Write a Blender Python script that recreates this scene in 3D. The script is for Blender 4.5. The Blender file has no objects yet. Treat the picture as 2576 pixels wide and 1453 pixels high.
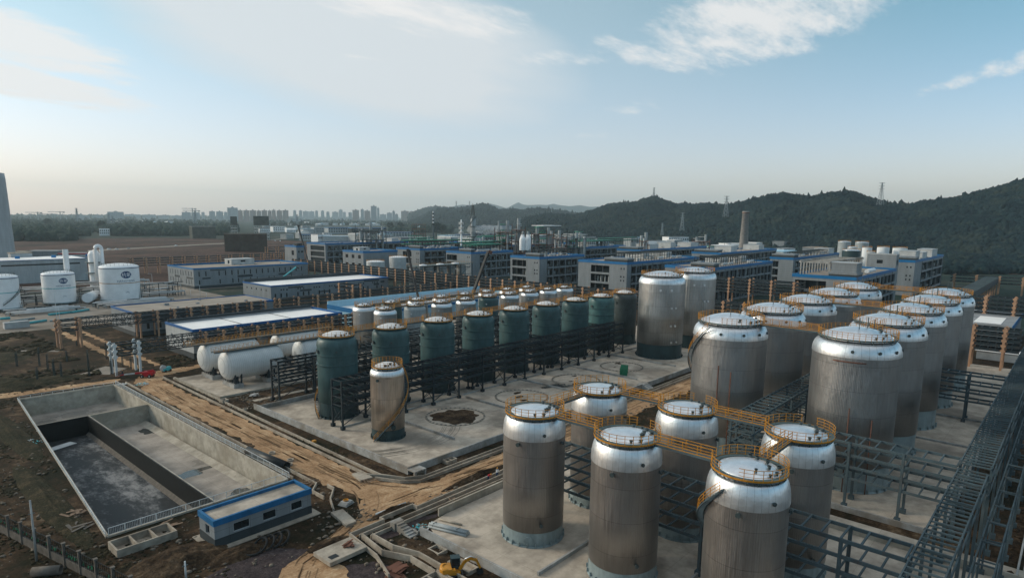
import bpy, math, random
import numpy as np
from mathutils import Vector, Matrix, noise as mnoise
from mathutils.geometry import tessellate_polygon
PI = math.pi
R = math.radians
C = bpy.context.scene.collection
S = bpy.context.scene

# ------------------------------------------------------------------ camera
CAM_H = 45.0
FPX, CX, CY = 1612.14, 1288.06, 804.58          # focal length and principal point of a 2576 x 1453 frame
YAW, PITCH, ROLL = R(41.722), R(9.0572), R(-0.6387)
_cy, _sy, _cp, _sp = math.cos(YAW), math.sin(YAW), math.cos(PITCH), math.sin(PITCH)
FWD = Vector((_cy*_cp, _sy*_cp, -_sp))
_r0 = Vector((_sy, -_cy, 0.0)); _d0 = FWD.cross(_r0)
RIGHT = math.cos(ROLL)*_r0 + math.sin(ROLL)*_d0
DOWN = -math.sin(ROLL)*_r0 + math.cos(ROLL)*_d0
cam = bpy.data.cameras.new('camera'); co = bpy.data.objects.new('camera', cam); C.objects.link(co)
M = Matrix.Identity(4)
for i in range(3):
    M[i][0] = RIGHT[i]; M[i][1] = -DOWN[i]; M[i][2] = -FWD[i]
M[2][3] = CAM_H
co.matrix_world = M
cam.sensor_width = 36.0; cam.lens = FPX/2576*36
cam.shift_x = (1288-CX)/2576; cam.shift_y = (CY-726.5)/2576
cam.clip_start = 1.0; cam.clip_end = 40000
S.camera = co

# ------------------------------------------------------------------ light
SUN_AZ, SUN_EL = R(122), R(24)
S.view_settings.view_transform = 'Standard'; S.view_settings.look = 'None'
S.view_settings.exposure = EXPOSURE = 0.32; S.view_settings.gamma = 1
sl = bpy.data.lights.new('sun', 'SUN'); sl.energy = 2.0; sl.angle = R(14); sl.color = (1.0, 0.87, 0.72)
so = bpy.data.objects.new('sun', sl); C.objects.link(so)
sd = Vector((math.cos(SUN_AZ)*math.cos(SUN_EL), math.sin(SUN_AZ)*math.cos(SUN_EL), math.sin(SUN_EL)))
so.rotation_euler = sd.to_track_quat('Z', 'Y').to_euler()

W = bpy.data.worlds.new('World'); S.world = W; W.use_nodes = True
nt = W.node_tree; nt.nodes.clear()
def WN(t, **k):
    n = nt.nodes.new(t)
    for a, b in k.items(): setattr(n, a, b)
    return n
def wmath(op, a, b=None, c=None, clamp=False):
    n = nt.nodes.new('ShaderNodeMath'); n.operation = op; n.use_clamp = clamp
    for i, v in enumerate((a, b, c)):
        if v is None: continue
        if isinstance(v, (int, float)): n.inputs[i].default_value = v
        else: nt.links.new(v, n.inputs[i])
    return n.outputs[0]
sky = WN('ShaderNodeTexSky', sky_type='NISHITA'); sky.sun_disc = False
sky.sun_elevation = SUN_EL; sky.sun_rotation = R(90)-SUN_AZ
sky.air_density = 1.0; sky.dust_density = 1.2; sky.ozone_density = 2.0; sky.altitude = 100
geo = WN('ShaderNodeTexCoord'); sep = WN('ShaderNodeSeparateXYZ'); nt.links.new(geo.outputs['Generated'], sep.inputs[0])
dx, dy, dz = sep.outputs
el = wmath('MULTIPLY', wmath('ARCSINE', dz), 180/PI)
az = wmath('MULTIPLY', wmath('ARCTAN2', dy, dx), 180/PI)
cmb = WN('ShaderNodeCombineXYZ')
zz = wmath('ADD', wmath('MAXIMUM', dz, 0.0), 0.10)
nt.links.new(wmath('DIVIDE', dx, zz), cmb.inputs[0]); nt.links.new(wmath('DIVIDE', dy, zz), cmb.inputs[1])
def wnoise(scale, detail, rough, rot=0, sx=1, sy=1, off=0):
    mp = WN('ShaderNodeMapping'); nt.links.new(cmb.outputs[0], mp.inputs[0])
    mp.inputs['Rotation'].default_value = (0, 0, rot); mp.inputs['Scale'].default_value = (sx, sy, 1); mp.inputs['Location'].default_value = (off, off, 0)
    n = WN('ShaderNodeTexNoise'); n.inputs['Scale'].default_value = scale; n.inputs['Detail'].default_value = detail
    n.inputs['Roughness'].default_value = rough; nt.links.new(mp.outputs[0], n.inputs[0]); return n.outputs[0]
def blob(a0, e0, ra, re, rot=0.0, s=1.0):
    """soft patch of sky (degrees of azimuth and elevation) where cloud gathers"""
    a = wmath('SUBTRACT', az, a0); e = wmath('SUBTRACT', el, e0)
    c_, s_ = math.cos(R(rot)), math.sin(R(rot))
    u = wmath('DIVIDE', wmath('ADD', wmath('MULTIPLY', a, c_), wmath('MULTIPLY', e, s_)), ra)
    v = wmath('DIVIDE', wmath('SUBTRACT', wmath('MULTIPLY', e, c_), wmath('MULTIPLY', a, s_)), re)
    q = wmath('ADD', wmath('MULTIPLY', u, u), wmath('MULTIPLY', v, v))
    return wmath('MULTIPLY', wmath('SUBTRACT', 1.0, q, clamp=True), s)
def ssum(l):
    o = l[0]
    for x in l[1:]: o = wmath('MAXIMUM', o, x)
    return o
def sstep(x, lo, hi):
    n = WN('ShaderNodeMapRange', interpolation_type='SMOOTHSTEP'); nt.links.new(x, n.inputs[0])
    n.inputs[1].default_value = lo; n.inputs[2].default_value = hi; return n.outputs[0]
n1 = wnoise(3.6, 12, 0.66, 0.30, 1.0, 2.2, 3.1)
n2 = wnoise(0.55, 6, 0.6, 0.9, 1.0, 2.0, 7.7)
mask = ssum([blob(80, 12.0, 11, 2.2, 12, 3.0), blob(80, 9.0, 12, 1.4, 7, 3.0), blob(21, 15.8, 13, 4.2, -12, 2.1),
             blob(29, 13.2, 8, 1.5, 8, 1.7), blob(38, 13.2, 6, 1.0, 0, 1.1), blob(31.5, 9.2, 3.2, .9, 0, 1.0), blob(34.5, 7.0, 2.6, .4, 0, .9),
             blob(4.0, 10.9, 8.5, .85, -14, 1.5), blob(50, 16.6, 13, 2.3, 8, 1.7), blob(55, 12.8, 4, .6, 0, .6), blob(50, 60, 90, 40, 0, .75)])
cf = sstep(wmath('ADD', wmath('MULTIPLY', n1, 3.0), wmath('MULTIPLY', mask, 0.62)), 1.80, 2.95)
cf = wmath('MULTIPLY', cf, wmath('MULTIPLY', mask, 1.6, clamp=True))
veil = wmath('MULTIPLY', ssum([blob(55, 13.8, 24, 7.5, 8, 2.5), blob(90, 62, 170, 42, 0, 2.2), blob(-90, 70, 170, 34, 0, 2.0)]), wmath('ADD', wmath('MULTIPLY', n2, 0.8), 0.12), clamp=True)
fac = wmath('MAXIMUM', wmath('MULTIPLY', veil, 0.88), wmath('MULTIPLY', sstep(az, 0, 45), 0.34))
tint = WN('ShaderNodeMix', data_type='RGBA', blend_type='MULTIPLY'); tint.inputs[0].default_value = 1.0
grd = WN('ShaderNodeMix', data_type='RGBA'); nt.links.new(sstep(el, 0.0, 20.0), grd.inputs[0]); grd.inputs[6].default_value = (1.22, 1.0, 1.04, 1); grd.inputs[7].default_value = (.60, .90, .78, 1)
nt.links.new(sky.outputs[0], tint.inputs[6]); nt.links.new(grd.outputs[2], tint.inputs[7])
mx = WN('ShaderNodeMix', data_type='RGBA'); nt.links.new(fac, mx.inputs[0]); nt.links.new(tint.outputs[2], mx.inputs[6])
mx.inputs[7].default_value = (4.15, 4.3, 4.4, 1)
mx2 = WN('ShaderNodeMix', data_type='RGBA'); nt.links.new(wmath('MULTIPLY', cf, 0.84), mx2.inputs[0]); nt.links.new(mx.outputs[2], mx2.inputs[6]); mx2.inputs[7].default_value = (5.0, 4.9, 4.8, 1)
bg = WN('ShaderNodeBackground'); bg.inputs[1].default_value = SKY_STRENGTH = 0.15
nt.links.new(mx2.outputs[2], bg.inputs[0]); wo = WN('ShaderNodeOutputWorld'); nt.links.new(bg.outputs[0], wo.inputs[0])

# ------------------------------------------------------------------ measuring helpers
def ray(px, py): return FWD + RIGHT*((px-CX)/FPX) + DOWN*((py-CY)/FPX)
def at(px, py, z=0.0):
    v = ray(px, py); t = (z-CAM_H)/v.z; return (v.x*t, v.y*t)
def at_d(px, py, D):
    v = ray(px, py); k = D/math.hypot(v.x, v.y); return (v.x*k, v.y*k, CAM_H+v.z*k)
ZR = dict(a0=(0, 700), b0=(1024, 700), c0=(2048, 700), d0=(3072, 700), a1=(0, 1200), b1=(1024, 1200), c1=(2048, 1200), d1=(3072, 1200),
          a2=(0, 1710), b2=(1024, 1710), c2=(2048, 1710), d2=(3072, 1710))
def zp(r, x, y): return ((ZR[r][0]+x/2.421875)*0.62890625, (ZR[r][1]+y/2.421875)*0.62890625)
def az_(r, x, y, z=0.0): return at(*zp(r, x, y), z)

# ------------------------------------------------------------------ mesh collector
class MB:
    def __init__(s): s.v = []; s.f = []; s.sm = []
    def quad(s, a, b, c, d, smooth=False):
        n = len(s.v); s.v += [a, b, c, d]; s.f.append((n, n+1, n+2, n+3)); s.sm.append(smooth); return s
    def poly(s, pts, z0, z1=None):
        n = len(s.v); m = len(pts)
        ar = sum(pts[i][0]*pts[(i+1) % m][1]-pts[(i+1) % m][0]*pts[i][1] for i in range(m))
        if ar < 0: pts = pts[::-1]
        top = z0 if z1 is None else z1
        s.v += [(x, y, top) for x, y in pts]; s.f.append(tuple(range(n, n+m))); s.sm.append(False)
        if z1 is not None:
            s.v += [(x, y, z0) for x, y in pts]
            for i in range(m):
                j = (i+1) % m; s.f.append((n+m+i, n+m+j, n+j, n+i)); s.sm.append(False)
        return s
    def box(s, x0, x1, y0, y1, z0, z1):
        if x0 > x1: x0, x1 = x1, x0
        if y0 > y1: y0, y1 = y1, y0
        n = len(s.v)
        s.v += [(x0, y0, z0), (x1, y0, z0), (x1, y1, z0), (x0, y1, z0), (x0, y0, z1), (x1, y0, z1), (x1, y1, z1), (x0, y1, z1)]
        for f in ((0, 3, 2, 1), (4, 5, 6, 7), (0, 1, 5, 4), (1, 2, 6, 5), (2, 3, 7, 6), (3, 0, 4, 7)):
            s.f.append(tuple(n+i for i in f)); s.sm.append(False)
        return s
    def beam(s, p, q, w, h=None):
        h = h or w; p = Vector(p); q = Vector(q); d = q-p
        if d.length < 1e-6: return s
        d.normalize()
        up = Vector((0, 0, 1)) if abs(d.z) < .95 else Vector((1, 0, 0))
        a = d.cross(up).normalized()*(w/2); b = a.cross(d).normalized()*(h/2)
        n = len(s.v)
        for e in (p, q):
            s.v += [tuple(e-a-b), tuple(e+a-b), tuple(e+a+b), tuple(e-a+b)]
        for f in ((3, 2, 1, 0), (4, 5, 6, 7), (0, 1, 5, 4), (1, 2, 6, 5), (2, 3, 7, 6), (3, 0, 4, 7)):
            s.f.append(tuple(n+i for i in f)); s.sm.append(False)
        return s
    def tube(s, pts, r, n=6, closed=False, caps=True, r1=None):
        pts = [Vector(p) for p in pts]; m = len(pts); base = len(s.v)
        for i, p in enumerate(pts):
            if closed: d = pts[(i+1) % m]-pts[i-1]
            else: d = pts[min(i+1, m-1)]-pts[max(i-1, 0)]
            d.normalize(); up = Vector((0, 0, 1)) if abs(d.z) < .95 else Vector((1, 0, 0))
            a = d.cross(up).normalized(); b = a.cross(d).normalized()
            rr = r if r1 is None else r+(r1-r)*i/(m-1)
            for k in range(n):
                t = 2*PI*(k+.5)/n; s.v.append(tuple(p+a*math.cos(t)*rr+b*math.sin(t)*rr))
        L = m if closed else m-1
        for i in range(L):
            j = (i+1) % m
            for k in range(n):
                l = (k+1) % n
                s.f.append((base+i*n+k, base+j*n+k, base+j*n+l, base+i*n+l)); s.sm.append(n > 4)
        if caps and not closed:
            s.f.append(tuple(base+k for k in range(n))); s.sm.append(False)
            s.f.append(tuple(base+(m-1)*n+k for k in reversed(range(n)))); s.sm.append(False)
        return s
    def lathe(s, prof, n=48, c=(0, 0), a0=0, a1=2*PI, smooth=True):
        base = len(s.v); full = abs(a1-a0-2*PI) < 1e-6; cols = n if full else n+1
        for r, z in prof:
            for k in range(cols):
                t = a0+(a1-a0)*k/n; s.v.append((c[0]+r*math.cos(t), c[1]+r*math.sin(t), z))
        for i in range(len(prof)-1):
            for k in range(n):
                l = (k+1) % cols
                s.f.append((base+i*cols+k, base+i*cols+l, base+(i+1)*cols+l, base+(i+1)*cols+k)); s.sm.append(smooth)
        return s
    def cyl(s, c, r, z0, z1, n=16, r2=None):
        r2 = r if r2 is None else r2
        s.lathe([(r, z0), (r2, z1)], n, c); b = len(s.v)
        s.v += [(c[0]+r2*math.cos(2*PI*k/n), c[1]+r2*math.sin(2*PI*k/n), z1) for k in range(n)]
        s.f.append(tuple(range(b, b+n))); s.sm.append(False)
        return s
    def build(s, name, mat, parent=None, loc=None):
        me = bpy.data.meshes.new(name); me.from_pydata(s.v, [], s.f)
        me.polygons.foreach_set('use_smooth', s.sm); me.materials.append(mat)
        o = bpy.data.objects.new(name, me); C.objects.link(o)
        if parent: o.parent = parent
        if loc: o.location = loc
        return o
def arc(r, z, a0=0, a1=2*PI, n=40, c=(0, 0)):
    m = n if abs(a1-a0-2*PI) < 1e-6 else n+1
    return [(c[0]+r*math.cos(a0+(a1-a0)*k/n), c[1]+r*math.sin(a0+(a1-a0)*k/n), z) for k in range(m)]

def tag(o, label=None, cat=None, group=None, kind=None):
    if label: o['label'] = label
    if cat: o['category'] = cat
    if group: o['group'] = group
    if kind: o['kind'] = kind
    return o
def thing(name, label, cat, loc=(0, 0, 0), rz=0.0, group=None):
    o = bpy.data.objects.new(name, None); C.objects.link(o); o.location = loc; o.rotation_euler = (0, 0, rz)
    return tag(o, label, cat, group)
def struct(name, mb, mat): return tag(mb.build(name, mat), kind='structure')
def dup(root, loc, rz=None, label=None, group=None):
    r = root.copy(); C.objects.link(r); r.location = loc
    if rz is not None: r.rotation_euler = (0, 0, rz)
    if label: r['label'] = label
    if group: r['group'] = group
    for ch in root.children:
        c = ch.copy(); C.objects.link(c); c.parent = r
        for g in ch.children:
            d = g.copy(); C.objects.link(d); d.parent = c
    return r
def copypart(o, parent, loc):
    c = o.copy(); C.objects.link(c); c.parent = parent; c.location = loc; return c
ORD = ['first', 'second', 'third', 'fourth', 'fifth', 'sixth', 'seventh', 'eighth', 'ninth', 'tenth', 'eleventh', 'twelfth', 'thirteenth', 'fourteenth', 'fifteenth', 'sixteenth', 'seventeenth', 'eighteenth', 'nineteenth', 'twentieth']
def ordn(i):
    if i < 20: return ORD[i]
    t = {2: 'twenty', 3: 'thirty', 4: 'forty', 5: 'fifty'}[(i+1)//10]
    return (t+'-'+ORD[(i+1) % 10-1]) if (i+1) % 10 else {'twenty': 'twentieth', 'thirty': 'thirtieth', 'forty': 'fortieth', 'fifty': 'fiftieth'}[t]

# ------------------------------------------------------------------ materials
class Mat:
    def __init__(s, name, rough=.6, metal=0.0):
        s.m = bpy.data.materials.new(name); s.m.use_nodes = True; s.t = s.m.node_tree
        s.b = s.t.nodes['Principled BSDF']; s.b.inputs['Roughness'].default_value = rough; s.b.inputs['Metallic'].default_value = metal
        s.tc = None
        s.b.inputs['Specular IOR Level'].default_value = .08 if rough >= .78 else (.25 if rough > .2 and not metal else .5)
    def n(s, t, **k):
        x = s.t.nodes.new(t)
        for a, b in k.items(): setattr(x, a, b)
        return x
    def co(s, out='Object', scale=(1, 1, 1), rot=(0, 0, 0)):
        tc = s.n('ShaderNodeTexCoord'); mp = s.n('ShaderNodeMapping'); s.t.links.new(tc.outputs[out], mp.inputs[0])
        mp.inputs['Scale'].default_value = scale; mp.inputs['Rotation'].default_value = rot; return mp.outputs[0]
    def pos(s, scale=(1, 1, 1)):
        g = s.n('ShaderNodeNewGeometry'); mp = s.n('ShaderNodeMapping'); s.t.links.new(g.outputs['Position'], mp.inputs[0])
        mp.inputs['Scale'].default_value = scale; return mp.outputs[0]
    def noise(s, vec, scale, detail=5, rough=.6):
        x = s.n('ShaderNodeTexNoise'); s.t.links.new(vec, x.inputs[0]); x.inputs['Scale'].default_value = scale
        x.inputs['Detail'].default_value = detail; x.inputs['Roughness'].default_value = rough; return x.outputs[0]
    def math(s, op, a, b=None, clamp=False):
        x = s.n('ShaderNodeMath', operation=op, use_clamp=clamp)
        for i, v in enumerate((a, b)):
            if v is None: continue
            if isinstance(v, (int, float)): x.inputs[i].default_value = v
            else: s.t.links.new(v, x.inputs[i])
        return x.outputs[0]
    def ramp(s, fac, stops, interp='LINEAR'):
        x = s.n('ShaderNodeValToRGB'); s.t.links.new(fac, x.inputs[0]); e = x.color_ramp; e.interpolation = interp
        while len(e.elements) < len(stops): e.elements.new(.5)
        for i, (p, c) in enumerate(stops):
            e.elements[i].position = p; e.elements[i].color = (*c, 1) if len(c) == 3 else c
        return x.outputs[0]
    def mix(s, fac, a, b, mode='MIX'):
        x = s.n('ShaderNodeMix', data_type='RGBA', blend_type=mode)
        for i, v in ((0, fac), (6, a), (7, b)):
            if isinstance(v, (int, float)): x.inputs[i].default_value = v
            elif isinstance(v, tuple): x.inputs[i].default_value = (*v, 1)
            else: s.t.links.new(v, x.inputs[i])
        return x.outputs[2]
    def base(s, v):
        if isinstance(v, tuple): s.b.inputs['Base Color'].default_value = (*v, 1)
        else: s.t.links.new(v, s.b.inputs['Base Color'])
    def rough(s, v): s.t.links.new(v, s.b.inputs['Roughness'])
    def bump(s, h, strength=.3, dist=.05, prev=None):
        x = s.n('ShaderNodeBump'); s.t.links.new(h, x.inputs['Height']); x.inputs['Strength'].default_value = strength; x.inputs['Distance'].default_value = dist
        if prev: s.t.links.new(prev, x.inputs['Normal'])
        s.t.links.new(x.outputs[0], s.b.inputs['Normal']); return x.outputs[0]
    def angle(s):
        tc = s.n('ShaderNodeTexCoord'); sp = s.n('ShaderNodeSeparateXYZ'); s.t.links.new(tc.outputs['Object'], sp.inputs[0])
        return s.math('ARCTAN2', sp.outputs[1], sp.outputs[0]), sp.outputs[2]

def plain(name, col, rough=.6, metal=0.0, var=.25, scale=.6, bumpd=0.0):
    m = Mat(name, rough, metal); n = m.noise(m.pos(), scale, 6, .65)
    lo = tuple(c*(1-var) for c in col); hi = tuple(min(1, c*(1+var)) for c in col)
    m.base(m.ramp(n, [(.3, lo), (.7, hi)]))
    if bumpd: m.bump(m.noise(m.pos(), 6, 6, .7), .5, bumpd)
    return m.m
def rust(name, col, rough=.5, amt=.15):
    m = Mat(name, .72, .0); m.b.inputs['Specular IOR Level'].default_value = .15; n = m.noise(m.pos((1, 1, .35)), 1.6, 8, .7)
    m.base(m.mix(m.ramp(n, [(.5, (0, 0, 0)), (.75, (amt*4, amt*4, amt*4))]), m.ramp(m.noise(m.pos(), .4, 4), [(.3, tuple(c*.75 for c in col)), (.7, tuple(c*1.25 for c in col))]), (.10, .06, .04)))
    return m.m

def clad_metal(name, col, rough, ribs=110, streak=.35, ribd=.03):
    """sheet metal jacket: vertical ribs round the axis, streaks running down it"""
    m = Mat(name, rough, 1.0); a, z = m.angle()
    cmb_ = m.n('ShaderNodeCombineXYZ'); m.t.links.new(m.math('MULTIPLY', a, 6.0), cmb_.inputs[0]); m.t.links.new(m.math('MULTIPLY', z, .05), cmb_.inputs[1])
    st = m.noise(cmb_.outputs[0], 3.0, 8, .75)
    big = m.noise(m.co(), .22, 4, .6)
    k = m.math('ADD', m.math('MULTIPLY', st, .6), m.math('MULTIPLY', big, .4))
    rowz = m.math('FLOOR', m.math('DIVIDE', z, 4.3)); cola = m.math('FLOOR', m.math('ADD', m.math('MULTIPLY', a, 3.2), m.math('MULTIPLY', rowz, .5)))
    cc = m.n('ShaderNodeCombineXYZ'); m.t.links.new(cola, cc.inputs[0]); m.t.links.new(rowz, cc.inputs[1]); oi = m.n('ShaderNodeObjectInfo'); m.t.links.new(oi.outputs['Random'], cc.inputs[2])
    wn = m.n('ShaderNodeTexWhiteNoise'); m.t.links.new(cc.outputs[0], wn.inputs[0])
    seam = m.math('LESS_THAN', m.math('FRACT', m.math('DIVIDE', z, 4.3)), .018)
    k = m.math('ADD', k, m.math('MULTIPLY', m.math('SUBTRACT', wn.outputs[0], .5), .14))
    c0_ = m.ramp(k, [(.32, tuple(c*(1-streak) for c in col)), (.68, tuple(min(1, c*(1+streak*.8)) for c in col))])
    m.base(m.mix(m.math('MULTIPLY', seam, .45), c0_, tuple(c*.35 for c in col)))
    m.rough(m.math('ADD', m.math('MULTIPLY', st, .28), rough-.14))
    rib = m.math('SINE', m.math('MULTIPLY', a, float(ribs)))
    b1 = m.bump(rib, .6, ribd); 
    # lap joints of the sheets, one every few metres up
    m.bump(m.noise(m.co('Object', (1, 1, .4)), .7, 3), .35, .35, b1)
    return m.m
def seam_metal(name, col, rough, seams=36, dark=.55):
    m = Mat(name, rough, 1.0); a, z = m.angle()
    w = m.math('ABSOLUTE', m.math('SINE', m.math('MULTIPLY', a, seams/2)))
    line = m.math('LESS_THAN', w, .07)
    n = m.noise(m.co(), .9, 5, .6)
    m.base(m.mix(line, m.ramp(n, [(.3, tuple(c*.85 for c in col)), (.7, tuple(min(1, c*1.05) for c in col))]), tuple(c*dark for c in col)))
    m.rough(m.math('ADD', m.math('MULTIPLY', m.noise(m.co(), 2.2, 5), .22), rough-.1)); m.bump(m.noise(m.co(), .9, 3), .22, .22)
    return m.m
MT = {}
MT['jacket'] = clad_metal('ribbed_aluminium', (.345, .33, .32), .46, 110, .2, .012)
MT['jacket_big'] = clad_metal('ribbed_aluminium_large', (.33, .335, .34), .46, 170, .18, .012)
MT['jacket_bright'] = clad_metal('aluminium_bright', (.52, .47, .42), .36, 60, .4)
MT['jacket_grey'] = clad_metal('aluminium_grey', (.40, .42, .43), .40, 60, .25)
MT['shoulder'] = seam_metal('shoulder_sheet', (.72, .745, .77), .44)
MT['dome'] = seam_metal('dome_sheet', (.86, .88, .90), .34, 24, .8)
MT['dome_white'] = plain('dome_paint', (.62, .62, .62), .35, 0, .08)
def painted(name, col):
    m = Mat(name, .42, 0); n = m.noise(m.co('Object', (1, 1, .3)), 1.2, 8, .7); n2 = m.noise(m.co(), .3, 4, .6)
    m.base(m.ramp(m.math('ADD', m.math('MULTIPLY', n, .5), m.math('MULTIPLY', n2, .5)), [(.33, tuple(c*.66 for c in col)), (.66, tuple(c*1.3 for c in col))])); return m.m
MT['green'] = painted('green_primer', (.044, .090, .096))
MT['green_pale'] = painted('green_primer_pale', (.065, .145, .148))
MT['greydark'] = painted('dark_primer', (.05, .066, .068))
MT['skirt_dark'] = painted('skirt_primer', (.026, .05, .055))
MT['skirt_pale'] = painted('skirt_grey', (.20, .25, .26))
MT['paintgrey'] = painted('weathered_grey', (.30, .33, .34))
MT['steel'] = rust('dark_steel', (.020, .032, .039))
MT['steel_blue'] = rust('grey_blue_steel', (.066, .095, .108))
MT['deck'] = plain('deck_plate', (.07, .10, .10), .6, 0, .3, 2)
MT['yellow'] = plain('yellow_paint', (.44, .19, .02), .5, 0, .3, 3)
MT['orange_col'] = plain('ochre_concrete', (.37, .22, .14), .8, 0, .18, .7)
MT['white_col'] = plain('grey_white_concrete', (.50, .53, .54), .8, 0, .15, .7)
MT['white'] = plain('white_paint', (.74, .75, .76), .45, 0, .1, .3)
MT['offwhite'] = plain('dull_white', (.42, .43, .43), .6, 0, .2, .3)
MT['pale_blue'] = plain('pale_blue_sheet', (.30, .50, .62), .5, 0, .12, .3)
MT['navy'] = plain('navy_paint', (.01, .05, .14), .5)
MT['teal_paint'] = plain('teal_paint', (.06, .38, .42), .5)
MT['ochre_line'] = plain('ochre_paint', (.34, .17, .05), .5)
MT['clad'] = None
def cladding(name, col, panel=(3.0, 1.2), dirt=.18):
    m = Mat(name, .6, 0); p = m.pos(); sp = m.n('ShaderNodeSeparateXYZ'); m.t.links.new(p, sp.inputs[0])
    u = m.math('ADD', sp.outputs[0], sp.outputs[1])
    def line(v, per):
        f = m.math('FRACT', m.math('DIVIDE', v, per)); return m.math('LESS_THAN', f, .05/per)
    l = m.math('MAXIMUM', line(u, panel[0]), line(sp.outputs[2], panel[1]))
    n = m.noise(m.pos((1, 1, .25)), .35, 7, .65)
    c = m.ramp(n, [(.3, tuple(x*(1-dirt) for x in col)), (.7, tuple(x*(1+dirt) for x in col))])
    m.base(m.mix(l, c, tuple(x*.6 for x in col))); return m.m
MT['clad'] = cladding('grey_cladding', (.19, .21, .225))
MT['clad_pale'] = cladding('pale_cladding', (.36, .38, .39))
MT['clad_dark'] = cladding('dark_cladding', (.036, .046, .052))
MT['blue'] = plain('blue_fascia', (.004, .125, .31), .5, 0, .12, .2)
MT['blue_deep'] = plain('blue_fascia_deep', (.005, .09, .26), .5, 0, .12, .2)
MT['roof_tan'] = plain('sand_roof', (.30, .26, .22), .9, 0, .22, .12)
MT['roof_white'] = plain('white_sheet_roof', (.84, .81, .78), .45, 0, .08, .2)
MT['roof_grey'] = plain('grey_roof', (.24, .25, .26), .9, 0, .3, .12)
MT['window'] = plain('dark_window', (.012, .018, .022), .15)
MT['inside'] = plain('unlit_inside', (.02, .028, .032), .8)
MT['inside_pipe'] = plain('inside_pipe', (.40, .42, .42), .4)
MT['black'] = plain('black_plastic', (.012, .014, .015), .45)
MT['liner'] = plain('black_liner', (.004, .0055, .006), .5, 0, .5, .6)
MT['red'] = plain('red_paint', (.38, .012, .02), .4)
MT['exc'] = plain('machine_yellow', (.46, .20, .02), .4, 0, .15)
MT['green_net'] = plain('green_sheet', (.02, .17, .09), .6)
MT['green_pipe'] = plain('green_pipes', (.03, .22, .14), .5)
MT['teal_pipe'] = plain('teal_pipe', (.06, .33, .36), .5)
MT['rust'] = plain('rusty_steel', (.13, .055, .035), .75, 0, .35, .5)
MT['wood'] = plain('weathered_wood', (.20, .14, .10), .85, 0, .4, 2)
MT['rubber'] = plain('rubber', (.02, .02, .02), .7)
MT['brick'] = plain('old_brick', (.24, .225, .215), .9, 0, .25, .5)
def conc(name, col, scale=.25, stain=(.10, .085, .07), amt=.6, cracks=True, water=False):
    m = Mat(name, .85, 0); p = m.pos()
    n = m.noise(p, scale, 9, .68); n2 = m.noise(p, scale*.28, 5, .6); n3 = m.noise(p, 3.0, 5, .7)
    c = m.ramp(n, [(.36, tuple(x*.68 for x in col)), (.62, tuple(x*1.18 for x in col))])
    c = m.mix(m.math('MULTIPLY', m.ramp(n2, [(.50, (0, 0, 0)), (.62, (1, 1, 1))]), amt), c, stain)
    c = m.mix(m.math('MULTIPLY', n3, .25), c, tuple(x*.6 for x in col))
    if cracks:
        sp = m.n('ShaderNodeSeparateXYZ'); m.t.links.new(p, sp.inputs[0])
        f = m.math('LESS_THAN', m.math('FRACT', m.math('DIVIDE', m.math('ADD', sp.outputs[0], .7), 6.0)), .010)
        g = m.math('LESS_THAN', m.math('FRACT', m.math('DIVIDE', sp.outputs[1], 6.0)), .010)
        c = m.mix(m.math('MULTIPLY', m.math('MAXIMUM', f, g), .45), c, tuple(x*.4 for x in col))
    m.base(c)
    if water:
        w = m.ramp(n2, [(.55, (.85, .85, .85)), (.60, (.08, .08, .08))]); m.rough(w)
    m.bump(n3, .3, .02); return m.m
MT['concrete'] = conc('slab_concrete', (.46, .395, .325))
MT['conc_wall'] = conc('wall_concrete', (.34, .34, .33), .5, (.18, .14, .10), .7, False)
MT['conc_pale'] = conc('pale_wall_concrete', (.42, .38, .32), .4, (.22, .18, .13), .5, False)
MT['kerb'] = conc('kerb_concrete', (.38, .33, .27), .6, (.16, .12, .09), .6, False)
MT['basin_floor'] = conc('basin_floor', (.36, .32, .28), .2, (.12, .115, .105), .6, True, True)
MT['basin_grey'] = conc('basin_dark_floor', (.15, .155, .16), .22, (.022, .025, .03), .9, True, True)
def earth(name, stops, scale=.08, bumps=.25, fine=(.5, 1.3)):
    m = Mat(name, .95, 0); p = m.pos()
    stops = [(.5+(q-.5)*.62, c) for q, c in stops]
    n = m.noise(p, scale, 10, .70); n2 = m.noise(p, scale*9, 7, .7); n4 = m.noise(p, 2.6, 4, .7)
    k = m.math('ADD', m.math('MULTIPLY', n, .62), m.math('MULTIPLY', n2, .38))
    c = m.ramp(k, stops)
    f = m.ramp(n4, [(.3, (fine[0],)*3), (.7, (fine[1],)*3)])
    m.base(m.mix(1.0, c, f, 'MULTIPLY')); b = m.bump(n2, .8, bumps); m.bump(n4, .7, .08, b); return m.m
MT['dirt'] = earth('bare_dirt_and_weeds', [(.30, (.008, .011, .006)), (.42, (.019, .017, .009)), (.52, (.042, .027, .016)), (.60, (.085, .055, .033)), (.72, (.19, .135, .085))], .05)
MT['mud'] = earth('dug_earth', [(.35, (.022, .015, .010)), (.5, (.055, .036, .022)), (.62, (.10, .068, .042)), (.72, (.17, .12, .08))], .15, .4)
MT['road'] = earth('dirt_road', [(.3, (.15, .090, .048)), (.45, (.32, .205, .115)), (.56, (.42, .285, .165)), (.72, (.52, .39, .26))], .12, .12, (.75, 1.15))
MT['gravel'] = earth('dark_gravel', [(.3, (.030, .024, .026)), (.6, (.072, .056, .056)), (.75, (.11, .085, .08))], .6, .15)
MT['redfield'] = earth('red_earth_field', [(.36, (.020, .020, .015)), (.47, (.060, .034, .026)), (.55, (.085, .047, .036)), (.68, (.13, .080, .058))], .012, .2)
MT['farland'] = earth('far_country', [(.36, (.012, .028, .024)), (.5, (.024, .042, .034)), (.60, (.05, .055, .042)), (.70, (.12, .11, .09))], .006, .3)
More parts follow.
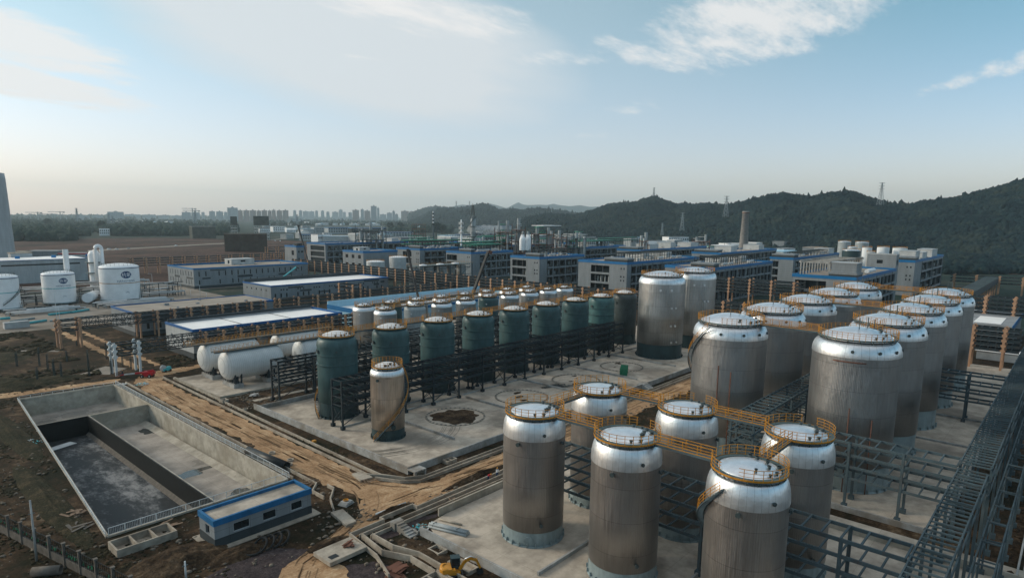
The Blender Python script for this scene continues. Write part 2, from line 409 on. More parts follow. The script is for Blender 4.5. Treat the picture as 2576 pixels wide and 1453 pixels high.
MT['yard'] = conc('pale_yard', (.27, .235, .20), .10, (.15, .12, .09), .7, False)
MT['ferncover'] = earth('low_scrub', [(.3, (.016, .022, .012)), (.5, (.04, .035, .02)), (.7, (.10, .075, .045))], .3, .5)
bf = Mat('basin_dark_floor', .8, 0); pbf = bf.pos(); nb_ = bf.math('ADD', bf.math('MULTIPLY', bf.noise(bf.pos((1, .6, 1)), .10, 5, .6), .5), bf.math('MULTIPLY', bf.noise(bf.pos((1, .5, 1)), .8, 9, .75), .5))
bf.base(bf.ramp(nb_, [(.40, (.012, .014, .016)), (.485, (.040, .044, .048)), (.53, (.10, .105, .11)), (.60, (.24, .24, .24))])); bf.rough(bf.ramp(nb_, [(.40, (.35, .35, .35)), (.55, (.85, .85, .85))])); MT['basin_grey'] = bf.m
rd_ = Mat('dirt_road', .95, 0); sy_ = rd_.n('ShaderNodeSeparateXYZ'); rd_.t.links.new(rd_.pos(), sy_.inputs[0])
va = rd_.noise(rd_.pos((1.0, .16, 1)), 1.0, 8, .72); vb = rd_.noise(rd_.pos((.16, 1.0, 1)), 1.0, 8, .72); vc = rd_.noise(rd_.pos(), .14, 9, .7); vd = rd_.noise(rd_.pos(), 2.4, 6, .75)
fy = rd_.n('ShaderNodeMapRange'); rd_.t.links.new(sy_.outputs[1], fy.inputs[0]); fy.inputs[1].default_value = 82; fy.inputs[2].default_value = 90
st_ = rd_.mix(fy.outputs[0], vb, va); kk = rd_.math('ADD', rd_.math('MULTIPLY', st_, .30), rd_.math('ADD', rd_.math('MULTIPLY', vc, .42), rd_.math('MULTIPLY', vd, .28)))
rd_.base(rd_.ramp(kk, [(.38, (.12, .068, .036)), (.46, (.28, .168, .092)), (.53, (.40, .255, .145)), (.61, (.55, .41, .27))])); rd_.bump(kk, .9, .3); MT['road'] = rd_.m
def foliage(name, a, b, c, sc=.012):
    m = Mat(name, .9, 0); p = m.pos(); n = m.noise(p, sc, 5, .6); n2 = m.noise(p, .16, 4, .75)
    n3 = m.noise(p, .045, 3, .6); k = m.math('ADD', m.math('MULTIPLY', n, .34), m.math('ADD', m.math('MULTIPLY', n2, .33), m.math('MULTIPLY', n3, .33)))
    m.base(m.ramp(k, [(.42, a), (.5, b), (.58, c)])); return m.m
MT['forest'] = foliage('hill_forest', (.002, .010, .015), (.006, .021, .026), (.024, .034, .028))
MT['trees'] = foliage('tree_leaves', (.005, .018, .018), (.011, .030, .024), (.025, .040, .026))
MT['bark'] = plain('bark', (.05, .04, .03), .9)
MT['fence_conc'] = plain('fence_concrete', (.13, .115, .10), .9, 0, .3, 1)
MT['scaffold'] = plain('scaffold_net', (.075, .08, .07), .9, 0, .4, .15)

# ================================================================== tanks
def ring_rail(r, z, gaps=(), h=1.15, th=.045, n=48, posts=30, mid=2):
    """round guard rail; gaps = list of (centre angle, half width)"""
    mb = MB()
    def ok(a): return not any(abs((a-g+PI) % (2*PI)-PI) < w for g, w in gaps)
    segs = []; run = []
    for k in range(n+1):
        a = 2*PI*k/n
        if ok(a): run.append(a)
        else:
            if len(run) > 1: segs.append(run)
            run = []
    if len(run) > 1: segs.append(run)
    for s_ in segs:
        for j in range(mid+1):
            mb.tube([(r*math.cos(a), r*math.sin(a), z+h-j*h/(mid+1)) for a in s_], th if j == 0 else th*.8, 4, caps=False)
    for k in range(posts):
        a = 2*PI*k/posts
        if ok(a): mb.beam((r*math.cos(a), r*math.sin(a), z-.1), (r*math.cos(a), r*math.sin(a), z+h), th*1.6)
    return mb
def nozzle(mb, a, r, z, rad=.3, out=.35):
    ca, sa = math.cos(a), math.sin(a)
    mb.tube([(ca*(r-.1), sa*(r-.1), z), (ca*(r+out), sa*(r+out), z)], rad, 10)
    mb.tube([(ca*(r+out-.08), sa*(r+out-.08), z), (ca*(r+out+.04), sa*(r+out+.04), z)], rad*1.35, 10)
def spiral(r, a0, a1, z0, z1, width=.75):
    """helical stair: treads and stringers, and its guard rail"""
    st = MB(); rl = MB(); n = max(8, int(abs(z1-z0)/.28))
    P = lambda rr, i, dz=0: ((rr)*math.cos(a0+(a1-a0)*i/n), (rr)*math.sin(a0+(a1-a0)*i/n), z0+(z1-z0)*i/n+dz)
    for i in range(n):
        st.beam(P(r+.08, i+.5), P(r+width, i+.5), .26, .05)
    for rr in (r+.06, r+width+.02):
        st.tube([P(rr, i, -.05) for i in range(0, n+1, 2)], .09, 4)
    for dz, t in ((1.1, .045), (.72, .035), (.36, .035)):
        rl.tube([P(r+width, i, dz) for i in range(0, n+1, 2)], t, 4)
    for i in range(0, n+1, 4): rl.beam(P(r+width, i), P(r+width, i, 1.1), .06)
    return st, rl

def make_tank(name, label, r, H, skirt, rs, style, gaps=(), stair=None, hand=0, seed=1, group=None, rail_low=True):
    """r shell radius, H deck height, rs deck radius. style = dict of materials"""
    rnd = random.Random(seed)
    t = thing(name, label, 'storage tank', group=group)
    zs = H-3.2*rs/4.0 if style.get('deep', 1) else H-2.2
    zs = style.get('zs', zs)
    ri = rs*.80                                   # foot of the roof dome
    if skirt > 0:
        m = MB().lathe([(r*.985, 0), (r*.985, skirt)], 64)
        m.lathe([(r*1.03, 0), (r*1.03, .18), (r*.98, .18)], 64)
        for k in range(24):
            a = 2*PI*k/24; m.box(0, 0, 0, 0, 0, 0) if False else m.beam((r*1.0*math.cos(a), r*1.0*math.sin(a), .35), (r*1.05*math.cos(a), r*1.05*math.sin(a), .35), .14, .6)
        nozzle(m, PI*1.18, r*.98, 1.0, .45, .05)
        m.build('skirt', style['skirt'], t)
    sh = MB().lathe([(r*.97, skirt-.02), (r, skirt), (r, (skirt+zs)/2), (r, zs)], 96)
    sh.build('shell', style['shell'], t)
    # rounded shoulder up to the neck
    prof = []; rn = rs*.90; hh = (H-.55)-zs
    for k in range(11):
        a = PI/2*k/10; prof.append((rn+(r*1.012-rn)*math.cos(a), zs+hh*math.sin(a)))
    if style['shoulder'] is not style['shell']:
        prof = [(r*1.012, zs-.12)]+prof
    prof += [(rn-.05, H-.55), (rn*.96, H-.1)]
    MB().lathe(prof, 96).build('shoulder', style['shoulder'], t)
    if style.get('rings'):
        m = MB()
        for z in style['rings']: MB().lathe([(r, z-.1), (r+.22, z-.08), (r+.22, z+.08), (r, z+.1)], 64, smooth=False).build('stiffening_ring', style['ringmat'], t)
    # roof dome
    dr = style.get('domer', ri); dh = style.get('domeh', .95); z0 = H-.05
    rad = (dr*dr+dh*dh)/(2*dh)
    prof = [(dr+.02, H-.35), (dr, z0)]+[(dr*(1-k/10), z0+dh-(rad-math.sqrt(max(0, rad*rad-(dr*(1-k/10))**2)))) for k in range(1, 11)]
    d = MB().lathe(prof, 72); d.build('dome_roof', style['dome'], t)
    # walkway ring
    m = MB().lathe([(dr+.10, H-.18), (rs, H-.18), (rs, H), (dr+.10, H), (dr+.10, H-.18)], 64, smooth=False)
    for k in range(20):
        a = 2*PI*k/20; ca, sa = math.cos(a), math.sin(a)
        m.beam((ca*rs*.99, sa*rs*.99, H-.25), (ca*rn*.97, sa*rn*.97, H-.95), .12)
    m.build('walkway', style.get('deck', MT['deck']), t)
    g = list(gaps)
    rr = ring_rail(rs-.03, H, g, style.get('railh', 1.15), style.get('railt', .036), 60, style.get('posts', 26))
    if style.get('toe', 1): rr.lathe([(rs, H-.14), (rs+.03, H-.14), (rs+.03, H+.06), (rs, H+.06)], 60, smooth=False)
    rr.build('railing', MT['yellow'], t)
    # roof fittings
    m = MB()
    for k in range(style.get('fit', 9)):
        m = MB()
        a = style.get('fita', -2.4)+k*.34+rnd.uniform(-.08, .08); q = dr*rnd.choice((.93, .93, .8, .62)); rf = rnd.uniform(.12, .24)
        zq = z0+dh-(rad-math.sqrt(rad*rad-q*q))
        m.cyl((q*math.cos(a), q*math.sin(a)), rf, zq-.1, zq+.32, 8); m.cyl((q*math.cos(a), q*math.sin(a)), rf*1.4, zq+.22, zq+.32, 8)
        m.build('roof_nozzle', MT['greydark'], t)
    m = MB()
    for a, z, q in style.get('noz', ((PI*1.06, zs-.6, .22), (PI*1.32, zs+.8, .17), (PI*1.30, skirt+1.2, .2), (PI*1.55, zs-.8, .2))):
        rr_ = r+.02 if z < zs else r*.97
        m = MB(); nozzle(m, a, rr_, z, q, .28); m.build('side_nozzle', style.get('nozmat', MT['greydark']), t)
    if style.get('mast'):
        for (x, y, hgt_) in style['mast']: MB().tube([(x, y, H+.2), (x, y, H+hgt_)], .07, 5).build('vent_pipe', MT['greydark'], t)
    if stair:
        a0, a1, za, zb = stair
        s1, s2 = spiral(r+.05, a0, a1, za, zb)
        o = s1.build('stair', MT['steel_blue'], t); s2.build('handrail', MT['yellow'], o)
    return t

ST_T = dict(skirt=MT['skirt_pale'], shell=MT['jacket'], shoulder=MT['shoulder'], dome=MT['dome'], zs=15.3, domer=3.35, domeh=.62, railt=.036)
ST_BIG = dict(skirt=MT['skirt_pale'], shell=MT['jacket_big'], shoulder=MT['shoulder'], dome=MT['dome'], zs=22.9, domer=5.6, domeh=1.45, railt=.04, toe=0, posts=44, fit=8,
              noz=tuple((a, 23.9, .20) for a in (3.3, 3.9, 4.4, 4.85, 5.3, 5.7)), mast=((-1.5, -.5, 3.2), (1.2, -1.2, 3.0), (1.9, -1.0, 3.0), (2.4, -1.9, 2.6)))
ST_D = dict(skirt=MT['skirt_dark'], shell=MT['jacket_grey'], shoulder=MT['shoulder'], dome=MT['dome'], zs=24.4, domer=6.1, domeh=1.25, railt=.04, toe=0, posts=40, fit=6, deck=MT['deck'],
            noz=((3.6, 22.5, .3), (4.05, 22.5, .3), (4.1, 16.8, .28), (4.3, 16.8, .28), (4.1, 11, .28), (4.3, 11, .28), (4.15, 5.6, .28), (4.4, 5.6, .28)), nozmat=MT['shoulder'])
ST_E = dict(skirt=MT['skirt_dark'], shell=MT['green'], shoulder=MT['green'], dome=MT['dome_white'], zs=16.2, domer=3.25, domeh=.8, rings=(14.4, 12.2), ringmat=MT['green'], fit=7, fita=-2.2,
            noz=((2.95, 15.2, .34), (4.1, 15.4, .16), (4.6, 3.2, .4)))
ST_E2 = dict(ST_E, shell=MT['paintgrey'], shoulder=MT['paintgrey'])
ST_E9 = dict(ST_E, shell=MT['greydark'], shoulder=MT['greydark'], rings=())
ST_S = dict(skirt=MT['skirt_dark'], shell=MT['jacket_bright'], shoulder=MT['shoulder'], dome=MT['dome_white'], zs=13.4, domer=2.5, domeh=.7, fit=9, noz=((3.5, 12.6, .22), (4.35, 2.9, .38)), nozmat=MT['skirt_dark'])
ST_F = dict(skirt=MT['skirt_dark'], shell=MT['jacket_grey'], shoulder=MT['shoulder'], dome=MT['dome'], zs=13.2, domer=2.2, domeh=.6, fit=6, posts=18, noz=((3.7, 12.2, .2), (4.2, 3, .3)), nozmat=MT['shoulder'])

def ang(p, q): return math.atan2(q[1]-p[1], q[0]-p[0])
# --- six foreground tanks in a 2 x 3 grid
TX, TY = (66.9, 83.0), (55.2, 40.2, 24.8)
G_T = 'six ribbed silver tanks joined by yellow-railed catwalks in the foreground'
t = make_tank('storage_tank', 'leftmost of the six foreground ribbed silver tanks, its pale grey skirt fully in view', 4.35, 18.4, 2.1, 4.12, ST_T, [(0.03, .14), (-PI/2, .14)], group=G_T, seed=3)
t.location = (TX[0], TY[0], .1)
dup(t, (TX[0], TY[1], .1), 0, 'ribbed silver tank at bottom centre, right of the leftmost foreground one')
dup(t, (TX[1], TY[0], .1), 0, 'ribbed silver tank behind the leftmost foreground tank, nearest the dirt road crossing')
dup(t, (TX[1], TY[1], .1), 0, 'ribbed silver tank in the middle of the rear row of the foreground six')
t3 = make_tank('storage_tank', 'nearest ribbed silver tank, with a yellow-railed curved stair climbing to its deck', 4.35, 18.4, 2.1, 4.0, dict(ST_T, domer=3.3), [(PI/2, .14), (2.95, .2)], (-.6, 3.0, 0, 17.2), group=G_T, seed=8)
t3.location = (TX[0], TY[2], .1); t3.rotation_euler = (0, 0, 0)
dup(t, (TX[1], TY[2], .1), 0, 'ribbed silver tank at the right end of the rear row of the foreground six')

def catwalk(name, label, p, q, z, w=.9, group=None, rail=MT['yellow'], step=1.6, h=1.15):
    p = Vector((p[0], p[1], z)); q = Vector((q[0], q[1], z)); d = (q-p); L = d.length; d.normalize(); s_ = Vector((-d.y, d.x, 0))
    t = thing(name, label, 'catwalk', group=group)
    MB().beam(p, q, w, .16).beam(p+s_*w/2-Vector((0, 0, .12)), q+s_*w/2-Vector((0, 0, .12)), .1, .3).beam(p-s_*w/2-Vector((0, 0, .12)), q-s_*w/2-Vector((0, 0, .12)), .1, .3).build('deck', MT['steel_blue'], t)
    for sg in (-1, 1):
        m = MB(); o = s_*(w/2)*sg
        for k in range(3): m.beam(p+o+Vector((0, 0, h-k*h/3)), q+o+Vector((0, 0, h-k*h/3)), .065 if k == 0 else .05)
        m.beam(p+o+Vector((0, 0, .05)), q+o+Vector((0, 0, .05)), .05, .14)
        n = max(1, int(L/step))
        for k in range(n+1): m.beam(p+d*L*k/n+o, p+d*L*k/n+o+Vector((0, 0, h)), .07)
        m.build('railing', rail, t)
    return t
GC = 'catwalks between the foreground tanks'
zc = 18.4
ov = 4.0
catwalk('catwalk', 'yellow-railed catwalk from the leftmost foreground tank to the bottom-centre tank', (TX[0], TY[0]-ov), (TX[0], TY[1]+ov), zc, group=GC)
catwalk('catwalk', 'yellow-railed catwalk from the bottom-centre tank to the nearest tank', (TX[0], TY[1]-ov), (TX[0], TY[2]+ov), zc, group=GC)
catwalk('catwalk', 'yellow-railed catwalk joining the left and middle tanks of the rear foreground row', (TX[1], TY[0]-ov), (TX[1], TY[1]+ov), zc, group=GC)
catwalk('catwalk', 'long yellow-railed catwalk joining the middle and right tanks of the rear foreground row', (TX[1], TY[1]-ov), (TX[1], TY[2]+ov), zc, group=GC)
catwalk('catwalk', 'short yellow-railed catwalk linking the leftmost foreground tank to the one behind it', (TX[0]+ov, TY[0]), (TX[1]-ov, TY[0]), zc, group=GC)
catwalk('catwalk', 'short yellow-railed catwalk linking the nearest tank to the one behind it', (TX[0]+ov, TY[2]), (TX[1]-ov, TY[2]), zc, group=GC)

# --- ten big tanks
BX = (120.3, 142.6, 165.2, 187.6, 210.5); BY, CYY = 50.2, 27.8
G_B = 'ten large silver tanks in two rows at the right'
tb = make_tank('storage_tank', 'large silver tank with a curved yellow-railed stair, front of the left row', 6.85, 25.7, 4.2, 6.15, ST_BIG, [(0, .10), (-PI/2, .10), (3.05, .12)], (-.4, 3.02, 0, 25.2), group=G_B, seed=5)
tb.location = (BX[0], BY, .1)
tc_ = make_tank('storage_tank', 'large silver tank, front of the right row, copper-red pipes up its side', 6.85, 25.7, 4.2, 6.15, ST_BIG, [(0, .10), (PI/2, .10)], group=G_B, seed=6)
tc_.location = (BX[0], CYY, .1)
for i in range(1, 5):
    dup(tc_, (BX[i], BY, .1), 0, '%s large silver tank from the front in the left row of big tanks' % ordn(i))
    dup(tc_, (BX[i], CYY, .1), 0, '%s large silver tank from the front in the right row of big tanks' % ordn(i))
for a, z0, z1, base in ((3.35, 0, 14.5, tc_), (3.85, 0, 12.8, tc_), (3.3, 0, 18.0, tb), (3.62, 0, 17.0, tb)):
    MB().tube([(7.1*math.cos(a), 7.1*math.sin(a), z0), (7.1*math.cos(a), 7.1*math.sin(a), z1)], .09, 6).build('riser_pipe', MT['rust'], base)
for i in range(5):
    if i in (0, 2, 4):
        catwalk('catwalk', ['front', 'middle', '', 'rear'][{0: 0, 2: 1, 4: 3}[i]]+' yellow-railed catwalk crossing between the two rows of big tanks', (BX[i], BY-6), (BX[i], CYY+6), 25.7, 1.2, group='catwalks between the rows of big tanks')
    if i < 4:
        catwalk('catwalk', '%s short catwalk from the front along the left row of big tanks' % ordn(i), (BX[i]+6.1, BY), (BX[i+1]-6.1, BY), 25.7, 1.2, group='catwalks along the left row of big tanks')
        catwalk('catwalk', '%s short catwalk from the front along the right row of big tanks' % ordn(i), (BX[i]+6.1, CYY), (BX[i+1]-6.1, CYY), 25.7, 1.2, group='catwalks along the right row of big tanks')
m = MB()
# bent copper pipe hung round three of the right-row tanks
for i in range(5):
    m = MB().tube(arc(7.15, 22.3, -.7+.0, .25, 10)+[], .11, 5).tube(arc(7.15, 22.3, 2.9, 3.6, 8), .11, 5)
    o = m.build('spray_pipe', MT['rust'], None)
    tag(o, 'thin copper-red spray pipe bent round the %s tank of the right row of big tanks' % ordn(i), 'pipe', 'spray pipes round the right row of big tanks'); o.location = (BX[i], CYY, 0)

# --- two tall silver tanks
td = make_tank('storage_tank', 'tall plain silver tank on a dark green skirt, in front of its twin', 7.45, 27.0, 4.6, 6.8, ST_D, [(0, .12)], group='pair of tall silver tanks', seed=11)
td.location = (190.3, 103.5, .1)
dup(td, (214.6, 103.9, .1), 0, 'tall plain silver tank standing directly behind and right of its twin')
catwalk('catwalk', 'short yellow-railed catwalk joining the pair of tall silver tanks', (196.9, 103.6), (208, 103.8), 27.0, 1.2)

# --- long row of green tanks
EX = [79.7, 94.7, 109.8, 124.9, 140.0, 155.1, 170.3, 185.6, 200.6]; EY = 123.9
G_E = 'long row of dark green tanks'
te = make_tank('storage_tank', 'dark green tank at the near left end of the long green row', 4.45, 18.6, 3.6, 3.95, ST_E, [(0, .13)], (3.15, -.9, 0, 17.5), group=G_E, seed=13)
te.location = (EX[0], EY, .1)
te2 = make_tank('storage_tank', 'second tank of the long green row, behind the slim copper-silver tank', 4.45, 18.6, 3.6, 3.95, ST_E, [(0, .13), (PI, .13)], group=G_E, seed=14)
te2.location = (EX[1], EY, .1)
te8 = make_tank('storage_tank', 'paler teal tank, eighth from the left in the long green row', 4.45, 18.6, 3.6, 3.95, dict(ST_E, shell=MT['green_pale'], shoulder=MT['green_pale']), [(0, .13), (PI, .13)], group=G_E, seed=19)
te8.location = (EX[7], EY, .1)
for i in range(2, 7): dup(te2, (EX[i], EY, .1), 0, '%s tank from the left in the long green row' % ordn(i))
te9 = make_tank('storage_tank', 'darkest, ring-less tank at the far end of the long green row', 4.45, 18.6, 3.6, 3.7, ST_E9, [(PI, .13)], group=G_E, seed=15)
te9.location = (EX[8], EY, .1)
for i in range(8): catwalk('catwalk', 'yellow-railed catwalk between the %s and %s tanks of the long green row' % (ordn(i), ordn(i+1)), (EX[i]+3.9, EY+1.2), (EX[i+1]-3.9, EY+1.2), 18.6, .9, group='catwalks along the long green row')
# --- slim tank in front
ts = make_tank('storage_tank', 'slim copper-tinted silver tank with a yellow-railed stair winding down its right side', 3.42, 15.0, 2.2, 3.1, ST_S, (), (3.3, 6.6, 0, 14.2), seed=17)
ts.location = (78.2, 103.7, .1)
# --- back rows of small tanks
G_F = 'small tanks of the front back row'; G_G = 'small tanks of the rear back row'
tf = make_tank('storage_tank', 'silver small tank, first from the left in the nearer of the two back rows', 3.75, 15.0, 2.2, 3.1, ST_F, [(0, .15)], group=G_F, seed=21)
tf.location = (128.6, 170.9, .1)
tfg = make_tank('storage_tank', 'pale grey painted small tank, second from the left in the nearer back row', 3.75, 15.0, 2.2, 3.1, dict(ST_F, shell=MT['paintgrey'], shoulder=MT['paintgrey']), [(0, .15), (PI, .15)], group=G_F, seed=22)
tfg.location = (141.2, 170.9, .1)
tfn = make_tank('storage_tank', 'dark green small tank, fifth in the nearer back row', 3.75, 15.0, 2.2, 3.1, dict(ST_F, shell=MT['green'], shoulder=MT['green'], rings=(11, 9.5), ringmat=MT['green']), [(0, .15), (PI, .15)], group=G_F, seed=23)
tfn.location = (177.9, 170.9, .1)
FX = [128.6, 141.2, 153.6, 165.7, 177.9, 190.2, 202.6, 214.9, 226.6]
for i in (2, 3, 5, 6, 7, 8): dup(tf, (FX[i], 170.9, .1), 0, 'silver small tank, %s from the left in the nearer of the two back rows' % ordn(i))
GX = [128.3, 139.9, 152.0, 164.1, 176.5, 189.0, 201.6, 214.4]; GY = 182.4
for i, x in enumerate(GX):
    if i in (1, 4): dup(tfn, (x, GY, .1), 0, 'dark green small tank, %s from the left in the farther back row' % ordn(i), G_G)
    else: dup(tf, (x, GY, .1), 0, 'silver small tank, %s from the left in the farther back row' % ordn(i), G_G)
for i in range(8): catwalk('catwalk', '%s yellow-railed catwalk from the left along the nearer back row' % ordn(i), (FX[i]+3.1, 171.2), (FX[i+1]-3.1, 171.2), 15.0, .9, group='catwalks along the nearer back row')
for i in range(7): catwalk('catwalk', '%s yellow-railed catwalk from the left along the farther back row' % ordn(i), (GX[i]+3.1, GY), (GX[i+1]-3.1, GY), 15.0, .9, group='catwalks along the farther back row')

# --- four white bullet tanks
def bullet(label, x0, x1, y, rad, zc_, sup, group):
    t = thing('bullet_tank', label, 'storage tank', (0, 0, 0), 0, group)
    prof = []; L = x1-x0; e = rad*.55
    for k in range(9):
        a = PI/2*k/8; prof.append((x0+e-e*math.cos(a), rad*math.sin(a)))
    prof += [(x1-e+e*math.sin(PI/2*k/8), rad*math.cos(PI/2*k/8)) for k in range(9)]
    m = MB(); n = 40
    for (px, pr_) in prof:
        for k in range(n):
            a = 2*PI*k/n; m.v.append((px, y+pr_*math.cos(a), zc_+pr_*math.sin(a)))
    for i in range(len(prof)-1):
        for k in range(n): m.f.append((i*n+k, (i+1)*n+k, (i+1)*n+(k+1) % n, i*n+(k+1) % n)); m.sm.append(True)
    m.build('shell', MT['bullet'], t)
    for sx in sup:
        MB().box(sx-1.3, sx+1.3, y-3.4, y+3.4, 0, 1.25).build('saddle', MT['conc_wall'], t)
        m = MB()
        for yy in (-2.5, -1.3, 0, 1.3, 2.5): m.box(sx-.9, sx-.72, y+yy-.2, y+yy+.2, 1.25, zc_-math.sqrt(max(0, rad*rad-yy*yy))+.35)
        for yy in (-2.9,):
            for dx_ in (-.9, .75): m.box(sx+dx_, sx+dx_+.3, y+yy-.45, y+yy, 1.25, 4.0)
        m.box(sx-.25, sx+.25, y-2.9, y+2.9, 1.25, zc_-rad*.72)
        m.build('support_frame', MT['steel'], t)
    return t
mm = Mat('banded_white', .45, 0); sp_ = mm.n('ShaderNodeSeparateXYZ'); mm.t.links.new(mm.pos(), sp_.inputs[0])
ln = mm.math('LESS_THAN', mm.math('FRACT', mm.math('DIVIDE', sp_.outputs[0], .5)), .10)
mm.base(mm.mix(ln, mm.ramp(mm.noise(mm.pos(), .5, 5), [(.3, (.50, .51, .50)), (.7, (.62, .62, .61))]), (.36, .37, .37))); MT['bullet'] = mm.m
bullet('nearest white horizontal tank, in front on concrete saddles', 71.2, 88.2, 165.4, 4.0, 5.9, (74.3, 83.5), 'four white horizontal tanks')
bullet('white horizontal tank behind the nearest one, left pair, under the longer walkway', 71.2, 88.2, 178.4, 4.0, 5.9, (74.3, 83.5), 'four white horizontal tanks')
bullet('white horizontal tank at the front right, half hidden by the dark truss rack', 92.5, 109.5, 165.4, 4.0, 5.9, (95.5, 105.0), 'four white horizontal tanks')
bullet('white horizontal tank at the back right, farthest of the four', 92.5, 109.5, 178.4, 4.0, 5.9, (95.5, 105.0), 'four white horizontal tanks')
catwalk('catwalk', 'dark walkway with a low yellow rail on top of the two nearer white horizontal tanks', (69.0, 164.2), (112, 164.2), 10.1, 1.8, step=1.2)
catwalk('catwalk', 'dark walkway with a yellow rail on top of the two farther white horizontal tanks', (67.5, 177.4), (112, 177.4), 10.1, 2.0, step=1.2)

# ================================================================== pipe racks
def rack(name, label, axis, a0, a1, c0, c1, levels, posts, mat, zbot=0.0, rung=2.1, pw=.32, bh=.38, brace=True, foot=True, group=None, postmat=None, rw=.16, orange=False, arm=0.0, cat='pipe rack', brmat=None, lowrung=0):
    t = thing(name, label, cat, group=group)
    XY = (lambda a, c, z: (a, c, z)) if axis == 'x' else (lambda a, c, z: (c, a, z))
    top = max(levels)
    def col():
        m = MB()
        if orange:
            m.box(-pw/2, pw/2, -pw/2, pw/2, 0, top+.35)
            for z in levels:
                e = pw/2+.38
                pr = [(-pw/2, z-.95), (-e, z-.5), (-e, z-.12), (-pw/2, z+.02), (pw/2, z+.02), (e, z-.12), (e, z-.5), (pw/2, z-.95)]
                n = len(m.v); w = pw/2+.012
                if axis == 'x': vs = [(u, -w, zz_) for u, zz_ in pr]+[(u, w, zz_) for u, zz_ in pr]
                else: vs = [(w, u, zz_) for u, zz_ in pr]+[(-w, u, zz_) for u, zz_ in pr]
                m.v += vs; k = len(pr)
                m.f.append(tuple(n+i for i in range(k))); m.f.append(tuple(n+k+i for i in reversed(range(k)))); m.sm += [False, False]
                for i in range(k):
                    j = (i+1) % k; m.f.append((n+i, n+k+i, n+k+j, n+j)); m.sm.append(False)
        else:
            m.box(-pw/2, pw/2, -pw/2, pw/2, .0, top)
            if foot: m.box(-pw/2-.22, pw/2+.22, -pw/2-.22, pw/2+.22, 0, .75)
        return m
    base = None
    for a in posts:
        for c in (c0, c1):
            x, y, z = XY(a, c, zbot)
            if base is None: base = col().build('post', postmat or mat, t, (x, y, z))
            else: copypart(base, t, (x, y, z))
    off = (pw/2+bh*.3+.03) if orange else (pw/2+.1)
    for z in levels:
        m = MB()
        lo, hi = min(c0, c1), max(c0, c1)
        for c, sg in ((lo, -1), (hi, 1)):
            cc = c+sg*off*(0 if not orange else 0)
            m.beam(XY(a0, cc, zbot+z-bh/2), XY(a1, cc, zbot+z-bh/2), rw*.9, bh)
        n = max(1, int(abs(a1-a0)/(lowrung if lowrung and z != top else rung)))
        for k in range(n+1):
            a = a0+(a1-a0)*k/n
            m.beam(XY(a, lo-arm, zbot+z-.09+.013), XY(a, hi+arm, zbot+z-.09+.013), rw, .2)
        m.build('tier', mat, t)
    if brace:
        ps = sorted(posts)
        for i in range(0, len(ps)-1, 3):
            for c in (c0, c1):
                m = MB()
                m.beam(XY(ps[i], c, zbot+1.0), XY(ps[i+1], c, zbot+min(levels)-.5), .14); m.beam(XY(ps[i+1], c, zbot+1.0), XY(ps[i], c, zbot+min(levels)-.5), .14)
                m.beam(XY(ps[i], c, zbot+min(levels)), XY(ps[i+1], c, zbot+top-.4), .12); m.build('cross_brace', brmat or mat, t)
        for p_ in ps: m = MB(); m.beam(XY(p_, c0, zbot+1.2), XY(p_, c1, zbot+min(levels)-.4), .12); m.beam(XY(p_, c1, zbot+1.2), XY(p_, c0, zbot+min(levels)-.4), .12); m.build('end_brace', brmat or mat, t)
    return t
def fr(a, b, s):
    n = max(1, round((b-a)/s)); return [a+(b-a)*i/n for i in range(n+1)]
DK = MT['steel']
rack('pipe_rack', 'long black steel pipe rack running past the front of the green tanks', 'x', 73.9, 184, 113.7, 117.4, (10.6, 8.8, 7.0, 5.2), fr(73.9, 184, 8.45), DK, .05, 1.9, .36, .62, rw=.2)
rack('pipe_rack', 'black steel pipe rack left of the first green tank, crossed braces at its end', 'x', 75.0, 112, 142.2, 145.6, (10.3, 8.6, 6.9, 5.2), fr(75, 112, 8.3), DK, 0, 1.9, .36, .55, rw=.18)
rack('pipe_rack', 'black steel pipe rack running behind the long green row', 'x', 82, 212, 132.5, 137.5, (11.0, 9.2, 7.4, 5.6), fr(82, 212, 8.7), DK, 0, brace=False)
rack('pipe_rack', 'black steel pipe rack right in front of the back rows of small tanks', 'x', 112, 212, 150, 155, (10.4, 8.6, 6.8, 5.0), fr(112, 212, 8.7), DK, 0, brace=False)
for i, x in enumerate((117.3, 147.5, 178)):
    rack('pipe_rack', 'short black cross rack between green tanks, %s from the left' % ordn(i), 'y', 117.5, 132.4, x-1.7, x+1.7, (9.7, 7.9, 6.1), (118.4, 131.4), DK, 0, brace=False, group='short cross racks between the green tanks')
for i, x in enumerate((118.5, 160, 196)):
    rack('pipe_rack', 'black cross rack between the racks behind the green row, %s from the left' % ordn(i), 'y', 138, 167, x-1.7, x+1.7, (9.7, 7.9, 6.1), (140, 148, 158), DK, 0, brace=False, group='cross racks behind the green row')

